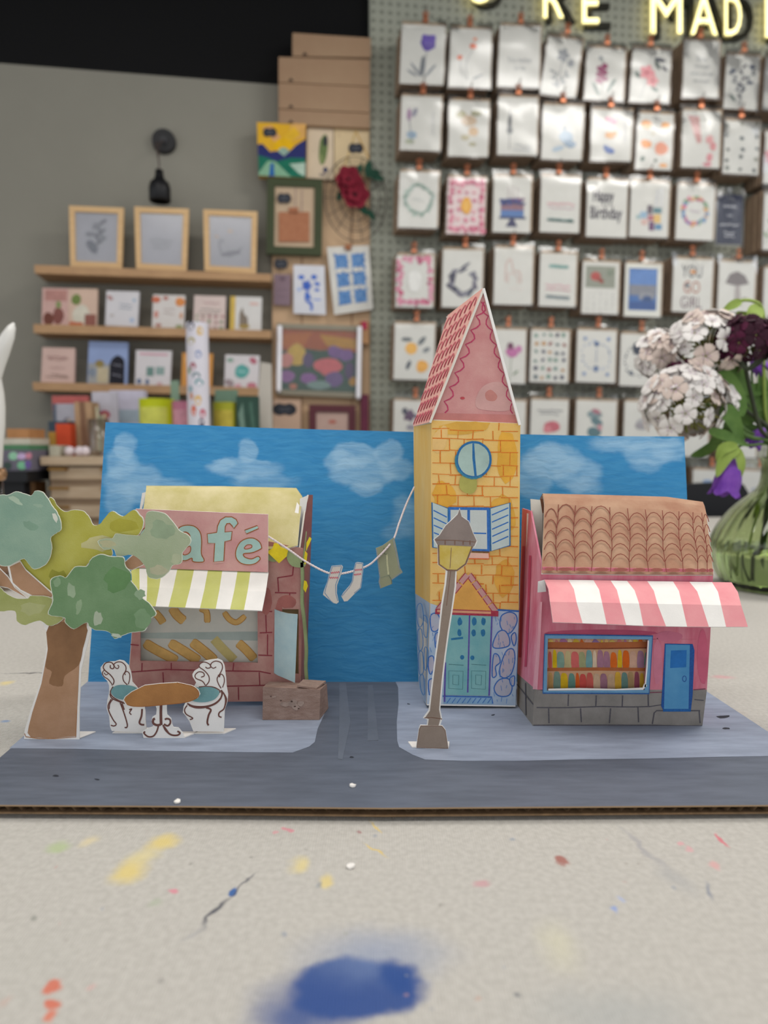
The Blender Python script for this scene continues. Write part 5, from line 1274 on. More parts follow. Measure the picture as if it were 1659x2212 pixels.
card('calendar style card with red bird picture above a grid of dates', 1258, 566, 1336, 678, 2, [('r', .08, .08, .9, .5, '#8a8d80'), E(.36, .28, .14, .13, 0, '#a5504a'), E(.5, .36, .1, .06, 30, '#8c4a40'), E(.75, .2, .1, .1, 0, '#7a8272')] + scatter(['#a9a9a6', '#97979a'], 5, 4, .022, .16, .84, .62, .9, .01), sleeve=True)
card('card with a framed blue photograph of a bridge over water', 1350, 570, 1428, 684, 2, [('r', .1, .09, .88, .88, '#46689c'), ('r', .12, .11, .86, .4, '#5f80b4'), ('r', .12, .4, .86, .6, '#7d7f86'), E(.6, .62, .22, .14, 0, '#8a8c92'), E(.62, .68, .14, .11, 0, '#3f547c'), ('r', .12, .72, .86, .86, '#3d5688')], '#cfcfc6')
card('greeting card spelling YOU GO GIRL in multicoloured letters', 1454, 560, 1538, 674, 2.5, [('t', 'YOU', .2, .12, .74, .34, '#4a4a52'), ('t', 'GO', .26, .42, .7, .64, '#a9705c'), ('t', 'GIRL', .2, .72, .76, .92, '#6a4f5a'), E(.5, .24, .08, .05, 0, '#c98a50'), E(.36, .5, .06, .05, 0, '#5f6f78')])
card('greeting card with one big grey brown mushroom', 1552, 566, 1630, 676, 2.5, [('p', [(.18, .42), (.3, .24), (.5, .18), (.72, .26), (.84, .42), (.6, .46), (.4, .46)], '#77706f'), ('p', [(.46, .46), (.58, .46), (.64, .8), (.44, .8)], '#a39c98'), E(.74, .72, .08, .05, 0, '#9c9692'), E(.5, .84, .2, .03, 0, '#a9a69c')])
card('sliver of a white greeting card at the picture edge, beyond the mushroom card', 1650, 580, 1735, 690, 2, [])
# fifth row
card('greeting card with two yellow lemons and dark leaves', 852, 700, 938, 820, 1.5, [E(.42, .44, .15, .15, 0, '#dca954'), E(.7, .76, .15, .16, 20, '#d9a04a'), E(.3, .28, .14, .05, 0, '#63686a'), E(.68, .3, .06, .14, 40, '#6a7072'), E(.36, .74, .05, .13, 20, '#50565e'), E(.8, .46, .06, .1, 60, '#7a7f82')])
card('greeting card mostly hidden behind the pointed tower roof, beside the lemon card', 956, 705, 1040, 824, 1.5, sprig(.5, .9, .5, .2, GN))
card('greeting card with a pink coneflower, peeking out beside the tower roof', 1052, 712, 1135, 828, 1.5, [E(.64, .42, .17, .13, 20, '#b26a98'), E(.6, .3, .09, .09, 0, '#6d4258'), E(.82, .36, .09, .1, 0, '#b876a0'), E(.75, .8, .1, .03, -40, '#7c8a74'), ('s', [(.64, .5), (.6, .95)], .015, '#7c8a74')])
card('greeting card with rows of small teal, brown and navy buttons', 1146, 714, 1228, 826, 2, scatter(['#4a5b62', '#8a4a42', '#5f7f78', '#3f4258', '#b08450', '#6a8a7c'], 5, 6, .055, .14, .86, .1, .9))
card('greeting card with navy folk ornament and small hearts', 1246, 714, 1330, 826, 2, [E(.5, .26, .07, .07, 0, '#4f6488'), E(.5, .74, .08, .08, 0, '#4f6488'), ('s', [(.5, .36), (.5, .62)], .02, '#7786a0')] + wreath(.5, .5, .38, ['#8b9ab4', '#6f83a4', '#a0acc0'], 18, .03) + [E(x, y, .05, .05, 0, '#7d90b0') for x in (.2, .8) for y in (.16, .84)])
card('greeting card with a bold dark star ornament, half hidden by the white flowers', 1340, 722, 1418, 834, 2, wreath(.5, .5, .4, ['#3f4656', '#59606e'], 26, .03) + bloom(.5, .28, .16, '#333a48', None, 8) + [E(.5, .6, .1, .1, 0, '#8a7a70'), E(.3, .75, .06, .06, 0, '#5a626e'), E(.7, .75, .06, .06, 0, '#5a626e')])
card('white greeting card with little visible print, behind the white flower clusters', 1446, 724, 1528, 836, 2, [('z', .2, .5, .8, .52, GY)])
card('greeting card behind the dark burgundy flower, fifth row', 1552, 730, 1632, 840, 2, sprig(.5, .9, .5, .3, GN))
# sixth row
card('greeting card with a dark plum bouquet, under the lemon card', 850, 866, 934, 980, 1.5, bloom(.4, .28, .14, '#5f4a62') + [E(.28, .2, .07, .09, 0, '#4a4c58'), E(.6, .3, .08, .06, 30, '#6f6a78'), E(.45, .5, .12, .08, 0, '#8d8a92')])
card('greeting card hidden below the tower roof edge, showing a strip of white', 1052, 866, 1134, 980, 1.5, [])
card('greeting card with a red pink snail shape under grey lettering', 1146, 864, 1226, 978, 2, [('z', .18, .2, .85, .2, '#6f7074'), ('z', .25, .26, .75, .27, '#7d7e82'), E(.58, .5, .22, .15, 0, '#b8606a'), E(.46, .56, .12, .1, 0, '#c77a80')])
card('greeting card with teal and pink abstract shapes', 1244, 866, 1330, 980, 2, [E(.46, .26, .2, .1, 0, '#76898c'), E(.5, .2, .12, .06, 20, '#a06a74'), E(.52, .4, .16, .1, 30, '#5c777c'), E(.46, .6, .18, .14, 0, '#4f6f76'), E(.6, .5, .06, .08, 0, '#c08a90')])
card('greeting card with a pale grey stone shape, partly clear of the flower clusters', 1348, 868, 1430, 982, 2, [E(.5, .42, .22, .16, 0, '#a7a6a6'), E(.42, .46, .14, .1, 0, '#938f92')])
card('white greeting card low on the pegboard behind the drooping leaves', 1448, 872, 1530, 986, 2, [E(.5, .4, .2, .12, 0, '#a0a2a0')])
card('greeting card low on the pegboard behind the vase neck', 1552, 876, 1634, 988, 2, [E(.5, .4, .2, .12, 0, '#b0a0a8')])
# seventh row
card('cream topped greeting card with small blue motif, just past the sky card edge', 1496, 1016, 1574, 1120, 2, [E(.4, .24, .14, .07, 0, '#7f98bc'), E(.3, .5, .1, .08, 0, '#8c9cb4')])
card('lowest greeting card, half hidden behind the glass vase', 1598, 1018, 1676, 1122, 2, [E(.5, .4, .2, .1, 0, '#9aa0a8')])
card('lowest row greeting card standing behind the sky card', 1396, 1014, 1474, 1118, 2, [])

# ================================================================== lit letters
sign = thing('lit_letter_sign', PW(.02).hit(1330, 40), 'glowing cream metal letters on dark backings along the top of the pegboard', 'sign')
LG = glow('#fdf0a8', 1.5); LD = plain('#2c2b22', .4)
for ch, x0, y0, x1, y1 in (('U', 1012, -70, 1062, 6), ('R', 1174, -48, 1218, 38), ('E', 1258, -38, 1294, 50), ('M', 1406, -18, 1474, 72), ('A', 1492, -12, 1550, 76), ('D', 1566, -10, 1602, 76), ('E', 1654, -6, 1694, 80)):
    mb = MB(); mb.textbox(PW(.036), ch, x0, y0, x1, y1, LG, 0, .008, glow('#e8d890', .5)); ob = mb.build('letter', sign)
    mb = MB(); mb.textbox(PW(.018), ch, x0 + 8, y0 + 3, x1 + 26, y1 + 10, LD, 0, .016); mb.build('backing', ob)
# ================================================================== wall shelves with frames and books
OAK = paint('#a5825f', .12, 12, .6, 0, '#b4906a', stretch=(1, 6, 6)); PINE = paint('#c9a577', .1, 12, .6, 0, '#d4b284', stretch=(1, 6, 6))
for lab, q in (('long oak picture ledge holding the three framed prints', [(74, 574), (586, 594), (586, 608), (75, 590)]), ('long oak ledge with five illustrated books, middle of the three wall ledges', [(72, 702), (586, 716), (586, 731), (73, 719)]),
               ('lowest oak ledge on the sage wall, behind the spotted paper roll', [(70, 827), (586, 840), (586, 856), (72, 843)])):
    mb = MB(); mb.slab(PW(.085), q, .112, OAK); mb.slab(PW(.088), [(q[0][0], q[0][1] - 2), (q[1][0], q[1][1] - 2), q[2], q[3]], .003, OAK)
    tag(mb.build('wall_shelf'), lab, 'shelf', 'oak picture ledges on the sage wall')
def fr_pic(name, lab, cat, q, bw, off, frame_m, in_hx, ops, group=None, glass=False, th=.014, extra=None):
    pl = PW(off)
    o = thing(name, pl.hit((q[2][0] + q[3][0]) / 2, (q[2][1] + q[3][1]) / 2), lab, cat, group)
    w = math.hypot(q[1][0] - q[0][0], q[1][1] - q[0][1]); h = math.hypot(q[3][0] - q[0][0], q[3][1] - q[0][1])
    u, v = bw / w, bw / h
    inn = [bil(q, u, v), bil(q, 1 - u, v), bil(q, 1 - u, 1 - v), bil(q, u, 1 - v)]
    mb = MB()
    for i in range(4):
        j = (i + 1) % 4
        mb.slab(pl, [q[i], q[j], inn[j], inn[i]], th, frame_m)
    mb.build('picture_frame', o)
    mb = MB(); p2 = pl.off(-.006); ii = scale_about(inn, 1.02); mb.slab(p2, ii, .002, paint(in_hx, .04, 20, .8, 0)); draw(mb, p2, inn, ops); mb.build('picture_print', o)
    if glass:
        mb = MB(); p3 = pl.off(-.003); mb.slab(p3, ii, .001, film()); mb.build('glass_pane', o)
    if extra: extra(o, pl, inn)
    return o
g = 'framed prints on the top oak ledge'
fr_pic('framed_print', 'pale wood frame with a grey flower drawing, nearest the wall end of the top ledge', 'picture frame', [(149, 444), (267, 449), (263, 580), (152, 575)], 12, .06, PINE, '#a9a9b0', sprig(.5, .85, .6, .2, '#808288', 6, .12, .02) + [E(.4, .7, .18, .1, 50, '#777a82'), E(.5, .3, .1, .06, 0, '#8a8c92'), E(.35, .45, .1, .06, 0, '#8a8c92'), E(.66, .5, .1, .05, 30, '#8a8c92')], g, True)
fr_pic('framed_print', 'pale wood frame with faint lines of writing, under the black wall lamp', 'picture frame', [(290, 446), (408, 451), (403, 586), (294, 580)], 12, .06, PINE, '#aeaeb5', [('z', .22, .52, .78, .53, '#95969c'), ('z', .26, .6, .74, .61, '#95969c'), ('z', .3, .68, .7, .69, '#9a9aa0')], g, True)
fr_pic('framed_print', 'pale wood frame with a curled grey leaf drawing, beside the green frame', 'picture frame', [(439, 452), (556, 457), (553, 591), (442, 585)], 12, .06, PINE, '#a9a9b0', [E(.3, .5, .08, .05, 60, '#9a9ba2'), E(.52, .74, .24, .06, -12, '#85868e'), ('s', [(.22, .5), (.3, .75), (.55, .78), (.78, .6)], .03, '#85868e'), E(.18, .42, .05, .03, 0, '#b59a84'), E(.5, .3, .06, .03, 0, '#c0a48c')], g, True)
# wall lamp
pwl = PW(-.03)
lc = pwl.hit(355, 308)
o = thing('wall_lamp', lc, 'black wall lamp with round plate and hanging bell shade above the middle frame', 'wall lamp')
def along(c, r, d0, d1, m, mb, n=24, r2=None):
    Z = Vector((0, 0, 1)); rows = []
    for d, rr in ((d0, 0.0001), (d0, r), (d1, r2 or r), (d1, 0.0001)):
        rows.append([c + WALL_N * d + (WALL_D * math.cos(6.2832 * k / n) + Z * math.sin(6.2832 * k / n)) * rr for k in range(n)])
    mb.grid(rows, m, closed=True)
LMP = plain('#141416', .45)
mb = MB(); along(lc, .036, .001, .018, LMP, mb, r2=.034); along(lc, .012, .018, .022, plain('#222226', .4), mb); mb.build('wall_plate', o)
sh = PW(.06).hit(344, 372)
mb = MB(); mb.tube([lc + WALL_N * .02 + Vector((-.012, 0, -.01)), lc + WALL_N * .07 + Vector((-.016, 0, -.03)), sh + Vector((0, 0, .03)), sh], .0022, plain('#4a3c36', .6), 6); mb.tube([sh + Vector((0, 0, .045)), sh + Vector((.004, 0, .08)), lc + WALL_N * .018], .0018, plain('#4a3c36', .6), 6); mb.build('cord', o)
mb = MB(); s_ = .00148
mb.lathe(sh, [(.0001, .008), (.011, .006), (.013, -.012), (.016, -.02), (.027, -.03), (.031, -.045), (.031, -.082), (.028, -.084), (.028, -.05), (.0001, -.04)], LMP, 28); mb.build('lamp_shade', o, smooth=True)
# books on the ledges
def book(lab, q, hx, ops, off=.055, th=.016, side=None, name='picture_book', cat='book', group='illustrated books on the oak ledges'):
    pl = PW(off); mb = MB(); mb.slab(pl, q, th, paint(hx, .05, 14, .7, 0), paint(side or hx, .05, 14, .7, 0)); draw(mb, pl, q, ops)
    return tag(mb.build(name), lab, cat, group)
book('wide pink and cream book with green dot and dark brown figures, on the middle ledge', [(92, 622), (211, 624), (209, 706), (90, 700)], '#c9ae9c', [('r', 0, 0, .48, 1, '#c3a098'), ('r', .05, .05, .45, .35, '#ad8078'), E(.62, .3, .09, .1, 0, '#6f8048'), E(.3, .75, .1, .16, 0, '#7d4f48'), E(.12, .85, .1, .12, 0, '#6d4238'), E(.72, .7, .16, .18, 0, '#c9c4b4'), ('r', .78, .68, .98, .98, '#8a5a50'), E(.3, .45, .05, .07, 0, '#7d8a5a'), ('r', .5, .9, .75, 1, '#b5684a')])
book('white book with small blue grey lettering and tiny blue sketches, on the middle ledge', [(230, 628), (301, 630), (297, 706), (227, 703)], '#cbc9cc', [('z', .42, .38, .8, .39, '#8f98a4'), ('z', .42, .48, .8, .5, '#8f98a4'), E(.12, .2, .1, .06, 40, '#b08a88'), E(.86, .25, .05, .05, 0, '#9ab0c4'), E(.82, .82, .07, .07, 0, '#a8b8d0'), E(.2, .7, .06, .04, 0, '#b0a8a4')])
book('white book ringed with orange and red flowers, on the middle ledge', [(331, 636), (400, 638), (397, 712), (328, 707)], '#cdc8c4', [E(.1, .15, .14, .1, 0, '#c07058'), E(.85, .2, .16, .14, 0, '#d08850'), E(.4, .1, .08, .06, 0, '#a86a60'), E(.12, .6, .07, .12, 0, '#c08a80'), E(.2, .92, .1, .06, 0, '#b08074'), E(.9, .6, .06, .1, 0, '#c49a80'), E(.85, .92, .12, .06, 0, '#8a9468'), ('z', .35, .42, .7, .44, '#b8a8a4'), ('z', .35, .55, .7, .57, '#b8a8a4')])
book('pale pink book with grey green leafy print, behind the spotted paper roll', [(420, 638), (488, 640), (486, 714), (417, 711)], '#cdbcb6', [('z', .3, .2, .8, .22, '#b08c8c'), ('z', .2, .4, .85, .42, '#8f8f88'), ('z', .15, .5, .8, .52, '#9a948c')] + scatter(['#a87f80', '#88967c', '#a08a84'], 5, 3, .06, .1, .9, .6, .92))
book('white book with yellow spine and brown castle drawing on the middle ledge', [(498, 640), (566, 642), (564, 718), (496, 714)], '#cfcdca', [('r', 0, 0, .16, 1, '#c9ac58'), ('p', [(.3, .9), (.3, .5), (.38, .3), (.44, .5), (.56, .6), (.58, .9)], '#7f7468'), E(.46, .86, .18, .08, 0, '#a08a54'), E(.75, .2, .16, .05, 0, '#d0b0a8')])
book('dusty pink book with brown lettering bands, at the wall end of the lowest ledge', [(92, 750), (162, 752), (160, 833), (88, 828)], '#c9aca2', [('z', .15, .25, .8, .27, '#8f6864'), ('z', .2, .32, .75, .33, '#8f6864'), ('z', .25, .55, .72, .56, '#b0908a'), ('z', .15, .8, .82, .8, '#8a7468'), ('z', .3, .74, .8, .76, '#80685c')])
book('tall blue book with a black arched doorway on its cover, on the lowest ledge', [(192, 737), (277, 740), (274, 838), (188, 832)], '#8b9cc2', [('r', .02, .5, .58, .98, '#9a9a98'), E(.3, .5, .12, .1, 0, '#8a7a4c'), ('r', .25, .58, .52, .92, '#b8ac90'), E(.12, .7, .1, .12, 0, '#7f8894'), E(.74, .5, .19, .24, 0, '#24242c'), ('r', .55, .5, .93, .98, '#24242c'), ('z', .62, .5, .86, .52, '#7a7a84'), ('z', .62, .72, .86, .74, '#7a7a84')])
book('white book with two teal cups under a pink title, on the lowest ledge', [(294, 756), (371, 758), (367, 838), (291, 835)], '#cfcbcd', [('s', [(.1, .1), (.9, .11)], .05, '#c892a0'), ('r', .32, .45, .52, .7, '#6d8a84'), ('r', .58, .44, .82, .66, '#8aa09c'), E(.12, .85, .07, .08, 0, '#5f6f8a'), E(.35, .86, .06, .09, 0, '#6f7c94'), E(.7, .9, .08, .05, 0, '#c0a0a4')])
book('orange book half hidden behind the spotted paper roll', [(394, 762), (460, 764), (457, 842), (391, 839)], '#c98e48', [('r', .1, .1, .9, .3, '#d8a868')])
book('white book with teal circle and red leaves on the lowest ledge', [(487, 766), (561, 768), (558, 846), (484, 842)], '#d0ccce', [E(.5, .46, .21, .21, 0, '#5fa39e'), ('z', .38, .45, .62, .46, '#a8d0cc'), E(.82, .15, .12, .09, 40, '#b06a78'), E(.15, .15, .1, .07, 0, '#88a094'), E(.15, .8, .14, .1, 30, '#9a8c90'), E(.8, .84, .14, .09, 0, '#c07a88'), E(.4, .88, .1, .08, 0, '#d0a0ac')])

# ================================================================== wooden display panel between shelves and pegboard
mb = MB(); mb.slab(PW(-.005), [(588, 270), (799, 281), (799, 1010), (588, 1010)], .022, paint('#c0a080', .08, 4, .7, 0, '#c8aa88', stretch=(1, 1, .2)))
for x0 in (652, 760): mb.stroke(PW(-.005), [(x0, 270), (x0, 1000)], 4, paint('#9a7c60', .1, 5), .0006)
pn = mb.build('plywood_display_panel'); tag(pn, 'light plywood display panel hung with prints between the oak ledges and the pegboard', 'display panel')
BOX = paint('#9a7c62', .06, 5, .75, 0, '#a58a6e')
for k, (lab, q) in enumerate((('brown kraft box topmost of the four stacked beside the pegboard', [(632, 71), (801, 82), (801, 124), (632, 121)]), ('wide brown kraft box second from the top of the stack', [(602, 123), (799, 129), (799, 186), (602, 177)]),
             ('brown kraft box third from the top of the stack', [(602, 179), (799, 188), (799, 243), (602, 234)]), ('lowest brown kraft box resting on the plywood panel', [(602, 236), (799, 245), (799, 277), (602, 267)]))):
    mb = MB(); d = .03 + .004 * (3 - k); mb.slab(PW(d), q, .055, BOX)
    x, y = q[3]; mb.decal(PW(d), [(x + 20, y - 1), (x + 26, y - 9), (x + 33, y - 1)], plain('#4a3a30'), .0006)
    tag(mb.build('kraft_box'), lab, 'box', 'kraft boxes stacked beside the pegboard')
STK = plain('#23262f', .5)
def sticker(px, py, rx, ry, off, parent):
    mb = MB(); pl = PW(off); o = cr([(px - rx, py - ry * .5), (px - rx * .5, py - ry), (px, py - ry * .8), (px + rx * .5, py - ry), (px + rx, py - ry * .4), (px + rx, py + ry * .5), (px + rx * .5, py + ry), (px, py + ry * .8), (px - rx * .5, py + ry), (px - rx, py + ry * .5)], True, 3)
    mb.slab(pl, o, .001, STK)
    for t in (-.25, .25): mb.stroke(pl, [(px - rx * .5, py + ry * t), (px + rx * .5, py + ry * t)], 1.2, plain('#6a6e78'), .0004)
    ob = mb.build('label_sticker', parent)
    return ob
def flat(name, lab, cat, q, off, th, hx, ops, group=None, side=None):
    pl = PW(off); o = thing(name, pl.hit((q[2][0] + q[3][0]) / 2, (q[2][1] + q[3][1]) / 2), lab, cat, group)
    mb = MB(); mb.slab(pl, q, th, paint(hx, .06, 16, .75, 0), paint(side or hx, .05, 14, .75, 0)); draw(mb, pl, q, ops); mb.build('picture_board', o)
    return o
o = flat('sunrise_picture', 'square picture of a yellow sun rising over navy hills and green fields', 'picture', [(555, 264), (661, 268), (659, 384), (559, 379)], .03, .03, '#d9a728',
     [('p', [(.1, .1), (.3, .05), (.5, .3), (.4, .4)], '#cf9c6c'), ('p', [(.7, 0), (1, 0), (1, .25), (.6, .35)], '#d3a25c'), ('p', [(.5, .3), (.75, .05), (.9, .2), (.6, .4)], '#dcae30'), E(.54, .48, .22, .22, 0, '#dfae14'), E(.54, .56, .13, .12, 0, '#8fa99a'),
      ('p', [(0, .42), (.1, .4), (.26, .55), (.4, .52), (.55, .62), (.8, .4), (1, .28), (1, .75), (0, .72)], '#2c3166'), ('p', [(0, .62), (.2, .66), (.4, .72), (.7, .64), (1, .64), (1, 1), (0, 1)], '#1c6a54'),
      ('p', [(0, .95), (.2, .72), (.36, .72), (.7, 1), (0, 1)], '#7fa88a'), ('p', [(.22, 1), (.26, .76), (.33, .76), (.34, 1)], '#2a5f9c'), ('p', [(.66, .76), (1, .72), (1, .98), (.85, .92)], '#a9bfae')], side='#c9a860')
sticker(583, 286, 14, 10, .0315, o)
o = flat('leaf_bookmark_picture', 'cream strip card with a green leaf, beside the sunrise picture', 'picture', [(664, 276), (720, 279), (720, 388), (662, 384)], .014, .006, '#cfbca2', [E(.62, .42, .17, .62, 2, '#66784a'), E(.7, .25, .09, .2, 0, '#2c3038'), E(.7, .82, .09, .12, 0, '#2e3a5c'), E(.6, .92, .14, .06, 0, '#8c8078'), E(.55, .6, .09, .2, -10, '#7d8a58')])
o = flat('cream_picture_plaque', 'cream wooden plaque with gold triangle and dark sticker, above the wire hoop', 'plaque', [(722, 276), (797, 280), (797, 384), (722, 384)], .014, .008, '#cdb791', [('s', [(.62, .05), (.3, .75)], .03, '#c0a05c'), ('s', [(.62, .05), (1, .6)], .03, '#bf9448'), ('s', [(.1, .1), (.16, .14), (.1, .18)], .02, '#b0987c')])
sticker(769, 320, 15, 11, .016, o)
GF = paint('#3a4228', .08, 14, .5, 0)
def linocut(o, pl, inn):
    mb = MB(); p2 = pl.off(-.001); mb.slab(p2, rq_(602, 458, 668, 522), .006, paint('#a06a4e', .14, 60, .9, 0, '#ac7658')); mb.slab(p2, rq_(624, 448, 644, 462), .005, paint('#a06a4e', .14, 60, .9, 0)); mb.build('terracotta_block', o)
    sticker(614, 428, 14, 11, .027, o)
fr_pic('green_picture_frame', 'dark green wooden frame around a terracotta print block and dark sticker', 'picture frame', [(577, 384), (697, 388), (695, 552), (575, 548)], 17, .026, GF, '#bba48a', [('r', .5, .02, .54, .5, '#a58f80'), ('r', .66, .05, .7, .6, '#a58f80')], None, False, .02, linocut)
o = flat('mauve_picture_tag', 'mauve cardboard tag with a dark oval sticker above it', 'tag', [(592, 592), (628, 593), (627, 660), (591, 658)], .012, .003, '#84707a', [E(.5, .15, .18, .12, 0, '#6a5862'), ('z', .2, .5, .8, .5, '#75636c'), ('z', .2, .7, .8, .7, '#75636c')])
sticker(607, 570, 14, 11, .012, o)
BL = '#4a6fc0'
o = flat('blue_flower_print_picture', 'white print with scattered cobalt blue flowers, hanging on the plywood panel', 'print', [(634, 572), (701, 574), (704, 680), (634, 677)], .016, .002, '#cfd0d6', bloom(.42, .42, .14, '#3f62b8') + [E(.25, .25, .1, .08, 0, BL), E(.65, .24, .1, .08, 0, BL), E(.75, .38, .1, .06, 20, BL), E(.46, .62, .16, .06, 60, BL), E(.52, .78, .12, .05, 40, BL), E(.74, .5, .08, .05, 0, BL), ('s', [(.62, .7), (.85, .7)], .04, '#6f8cd0'), E(.4, .68, .14, .05, 80, BL), E(.18, .5, .06, .06, 0, '#9ab0dc'), E(.56, .88, .05, .08, 0, BL)])
o = flat('blue_tile_print_picture', 'tilted white print with six blue tile squares in two columns', 'print', [(706, 534), (797, 530), (806, 668), (722, 680)], .022, .002, '#cdcbc4', [('r', x, y, x + .3, y + .2, '#5f87b8') for x in (.16, .56) for y in (.12, .4, .67)] + scatter(['#7f9fc6', '#4f78ae'], 6, 9, .035, .18, .84, .14, .85))
mb = MB(); cp = PW(.026).hit(752, 534); mb.box(cp, (.02, .008, .016), plain('#8a5a3c', .4, .4)); tag(mb.build('hanging_clip'), 'small brown clip holding the tilted blue tile print', 'clip')
# wire hoop with red flowers
hc = PW(.03).hit(768, 430)
o = thing('hanging_wire_hoop', hc, 'round black wire hoop with dark red fabric flowers and green leaves', 'wreath')
WR = plain('#3f3a34', .5); k_ = .00148
def hp(a, r, d=0): return hc + WALL_D * (r * .76 * math.cos(a)) * k_ * 1.0 + Vector((0, 0, r * math.sin(a))) * k_ + WALL_N * d
mb = MB()
for r in (86, 66, 44, 22): mb.tube([hp(6.2832 * i / 40, r) for i in range(41)], .0014, WR, 5)
for i in range(14): mb.tube([hp(6.2832 * i / 14, 8), hp(6.2832 * i / 14, 86)], .0011, WR, 5)
mb.build('wire_mesh', o)
RDm = paint('#7d1f30', .2, 90, .8, 0); LF = paint('#1f4434', .2, 60, .8, 0)
def pet(c, n, r, m, mb, cup=.3):
    for i in range(n):
        a = 6.2832 * i / n
        ax_, bx = (WALL_D * math.cos(a) + Vector((0, 0, math.sin(a)))), (WALL_D * -math.sin(a) + Vector((0, 0, math.cos(a))))
        rows = []
        for t, w in ((.1, .12), (.45, .42), (.8, .4), (1.0, .1)):
            rows.append([c + ax_ * r * t + bx * r * w * s + WALL_N * (.008 + r * cup * t * t + .003 * abs(s)) for s in (-1, 0, 1)])
        mb.grid(rows, m)
for (x, y, r) in ((752, 392, 28), (766, 424, 30), (745, 404, 18)):
    mb = MB(); c = PW(.034).hit(x, y); pet(c, 6, r * k_, RDm, mb); pet(c + WALL_N * .006, 5, r * .6 * k_, RDm, mb, .5); mb.lathe(c + WALL_N * .016, [(.0001, .006), (.006, .004), (.006, -.004), (.0001, -.006)], plain('#3a1018'), 8); mb.build('red_flower', o, smooth=True)
for (x, y, L_, a) in ((775, 368, 30, 60), (795, 365, 38, 80), (805, 376, 34, 20), (815, 385, 32, -10), (733, 424, 26, 250), (785, 455, 36, -35), (800, 465, 30, -50), (765, 370, 24, 110)):
    mb = MB(); c = PW(.032).hit(x, y); aa = math.radians(a); ax_ = WALL_D * math.cos(aa) + Vector((0, 0, math.sin(aa))); bx = WALL_D * -math.sin(aa) + Vector((0, 0, math.cos(aa)))
    rows = [[c + ax_ * (t - .5) * L_ * k_ + bx * s * w * L_ * k_ + WALL_N * (.006 * math.sin(3 * t) + .003 * abs(s)) for s in (-1, 0, 1)] for t, w in ((0, .02), (.3, .2), (.6, .22), (1, .02))]
    mb.grid(rows, LF); mb.build('leaf', o, smooth=True)
# flower painting in a clear sleeve
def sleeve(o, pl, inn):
    mb = MB(); AC = plain('#eceaee', .25, 0, .6, .4)  # white rods imitate the bright reflections along the sleeve edges
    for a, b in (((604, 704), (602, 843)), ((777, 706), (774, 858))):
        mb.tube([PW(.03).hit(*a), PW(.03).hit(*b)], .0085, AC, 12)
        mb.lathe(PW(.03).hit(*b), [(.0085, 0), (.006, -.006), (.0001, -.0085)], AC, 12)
        mb.build('edge_highlight_rod', o, smooth=True); mb = MB()
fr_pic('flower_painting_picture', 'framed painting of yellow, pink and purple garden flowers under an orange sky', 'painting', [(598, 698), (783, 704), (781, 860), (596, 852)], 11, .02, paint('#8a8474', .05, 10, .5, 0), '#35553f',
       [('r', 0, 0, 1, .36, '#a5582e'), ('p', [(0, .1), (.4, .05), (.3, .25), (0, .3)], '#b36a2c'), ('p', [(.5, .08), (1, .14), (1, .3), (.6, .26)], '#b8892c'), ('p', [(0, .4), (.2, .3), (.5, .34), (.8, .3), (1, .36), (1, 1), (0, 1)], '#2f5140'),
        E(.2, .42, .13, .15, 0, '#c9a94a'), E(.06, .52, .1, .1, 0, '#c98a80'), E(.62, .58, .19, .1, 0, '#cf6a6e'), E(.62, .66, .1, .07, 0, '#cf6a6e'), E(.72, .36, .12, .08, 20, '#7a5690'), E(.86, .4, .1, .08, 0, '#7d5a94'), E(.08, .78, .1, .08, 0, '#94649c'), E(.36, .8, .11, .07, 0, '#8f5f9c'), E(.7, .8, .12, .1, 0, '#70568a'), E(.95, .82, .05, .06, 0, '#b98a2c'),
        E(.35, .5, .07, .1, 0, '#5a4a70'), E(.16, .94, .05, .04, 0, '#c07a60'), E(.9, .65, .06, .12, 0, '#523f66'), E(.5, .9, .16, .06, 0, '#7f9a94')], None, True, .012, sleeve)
MAR = paint('#5a2c34', .08, 14, .5, 0)
o = fr_pic('maroon_picture_frame', 'dark maroon wooden frame with pinkish inside, below the flower painting', 'picture frame', [(668, 874), (768, 876), (768, 990), (668, 990)], 15, .024, MAR, '#bb9f94', [E(.5, .25, .12, .06, 0, '#b0695c')])
o = flat('kraft_picture_panel', 'pale kraft board with a wide navy sticker, beside the maroon frame', 'board', [(590, 862), (650, 864), (650, 990), (590, 990)], .008, .008, '#c2a48e', [])
sticker(615, 884, 24, 13, .01, o)
mb = MB(); mb.slab(PW(.02), [(780, 852), (796, 852), (796, 990), (780, 990)], .022, paint('#6a2f44', .1, 20, .6, 0)); tag(mb.build('maroon_hanging_strip'), 'narrow maroon board standing beside the maroon frame', 'board')
mb = MB(); mb.slab(PW(.02), [(779, 694), (797, 695), (797, 742), (780, 742)], .03, paint('#b58a62', .1, 20, .6, 0)); mb.slab(PW(.022), [(781, 694), (793, 695), (793, 712), (781, 711)], .003, paint('#b03050', .1, 20, .6, 0)); tag(mb.build('wooden_hanging_tag'), 'small wooden tag with a crimson top behind the flower painting edge', 'tag')

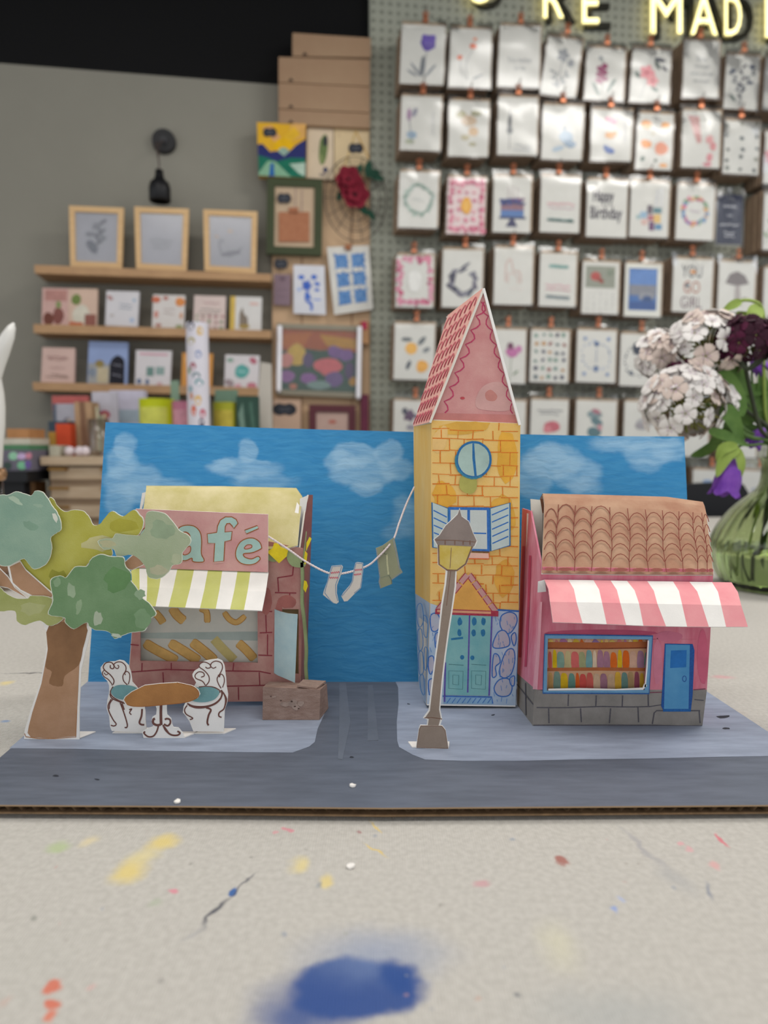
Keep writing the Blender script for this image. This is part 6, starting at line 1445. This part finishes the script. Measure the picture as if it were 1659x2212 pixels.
# ================================================================== drawer unit and things on it
YD = 1.72
zc = P(160, 986, YD).z
xl, xr_ = P(103, 1000, YD).x, P(640, 1000, YD).x
WDN = paint('#9c8468', .12, 16, .6, 0, '#ab937a', stretch=(1, 4, 6)); WDL = paint('#b39c80', .1, 16, .6, 0, '#bda88e', stretch=(1, 4, 6)); GOLD = plain('#b0884a', .3, .8)
dru = thing('flat_file_drawer_unit', ((xl + xr_) / 2, YD + .17, 0), 'pale wooden plan chest of shallow drawers with brass handles behind the sky card', 'drawer unit')
mb = MB(); mb.box(((xl + xr_) / 2, YD + .18, zc / 2 - .01), (xr_ - xl, .34, zc - .02), WDN); mb.box(((xl + xr_) / 2, YD + .17, zc - .01), (xr_ - xl + .02, .37, .02), WDL); mb.build('body', dru)
for i in range(9):
    z1 = zc - .026 - i * .0455
    mb = MB(); mb.box(((xl + xr_) / 2, YD + .002, z1 - .0145), (xr_ - xl - .012, .012, .029), WDL); d = mb.build('drawer', dru)
    for k in range(4):
        hx_ = xl + .027 + k * .125
        mb = MB(); mb.tube([Vector((hx_ - .022, YD - .006, z1 - .004)), Vector((hx_ - .018, YD - .016, z1 - .004)), Vector((hx_ + .018, YD - .016, z1 - .004)), Vector((hx_ + .022, YD - .006, z1 - .004))], .0035, GOLD, 6); mb.build('handle', d)
bt = thing('black_side_table', (P(-60, 1000, 1.7).x, 1.75, 0), 'black side table beside the plan chest, with patterned papers stacked on it', 'table')
zl = P(50, 1018, 1.66).z; x0_, x1_ = -1.15, xl - .016
mb = MB(); mb.box(((x0_ + x1_) / 2, 1.8, zl - .012), (x1_ - x0_, .3, .024), plain('#16171a', .5)); mb.build('tabletop', bt)
for x in (x0_ + .04, x1_ - .045):
    for y in (1.69, 1.92): mb = MB(); mb.box((x, y, (zl - .024) / 2), (.05 if x > -1 else .03, .03, zl - .024), plain('#16171a', .5)); mb.build('leg', bt)
mb = MB(); c = P(38, 1045, 1.74); hh = zl - .03; mb.box((c.x, 1.80, hh / 2), (.055, .06, hh), paint('#a37a54', .1, 10, .8, 0)); tag(mb.build('tall_kraft_carton'), 'tall brown carton standing on the floor under the black side table', 'carton')
def sb(name, lab, cat, x0, y0, x1, Y, dep, hx, zb, group=None, ops=None, rot=0.0, y1=None):
    a, b = P(x0, y0, Y), P(x1, y0, Y)
    if y1 is not None: zb = P(x0, y1, Y).z
    mb = MB(); cx = (a.x + b.x) / 2
    if abs(rot) > 0:
        mb.box((cx, Y + dep / 2, (a.z + zb) / 2), (b.x - a.x, dep, a.z - zb), paint(hx, .1, 30, .7, 0), Matrix.Rotation(rot, 3, 'Y'))
    else:
        mb.box((cx, Y + dep / 2, (a.z + zb) / 2), (b.x - a.x, dep, a.z - zb), paint(hx, .1, 30, .7, 0))
        if ops:
            pb_ = PY(Y); b2 = Vector((b.x, Y, zb)); 
            # corners back in pixels
            def topx(p):
                d = p - CAM; c_, s_ = math.cos(PITCH), math.sin(PITCH); f = d.y * c_ - d.z * s_; up = d.y * s_ + d.z * c_
                return (W / 2 + d.x / f * F, H / 2 - up / f * F)
            q = [topx(Vector((a.x, Y, a.z))), topx(Vector((b.x, Y, a.z))), topx(Vector((b.x, Y, zb))), topx(Vector((a.x, Y, zb)))]
            draw(mb, pb_, q, ops)
    return tag(mb.build(name), lab, cat, group)
zs = zl + .0005
sb('patterned_paper_stack', 'stack of green, lilac and pink patterned papers on the black side table', 'paper stack', -20, 972, 68, 1.68, .12, '#6a6672', zs, None, [E(.55, .3, .12, .1, 0, '#8fc0a0'), E(.75, .3, .12, .08, 0, '#c0a8cc'), E(.93, .28, .08, .08, 0, '#c48090'), E(.75, .75, .12, .1, 0, '#7ab890'), E(.9, .7, .08, .1, 0, '#6f5a98'), E(.4, .75, .1, .1, 0, '#40504a')])
z2 = P(20, 971.5, 1.68).z
sb('green_book', 'green book lying on the patterned paper stack', 'book', -10, 961, 62, 1.685, .1, '#4f7d5a', z2, 'books lying on the black side table'); z3 = P(20, 960.5, 1.685).z
sb('white_book', 'white and sage book lying on top of the green book', 'book', 0, 947, 64, 1.69, .1, '#bdb8a8', z3, 'books lying on the black side table'); z4 = P(20, 946.5, 1.69).z
sb('orange_brown_box', 'low orange brown box on top of the white book', 'box', 14, 926, 62, 1.70, .08, '#a9794e', z4)
zq = zc + .0005
sb('white_paper_pad', 'thick white and sage paper pad lying on the plan chest end', 'paper pad', 106, 962, 128, 1.75, .05, '#b5b2a0', zq)
sb('navy_box', 'slate blue box standing behind the yellow and orange boxes', 'box', 62, 910, 118, 1.86, .05, '#3f4c58', zq - 0.0, None) if False else None
sb('slate_box', 'slate blue box with a brown band standing behind the red box', 'box', 104, 910, 146, 1.88, .06, '#3f4c58', zq, None, [('r', 0, .3, 1, .55, '#a5794e'), ('r', 0, .55, 1, .75, '#2c201a')])
sb('red_box', 'small vermilion box standing on the plan chest', 'box', 120, 915, 152, 1.80, .03, '#c4492a', zq)
sb('mustard_box', 'mustard yellow box beside the vermilion box', 'box', 104, 934, 119.5, 1.80, .03, '#b58a3c', zq)
sb('portrait_book', 'white book with a grey portrait, behind the vermilion box', 'book', 114, 872, 172, 1.95, .015, '#a9a6ae', zq, None, [E(.55, .4, .22, .25, 0, '#77737a'), E(.6, .35, .12, .14, 0, '#b0a39c'), ('r', 0, 0, .12, 1, '#5a6472')])
sb('red_cover_book', 'book with a coral red cover standing at the back of the plan chest', 'book', 112, 855, 190, 1.99, .012, '#b5605c', zq, None, [('r', 0, .25, 1, 1, '#8f7468')])
sb('tan_paper_bag', 'crumpled tan paper bag next to the brush jar', 'paper bag', 160, 868, 197, 1.84, .05, '#a98a6a', zq, None, [('p', [(.3, 0), (.6, 0), (.8, 1), (.4, 1)], '#7d5f4a')])
sb('round_portrait_card', 'white card with a reddish round portrait, above the corner of the sky card', 'card', 198, 846, 252, 1.9, .01, '#b5b2bc', zq, None, [E(.5, .36, .22, .18, 0, '#a0485c'), E(.5, .38, .13, .12, 0, '#b08878'), E(.6, .6, .2, .12, 0, '#6a5068')])
sb('lilac_white_box', 'long white and lilac box behind the lime green tins', 'box', 236, 843, 310, 1.96, .03, '#c0bccc', zq, None, [('r', 0, .3, 1, .5, '#9aa8b4')])
for k, (x, y) in enumerate(((150, 972), (172, 975), (184, 978))):
    mb = MB(); c = P(x, y, 1.76); c.z = zq + .012
    mb.lathe(c, [(.0001, .012), (.009, .009), (.013, .0), (.01, -.009), (.0001, -.012)], paint('#d8ccd0', .08, 40, .8, 0), 9); tag(mb.build('tissue_ball', smooth=True), 'crumpled white tissue ball on the front edge of the plan chest', 'tissue', 'crumpled tissues on the plan chest')
# brush jar
c = P(214, 960, 1.78); c.z = zq
jr = thing('brush_jar', c, 'clear glass jar full of pale brush handles at the corner of the sky card', 'jar')
h = P(214, 905, 1.78).z - zq
mb = MB(); mb.lathe(c, [(.0001, .001), (.024, .001), (.025, .01), (.025, h), (.023, h), (.023, .012), (.0001, .006)], film(), 24); mb.build('glass_body', jr, smooth=True)
for i in range(9):
    a = R.uniform(0, 6.28); r = R.uniform(.004, .015); mb = MB()
    mb.tube([c + Vector((r * math.cos(a), r * math.sin(a), .012)), c + Vector((r * 1.4 * math.cos(a), r * 1.4 * math.sin(a), h + R.uniform(-.01, .03)))], .003, paint(R.choice(['#a0957a', '#8a9078', '#b0a68c', '#7d7a66']), .1, 40, .6, 0), 6)
    o = mb.build('paint_brush'); tag(o, 'pale wooden brush handle standing in the glass jar', 'paint brush', 'brush handles in the glass jar')
def tin(name, lab, x0, x1, y0, Y, hx, band, group=None):
    a, b = P(x0, y0, Y), P(x1, y0, Y); c = Vector(((a.x + b.x) / 2, Y + (b.x - a.x) / 2, zq)); r = (b.x - a.x) / 2; h = a.z - zq
    o = thing(name, c, lab, 'tin', group)
    mb = MB(); mb.lathe(c, [(.0001, 0), (r * .97, 0), (r, .003), (r, h), (r * .95, h), (r * .95, .006), (.0001, .004)], paint(hx, .06, 20, .5, 0), 32); mb.build('tin_body', o, smooth=True)
    rows = [[c + Vector((r * 1.006 * math.sin(t), -r * 1.006 * math.cos(t), z)) for t in [(-.9 + 1.8 * i / 10) for i in range(11)]] for z in (h * .45, h * .85)]
    mb = MB(); mb.grid(rows, paint(band, .15, 60, .6, 0)); mb.build('paper_label', o)
    return o
tin('lime_tin', 'wide lime green tin standing behind the sky card', 289, 364, 860, 1.8, '#b2ba1e', '#c4c65a')
tin('pink_tin', 'narrow pink tin between the lime tin and the spotted roll', 366, 404, 866, 1.82, '#b06f84', '#c08a98')
tin('lime_tin', 'smaller lime and gold tin beside the spotted roll', 454, 506, 868, 1.83, '#8f9028', '#a89a3c')
sb('sage_card_tag', 'sage green card standing in the pink tin', 'card', 368, 822, 386, 1.855, .004, '#7d9480', zq + .02)
sb('sage_folder', 'sage green folders standing behind the smaller lime tin', 'folder', 464, 842, 512, 1.93, .012, '#6f8a76', zq)
o = sb('dark_green_bundle', 'dark green bundle of wrapped cards near the plywood panel', 'bundle', 510, 856, 556, 1.84, .03, '#2f4a40', zq, None, [('p', [(.1, .3), (.3, .1), (.5, .9), (.3, 1)], '#6a8478'), ('p', [(.6, .1), (.75, .1), (.95, .8), (.8, .9)], '#48665a')])
mb = MB(); a = [P(563, 782, 1.97), P(586, 786, 1.97), P(588, 920, 1.9), P(548, 915, 1.9)]
for p in a[2:]: p.z = zq
mb.prism(a, [p + Vector((0, .006, 0)) for p in a], paint('#b0aaa0', .05, 10, .7, 0)); tag(mb.build('leaning_grey_board'), 'tall pale grey board leaning against the wall beside the plywood panel', 'board')
# spotted paper roll
c0 = P(429, 905, 1.78); c0.z = zq; ctop = P(428, 700, 1.80)
ro = thing('wrapping_paper_roll', c0, 'tall white roll of wrapping paper with coloured spots standing before the ledges', 'paper roll')
rr = 23 / F * 1.8; hh = ctop.z - zq; lean = Vector((ctop.x - c0.x, .01, 0))
mb = MB(); WP = paint('#cdcad2', .03, 10, .7, 0)
mb.grid([[c0 + lean * t + Vector((rr * q_ * math.cos(6.2832 * k / 32), rr * q_ * math.sin(6.2832 * k / 32), hh * t)) for k in range(32)] for t, q_ in ((0, .02), (0, 1), (1, 1), (1, .72), (.9, .7))], WP, closed=True)
mb.grid([[c0 + lean * t + Vector((rr * q_ * math.cos(6.2832 * k / 32), rr * q_ * math.sin(6.2832 * k / 32), hh * t)) for k in range(32)] for t, q_ in ((.93, .7), (.93, .01))], plain('#8a7f78'), closed=True)
for (t, th, s1, s2, hx) in ((.97, -.35, .35, .012, '#23263c'), (.93, .5, .3, .012, '#c9a860'), (.86, -.35, .4, .01, '#a89c5c'), (.67, -.2, .3, .01, '#a05a64'), (.6, .1, .4, .009, '#55757a'), (.55, .35, .4, .01, '#3f8a90'), (.64, -.6, .2, .01, '#8a9a80'), (.42, .2, .35, .012, '#d0a858'), (.34, -.2, .25, .014, '#c96a50'), (.32, .6, .3, .012, '#b85a6a'), (.25, .5, .25, .012, '#2a2f48'), (.16, -.4, .4, .012, '#5f8a80'), (.12, .4, .35, .012, '#c98a9a'), (.5, -.5, .25, .01, '#88a0a8'), (.76, .3, .3, .01, '#7a8ab0'), (.45, -.4, .2, .01, '#c08a70')):
    pts = []
    for i in range(12):
        a = 6.2832 * i / 12; tt_ = th + s1 * math.cos(a) * R.uniform(.8, 1.1); z_ = hh * t + s2 * math.sin(a) * R.uniform(.8, 1.1)
        pts.append(c0 + lean * (z_ / hh) + Vector((rr * 1.012 * math.sin(tt_), -rr * 1.012 * math.cos(tt_), min(z_, hh))))
    mb.face(pts, paint(hx, .1, 60, .7, 0))
mb.build('paper_tube', ro)

# ================================================================== chair behind the table
ch = thing('black_chair', (P(1540, 1080, 2.1).x, 2.2, 0), 'black chair with rounded backrest standing behind the cloth table near the vase', 'chair')
BK = plain('#17181c', .55)
mb = MB(); o_ = [(1478, 1053), (1488, 1045), (1560, 1041), (1592, 1040), (1607, 1047), (1617, 1064), (1623, 1090), (1627, 1150), (1473, 1150)]; mb.slab(PY(2.1), o_, .02, BK); mb.build('backrest', ch)
bx0, bx1 = P(1478, 1100, 2.1).x, P(1624, 1100, 2.1).x
mb = MB(); mb.box(((bx0 + bx1) / 2, 2.25, .46), (bx1 - bx0, .2, .03), BK); mb.build('seat', ch)
for x in (bx0 + .02, bx1 - .02):
    for y, zt_ in ((2.135, P(1500, 1100, 2.1).z), (2.33, .445)): mb = MB(); mb.box((x, y, zt_ / 2), (.022, .022, zt_), BK); mb.build('leg', ch)

# ================================================================== glass vase and flowers
YV = .98
ax_px = 1676
base_c = P(ax_px, 1268, YV); base_c.z = TZ + .0006
sm = (P(ax_px + 1, 1150, YV) - P(ax_px, 1150, YV)).length
prof_px = [(1281, 62), (1276, 82), (1262, 104), (1240, 122), (1212, 133), (1185, 136), (1160, 132), (1130, 118), (1100, 96), (1075, 70), (1055, 48), (1035, 41), (1005, 39), (985, 43)]
zz_ = lambda y: P(ax_px, y, YV).z
prof = [(r * sm, max(.0012, zz_(y) - base_c.z)) for y, r in prof_px]
z00 = prof[0][1]
prof = [(r, z - z00) for r, z in prof]
outer = cr(prof, n=4)
vs = thing('ribbed_glass_vase', base_c, 'round green ribbed glass vase full of water holding the cut flowers', 'vase')
GG = glassy('#dbe5c4', .01, 1.45)
inner = [(r - .0028, z) for r, z in outer if z > .006][::-1]
mb = MB(); mb.lathe(base_c, [(.0001, 0)] + outer + inner + [(.0001, .0065)], GG, 120, 30, .012); mb.build('glass_body', vs, smooth=True)
wl = zz_(1185) - base_c.z - z00
win = [(r - .0034, z + .0004) for r, z in outer if .007 < z < wl]
mb = MB(); mb.lathe(base_c, [(.0001, .0078), (win[0][0], .0078)] + win + [(win[-1][0], wl), (.0001, wl)], glassy('#e9efd6', .0, 1.33), 120, 30, .012); mb.build('water', vs, smooth=True)

PW_ = paint('#e0dbd6', .05, 60, .8, 0); PMV = paint('#b79cb0', .1, 200, .8, 0); PTAN = paint('#d0bfb4', .08, 90, .8, 0); BUR = paint('#30101f', .25, 120, .75, 0); BUR2 = paint('#4a1530', .2, 120, .75, 0)
LEAF = paint('#47682a', .2, 30, .55, 0, '#658440'); LEAF2 = paint('#7d9440', .15, 30, .6, 0, '#94a854'); STEM = paint('#55703a', .15, 40, .6, 0); STEMD = paint('#3c4230', .15, 40, .6, 0); PUR = paint('#6b38a0', .2, 60, .6, 0, '#8450b0'); CAL = paint('#8a8a50', .15, 60, .7, 0)
def floret_mesh(name, m, ctr, r=.0135, n=5):
    mb = MB()
    for i in range(n):
        a0 = 6.2832 * i / n
        rows = []
        for t, w, z in ((.08, .10, .0), (.4, .3, .0014), (.75, .56, .0022), (.95, .6, .0016)):
            rows.append([Vector((r * t * math.cos(a0 + w * s * 1.05 / max(t, .3) * .75), r * t * math.sin(a0 + w * s * 1.05 / max(t, .3) * .75), z - .0006 * abs(s))) for s in (-1, -.5, 0, .5, 1)])
        tip = []
        for k in range(9):
            s = -1 + k / 4; rr_ = r * (1.06 if k % 2 else .95) * (1 - .06 * s * s)
            tip.append(Vector((rr_ * math.cos(a0 + .47 * s), rr_ * math.sin(a0 + .47 * s), .001)))
        mb.grid(rows, m)
        prev = rows[-1]
        for k in range(4):
            mb.face([prev[k], prev[k + 1], tip[2 * k + 2], tip[2 * k + 1], tip[2 * k]], m)
    for i in range(n):
        a0 = 6.2832 * i / n
        mb.face([Vector((r * .1 * math.cos(a0 + .5), r * .1 * math.sin(a0 + .5), .0026)), Vector((r * .34 * math.cos(a0 - .14), r * .34 * math.sin(a0 - .14), .0026)), Vector((r * .38 * math.cos(a0 + .14), r * .38 * math.sin(a0 + .14), .0026))], ctr)
    mb.tube([Vector((0, 0, 0)), Vector((0, 0, -.006)), Vector((0, 0, -.012))], [.001, .0022, .0016], CAL, 5)
    me = bpy.data.meshes.new(name); me.from_pydata(mb.v, [], mb.f)
    for q_ in mb.m: me.materials.append(q_)
    me.polygons.foreach_set('material_index', mb.mi); me.polygons.foreach_set('use_smooth', [True] * len(me.polygons)); me.update()
    return me
FW, FT, FB, FB2 = floret_mesh('white_floret', PW_, PMV), floret_mesh('blush_floret', PTAN, PMV), floret_mesh('burgundy_floret', BUR, BUR2), floret_mesh('plum_floret', BUR2, BUR)
NECK = base_c + Vector((0, 0, zz_(985) - base_c.z - z00))
SLOT = [0]
def slot():
    """every stem keeps its own place in the neck and on the vase floor"""
    k = SLOT[0]; SLOT[0] += 1
    a = k * 2.39996; r = .004 + .0042 * math.sqrt(k)
    return [NECK + Vector((r * math.cos(a), r * math.sin(a), 0)), base_c + Vector((r * 2.6 * math.cos(a), r * 2.6 * math.sin(a), .02))]
def leafpart(pts, w, m, parent, name='leaf', droop=.004):
    mb = MB(); s = cr(pts, n=5); n = len(s); rows = []
    for i, p in enumerate(s):
        p = Vector(p); t = i / (n - 1); d = (Vector(s[min(i + 1, n - 1)]) - Vector(s[max(i - 1, 0)])).normalized()
        side = d.cross(Vector((0, -1, .25))).normalized(); ww = w * math.sin(math.pi * min(1, .06 + .94 * t) ** .8) ** .8 if t < 1 else .0001
        rows.append([p - side * ww + Vector((0, -droop * .4, 0)), p, p + side * ww + Vector((0, -droop * .4, 0))])
    mb.grid(rows, m); return mb.build(name, parent, smooth=True)
def stempart(pts, r, m, parent):
    mb = MB(); mb.tube([Vector(p) for p in cr(pts, n=5)], r, m, 7); return mb.build('stem', parent, smooth=True)
def head(lab, cx, cy, rx, ry, Y, n, meshes, via=(), leaves=(), stem_m=STEM, floor_=-.6, name='sweet_william', seed=1):
    rg = random.Random(seed)
    c = P(cx, cy, Y); o = thing(name, c, lab, 'flower', 'sweet william stems in the glass vase')
    RX, RY = rx * sm * Y / YV, ry * sm * Y / YV
    foot = base_c + Vector((rg.uniform(-.02, .02), rg.uniform(-.02, .02), .02))
    stempart([c + Vector((0, .005, -RY * .2))] + [P(x, y, Y + .02) for x, y in via] + slot(), .0028, stem_m, o)
    k = 0; ga = 2.39996
    for i in range(n):
        z = 1 - (i + .5) / n * (1 - floor_); a = ga * i + rg.uniform(-.25, .25); q_ = math.sqrt(max(0, 1 - z * z))
        # dome axis tilted towards the viewer and up
        d = Vector((q_ * math.cos(a), -z * .75 - q_ * math.sin(a) * .3, q_ * math.sin(a) * .9 + z * .35))
        d.normalize()
        p = Vector((d.x * RX, d.y * RX * .8, d.z * RY)) * rg.uniform(.86, 1.06)
        f = bpy.data.objects.new('floret', meshes[int(rg.random() * len(meshes)) % len(meshes)]); COL.objects.link(f); f.parent = o; f.location = p
        dd = (d + Vector((rg.uniform(-.35, .35), rg.uniform(-.35, .2), rg.uniform(-.2, .4)))).normalized()
        f.rotation_mode = 'QUATERNION'; f.rotation_quaternion = dd.to_track_quat('Z', 'Y')
        s = rg.uniform(.85, 1.2); f.scale = (s, s, s)
    mb = MB()   # calyx cushion joining the florets
    for i in range(max(6, n // 2)):
        a = ga * i; z = -.2 + 1.1 * (i + .5) / max(6, n // 2); q_ = math.sqrt(max(0, 1 - z * z))
        p = Vector((q_ * math.cos(a) * RX, -.4 * RX * abs(z), q_ * math.sin(a) * RY))
        mb.tube([c + Vector((0, .004, -RY * .25)), c + p * .45, c + p * .85], [.0014, .0012, .0018], CAL, 5)
    mb.build('flower_stalks', o, smooth=True)
    for pts, w, m in leaves: leafpart([P(x, y, Y + dy) for x, y, dy in pts], w, m, o)
    return o
head('white sweet william cluster on top, against the dark burgundy bloom', 1528, 742, 78, 62, .955, 56, [FW, FW, FT], [(1600, 880)], [([(1600, 860, .02), (1585, 820, .01), (1590, 780, .0)], .010, LEAF)], seed=3)
head('small blush white sweet william cluster on the outer edge of the bouquet', 1424, 768, 40, 46, .975, 34, [FT, FW, FT], [(1500, 850), (1600, 930)], [([(1440, 800, 0), (1450, 830, 0), (1430, 860, 0)], .007, LEAF2), ([(1450, 800, 0), (1470, 800, 0), (1490, 820, 0)], .006, LEAF)], seed=5)
head('large white sweet william cluster hanging low over the edge of the sky card', 1478, 868, 82, 78, .935, 74, [FW, FW, FW, FT], [(1560, 890), (1610, 940)], [([(1555, 885, -.01), (1580, 900, -.01), (1605, 960, .0)], .012, LEAF), ([(1560, 800, .01), (1590, 860, .0), (1605, 900, 0)], .014, LEAF), ([(1530, 930, -.01), (1570, 942, -.01), (1620, 965, 0)], .007, LEAF)], seed=8)
head('single white sweet william floret group beside the green stem', 1572, 868, 20, 24, .94, 4, [FW], [(1610, 930)], [], seed=10, floor_=.4)
head('dark burgundy sweet william bloom on a dark stem above the vase', 1612, 732, 62, 42, .93, 44, [FB, FB, FB2], [(1612, 800), (1640, 920)], [([(1612, 800, .0), (1590, 775, .0), (1560, 760, 0)], .004, STEMD), ([(1612, 800, 0), (1640, 780, 0), (1659, 760, 0)], .004, STEMD)], STEMD, floor_=-.2, seed=12)
head('small burgundy sweet william bloom tucked between the white clusters', 1488, 802, 36, 16, .95, 9, [FB, FB2], [(1570, 860)], [], STEMD, floor_=0, seed=14)
# bellflowers
def bell(lab, tip, top, Y, r, via, leaves, seed):
    rg = random.Random(seed); a, b = P(*top, Y), P(*tip, Y)
    o = thing('purple_bellflower', a, lab, 'flower', 'purple bellflowers in the glass vase')
    d = (b - a); L_ = d.length; d.normalize(); u = d.cross(Vector((0, 1, 0))).normalized(); v = d.cross(u)
    mb = MB(); rows = []
    for t, q_ in ((0, .2), (.12, .55), (.35, .9), (.65, 1.0), (.85, .95), (1.0, 1.15)):
        rows.append([a + d * L_ * (t + (.08 * math.cos(5 * 6.2832 * k / 40) if t > .9 else 0)) + (u * math.cos(6.2832 * k / 40) + v * math.sin(6.2832 * k / 40)) * r * q_ * (1 + .1 * math.cos(5 * 6.2832 * k / 40) + .09 * t * math.sin(13 * 6.2832 * k / 40 + 3 * t)) for k in range(40)])
    mb.grid(rows, PUR, closed=True); mb.build('petal_bell', o, smooth=True)
    stempart([a] + [P(x, y, Y + .01) for x, y in via] + slot(), .0018, STEM, o)
    for pts, w, m in leaves: leafpart([P(x, y, Y + dy) for x, y, dy in pts], w, m, o)
bell('drooping purple bellflower hanging beside the vase neck', (1566, 1068), (1584, 992), .93, 25 * sm, [(1592, 968), (1618, 962)], [([(1595, 965, -.01), (1570, 980, -.012), (1546, 1032, -.01)], .010, LEAF2), ([(1592, 968, -.01), (1600, 1000, -.012), (1600, 1030, -.01)], .006, LEAF2), ([(1590, 962, -.01), (1560, 970, -.012), (1548, 1000, -.01)], .007, LEAF2)], 1)
bell('purple bellflower half hidden behind the burgundy bloom stem', (1650, 800), (1625, 775), .99, 16 * sm, [(1630, 850)], [], 2)
bell('pale purple bellflower leaning on the vase rim', (1625, 962), (1650, 925), .97, 16 * sm, [(1660, 930)], [], 3)
# leafy sprays
o = thing('arching_leaf_stem', NECK, 'tall light green stem arching over at the top with drooping leaves', 'foliage stem')
stempart([P(1566, 668, .96), P(1590, 652, .96), P(1625, 650, .96), P(1648, 672, .97), P(1650, 760, .98), P(1652, 880, .98)] + slot(), .0022, LEAF2, o)
leafpart([P(1600, 650, .958), P(1580, 660, .955), P(1560, 672, .955)], .006, LEAF2, o); leafpart([P(1640, 662, .958), P(1628, 680, .95), P(1620, 700, .95)], .011, LEAF2, o); leafpart([P(1590, 676, .97), P(1620, 680, .97), P(1650, 672, .97)], .004, LEAF2, o)
o = thing('broad_leaf_stem', NECK, 'stem with broad dark green leaves behind the white clusters', 'foliage stem')
stempart([P(1590, 780, .99), P(1612, 870, .99), P(1640, 950, .985)] + slot(), .0022, STEM, o)
for pts, w in (([(1612, 860), (1580, 820), (1545, 800)], .016), ([(1620, 880), (1600, 840), (1600, 790)], .015), ([(1630, 900), (1600, 900), (1560, 925)], .014), ([(1640, 930), (1580, 935), (1530, 955)], .012), ([(1640, 920), (1655, 880), (1659, 840)], .012), ([(1625, 885), (1650, 850), (1640, 800)], .012), ([(1610, 850), (1640, 840), (1665, 850)], .009), ([(1560, 948), (1520, 975), (1490, 985)], .007)): leafpart([P(x, y, .985) for x, y in pts], w, LEAF, o)
for pts in ([(1620, 880), (1590, 830), (1600, 790), (1620, 800)], [(1630, 780), (1650, 790), (1665, 805)]):
    mb = MB(); mb.tube([P(x, y, .97) for x, y in cr(pts, n=5)], .0011, STEMD, 5); mb.build('tendril', o, smooth=True)

# ================================================================== bottle with white ceramic shape
YG = .97
gb = P(-14, 1266, YG); gb.z = TZ + .0006
sg_ = (P(-13, 1100, YG) - P(-14, 1100, YG)).length
zp = lambda y: P(-14, y, YG).z - gb.z
bo = thing('copper_glass_bottle', gb, 'slim clear bottle with copper rim at the picture edge behind the paper tree', 'bottle')
CG = glassy('#e0c8b4', .03, 1.4)
mb = MB(); mb.lathe(gb, [(.0001, 0), (46 * sg_, 0), (48 * sg_, .006), (48 * sg_, zp(1160)), (40 * sg_, zp(1120)), (30 * sg_, zp(1090)), (28 * sg_, zp(1040)), (26 * sg_, zp(1040)), (28 * sg_, zp(1092)), (45 * sg_, zp(1160)), (45 * sg_, .008), (.0001, .006)], CG, 40); mb.build('glass_body', bo, smooth=True)
mb = MB(); CO = plain('#b9906c', .2, .85); mb.lathe(gb, [(26 * sg_, zp(1040)), (34 * sg_, zp(1036)), (37 * sg_, zp(1024)), (34 * sg_, zp(1012)), (26 * sg_, zp(1010)), (24 * sg_, zp(1024)), (26 * sg_, zp(1040))], CO, 40); mb.build('rim', bo, smooth=True)
CER = paint('#d4d2cc', .02, 10, .25, 0, None, .6)
o = thing('white_ceramic_ornament', gb + Vector((0, 0, zp(1012))), 'glossy white ceramic ornament with a pointed upright tip, standing in the copper rimmed bottle', 'ornament')
mb = MB(); ctr = P(-22, 900, YG)
mb.lathe(Vector((ctr.x, YG, 0)) + Vector((0, 0, gb.z)), [(.0001, zp(1035)), (15 * sg_, zp(1034)), (20 * sg_, zp(1005)), (24 * sg_, zp(960)), (29 * sg_, zp(920)), (31 * sg_, zp(880)), (30 * sg_, zp(850)), (26 * sg_, zp(815)), (22 * sg_, zp(790)), (14 * sg_, zp(770)), (.0001, zp(762))], CER, 32); mb.build('body', o, smooth=True)
mb = MB(); mb.tube([P(-16, 812, YG), P(-8, 785, YG), P(4, 755, YG - .002), P(18, 725, YG - .003), P(26, 706, YG - .002), P(29, 698, YG)], [18 * sg_, 18 * sg_, 17 * sg_, 13 * sg_, 8 * sg_, 3 * sg_], CER, 16); mb.build('pointed_tip', o, smooth=True)
# ================================================================== camera, light
cd = bpy.data.cameras.new('camera'); cam = bpy.data.objects.new('camera', cd); COL.objects.link(cam)
cam.location = CAM; cam.rotation_euler = (math.pi / 2 - PITCH, 0, 0)
cd.sensor_fit = 'VERTICAL'; cd.sensor_height = 36.0; cd.sensor_width = 27.0
cd.lens = F / H * 36.0
cd.clip_start = .01; cd.clip_end = 50
cd.dof.use_dof = True; cd.dof.focus_distance = .475; cd.dof.aperture_fstop = cd.lens / 4.2
SC.camera = cam
wd = bpy.data.worlds.new('room light'); SC.world = wd; wd.use_nodes = True
bg = wd.node_tree.nodes['Background']; bg.inputs['Color'].default_value = (.93, .96, 1, 1); bg.inputs['Strength'].default_value = .85
def area(name, loc, size, power, col=(1, .97, .93), rot=(0, 0, 0)):
    l = bpy.data.lights.new(name, 'AREA'); l.shape = 'RECTANGLE'; l.size, l.size_y = size; l.energy = power; l.color = col
    o = bpy.data.objects.new(name, l); COL.objects.link(o); o.location = loc; o.rotation_euler = rot
    return o
area('ceiling_light', (.1, .15, 2.3), (1.6, .5), 13)
area('ceiling_light', (1.2, 1.3, 2.5), (1.2, .4), 20)
area('ceiling_light', (-.7, .9, 2.5), (1.0, .3), 7)
SC.view_settings.view_transform = 'Standard'; SC.view_settings.look = 'None'
SC.view_settings.exposure = 0.3; SC.view_settings.gamma = 1.0
SC.view_settings.use_curve_mapping = False
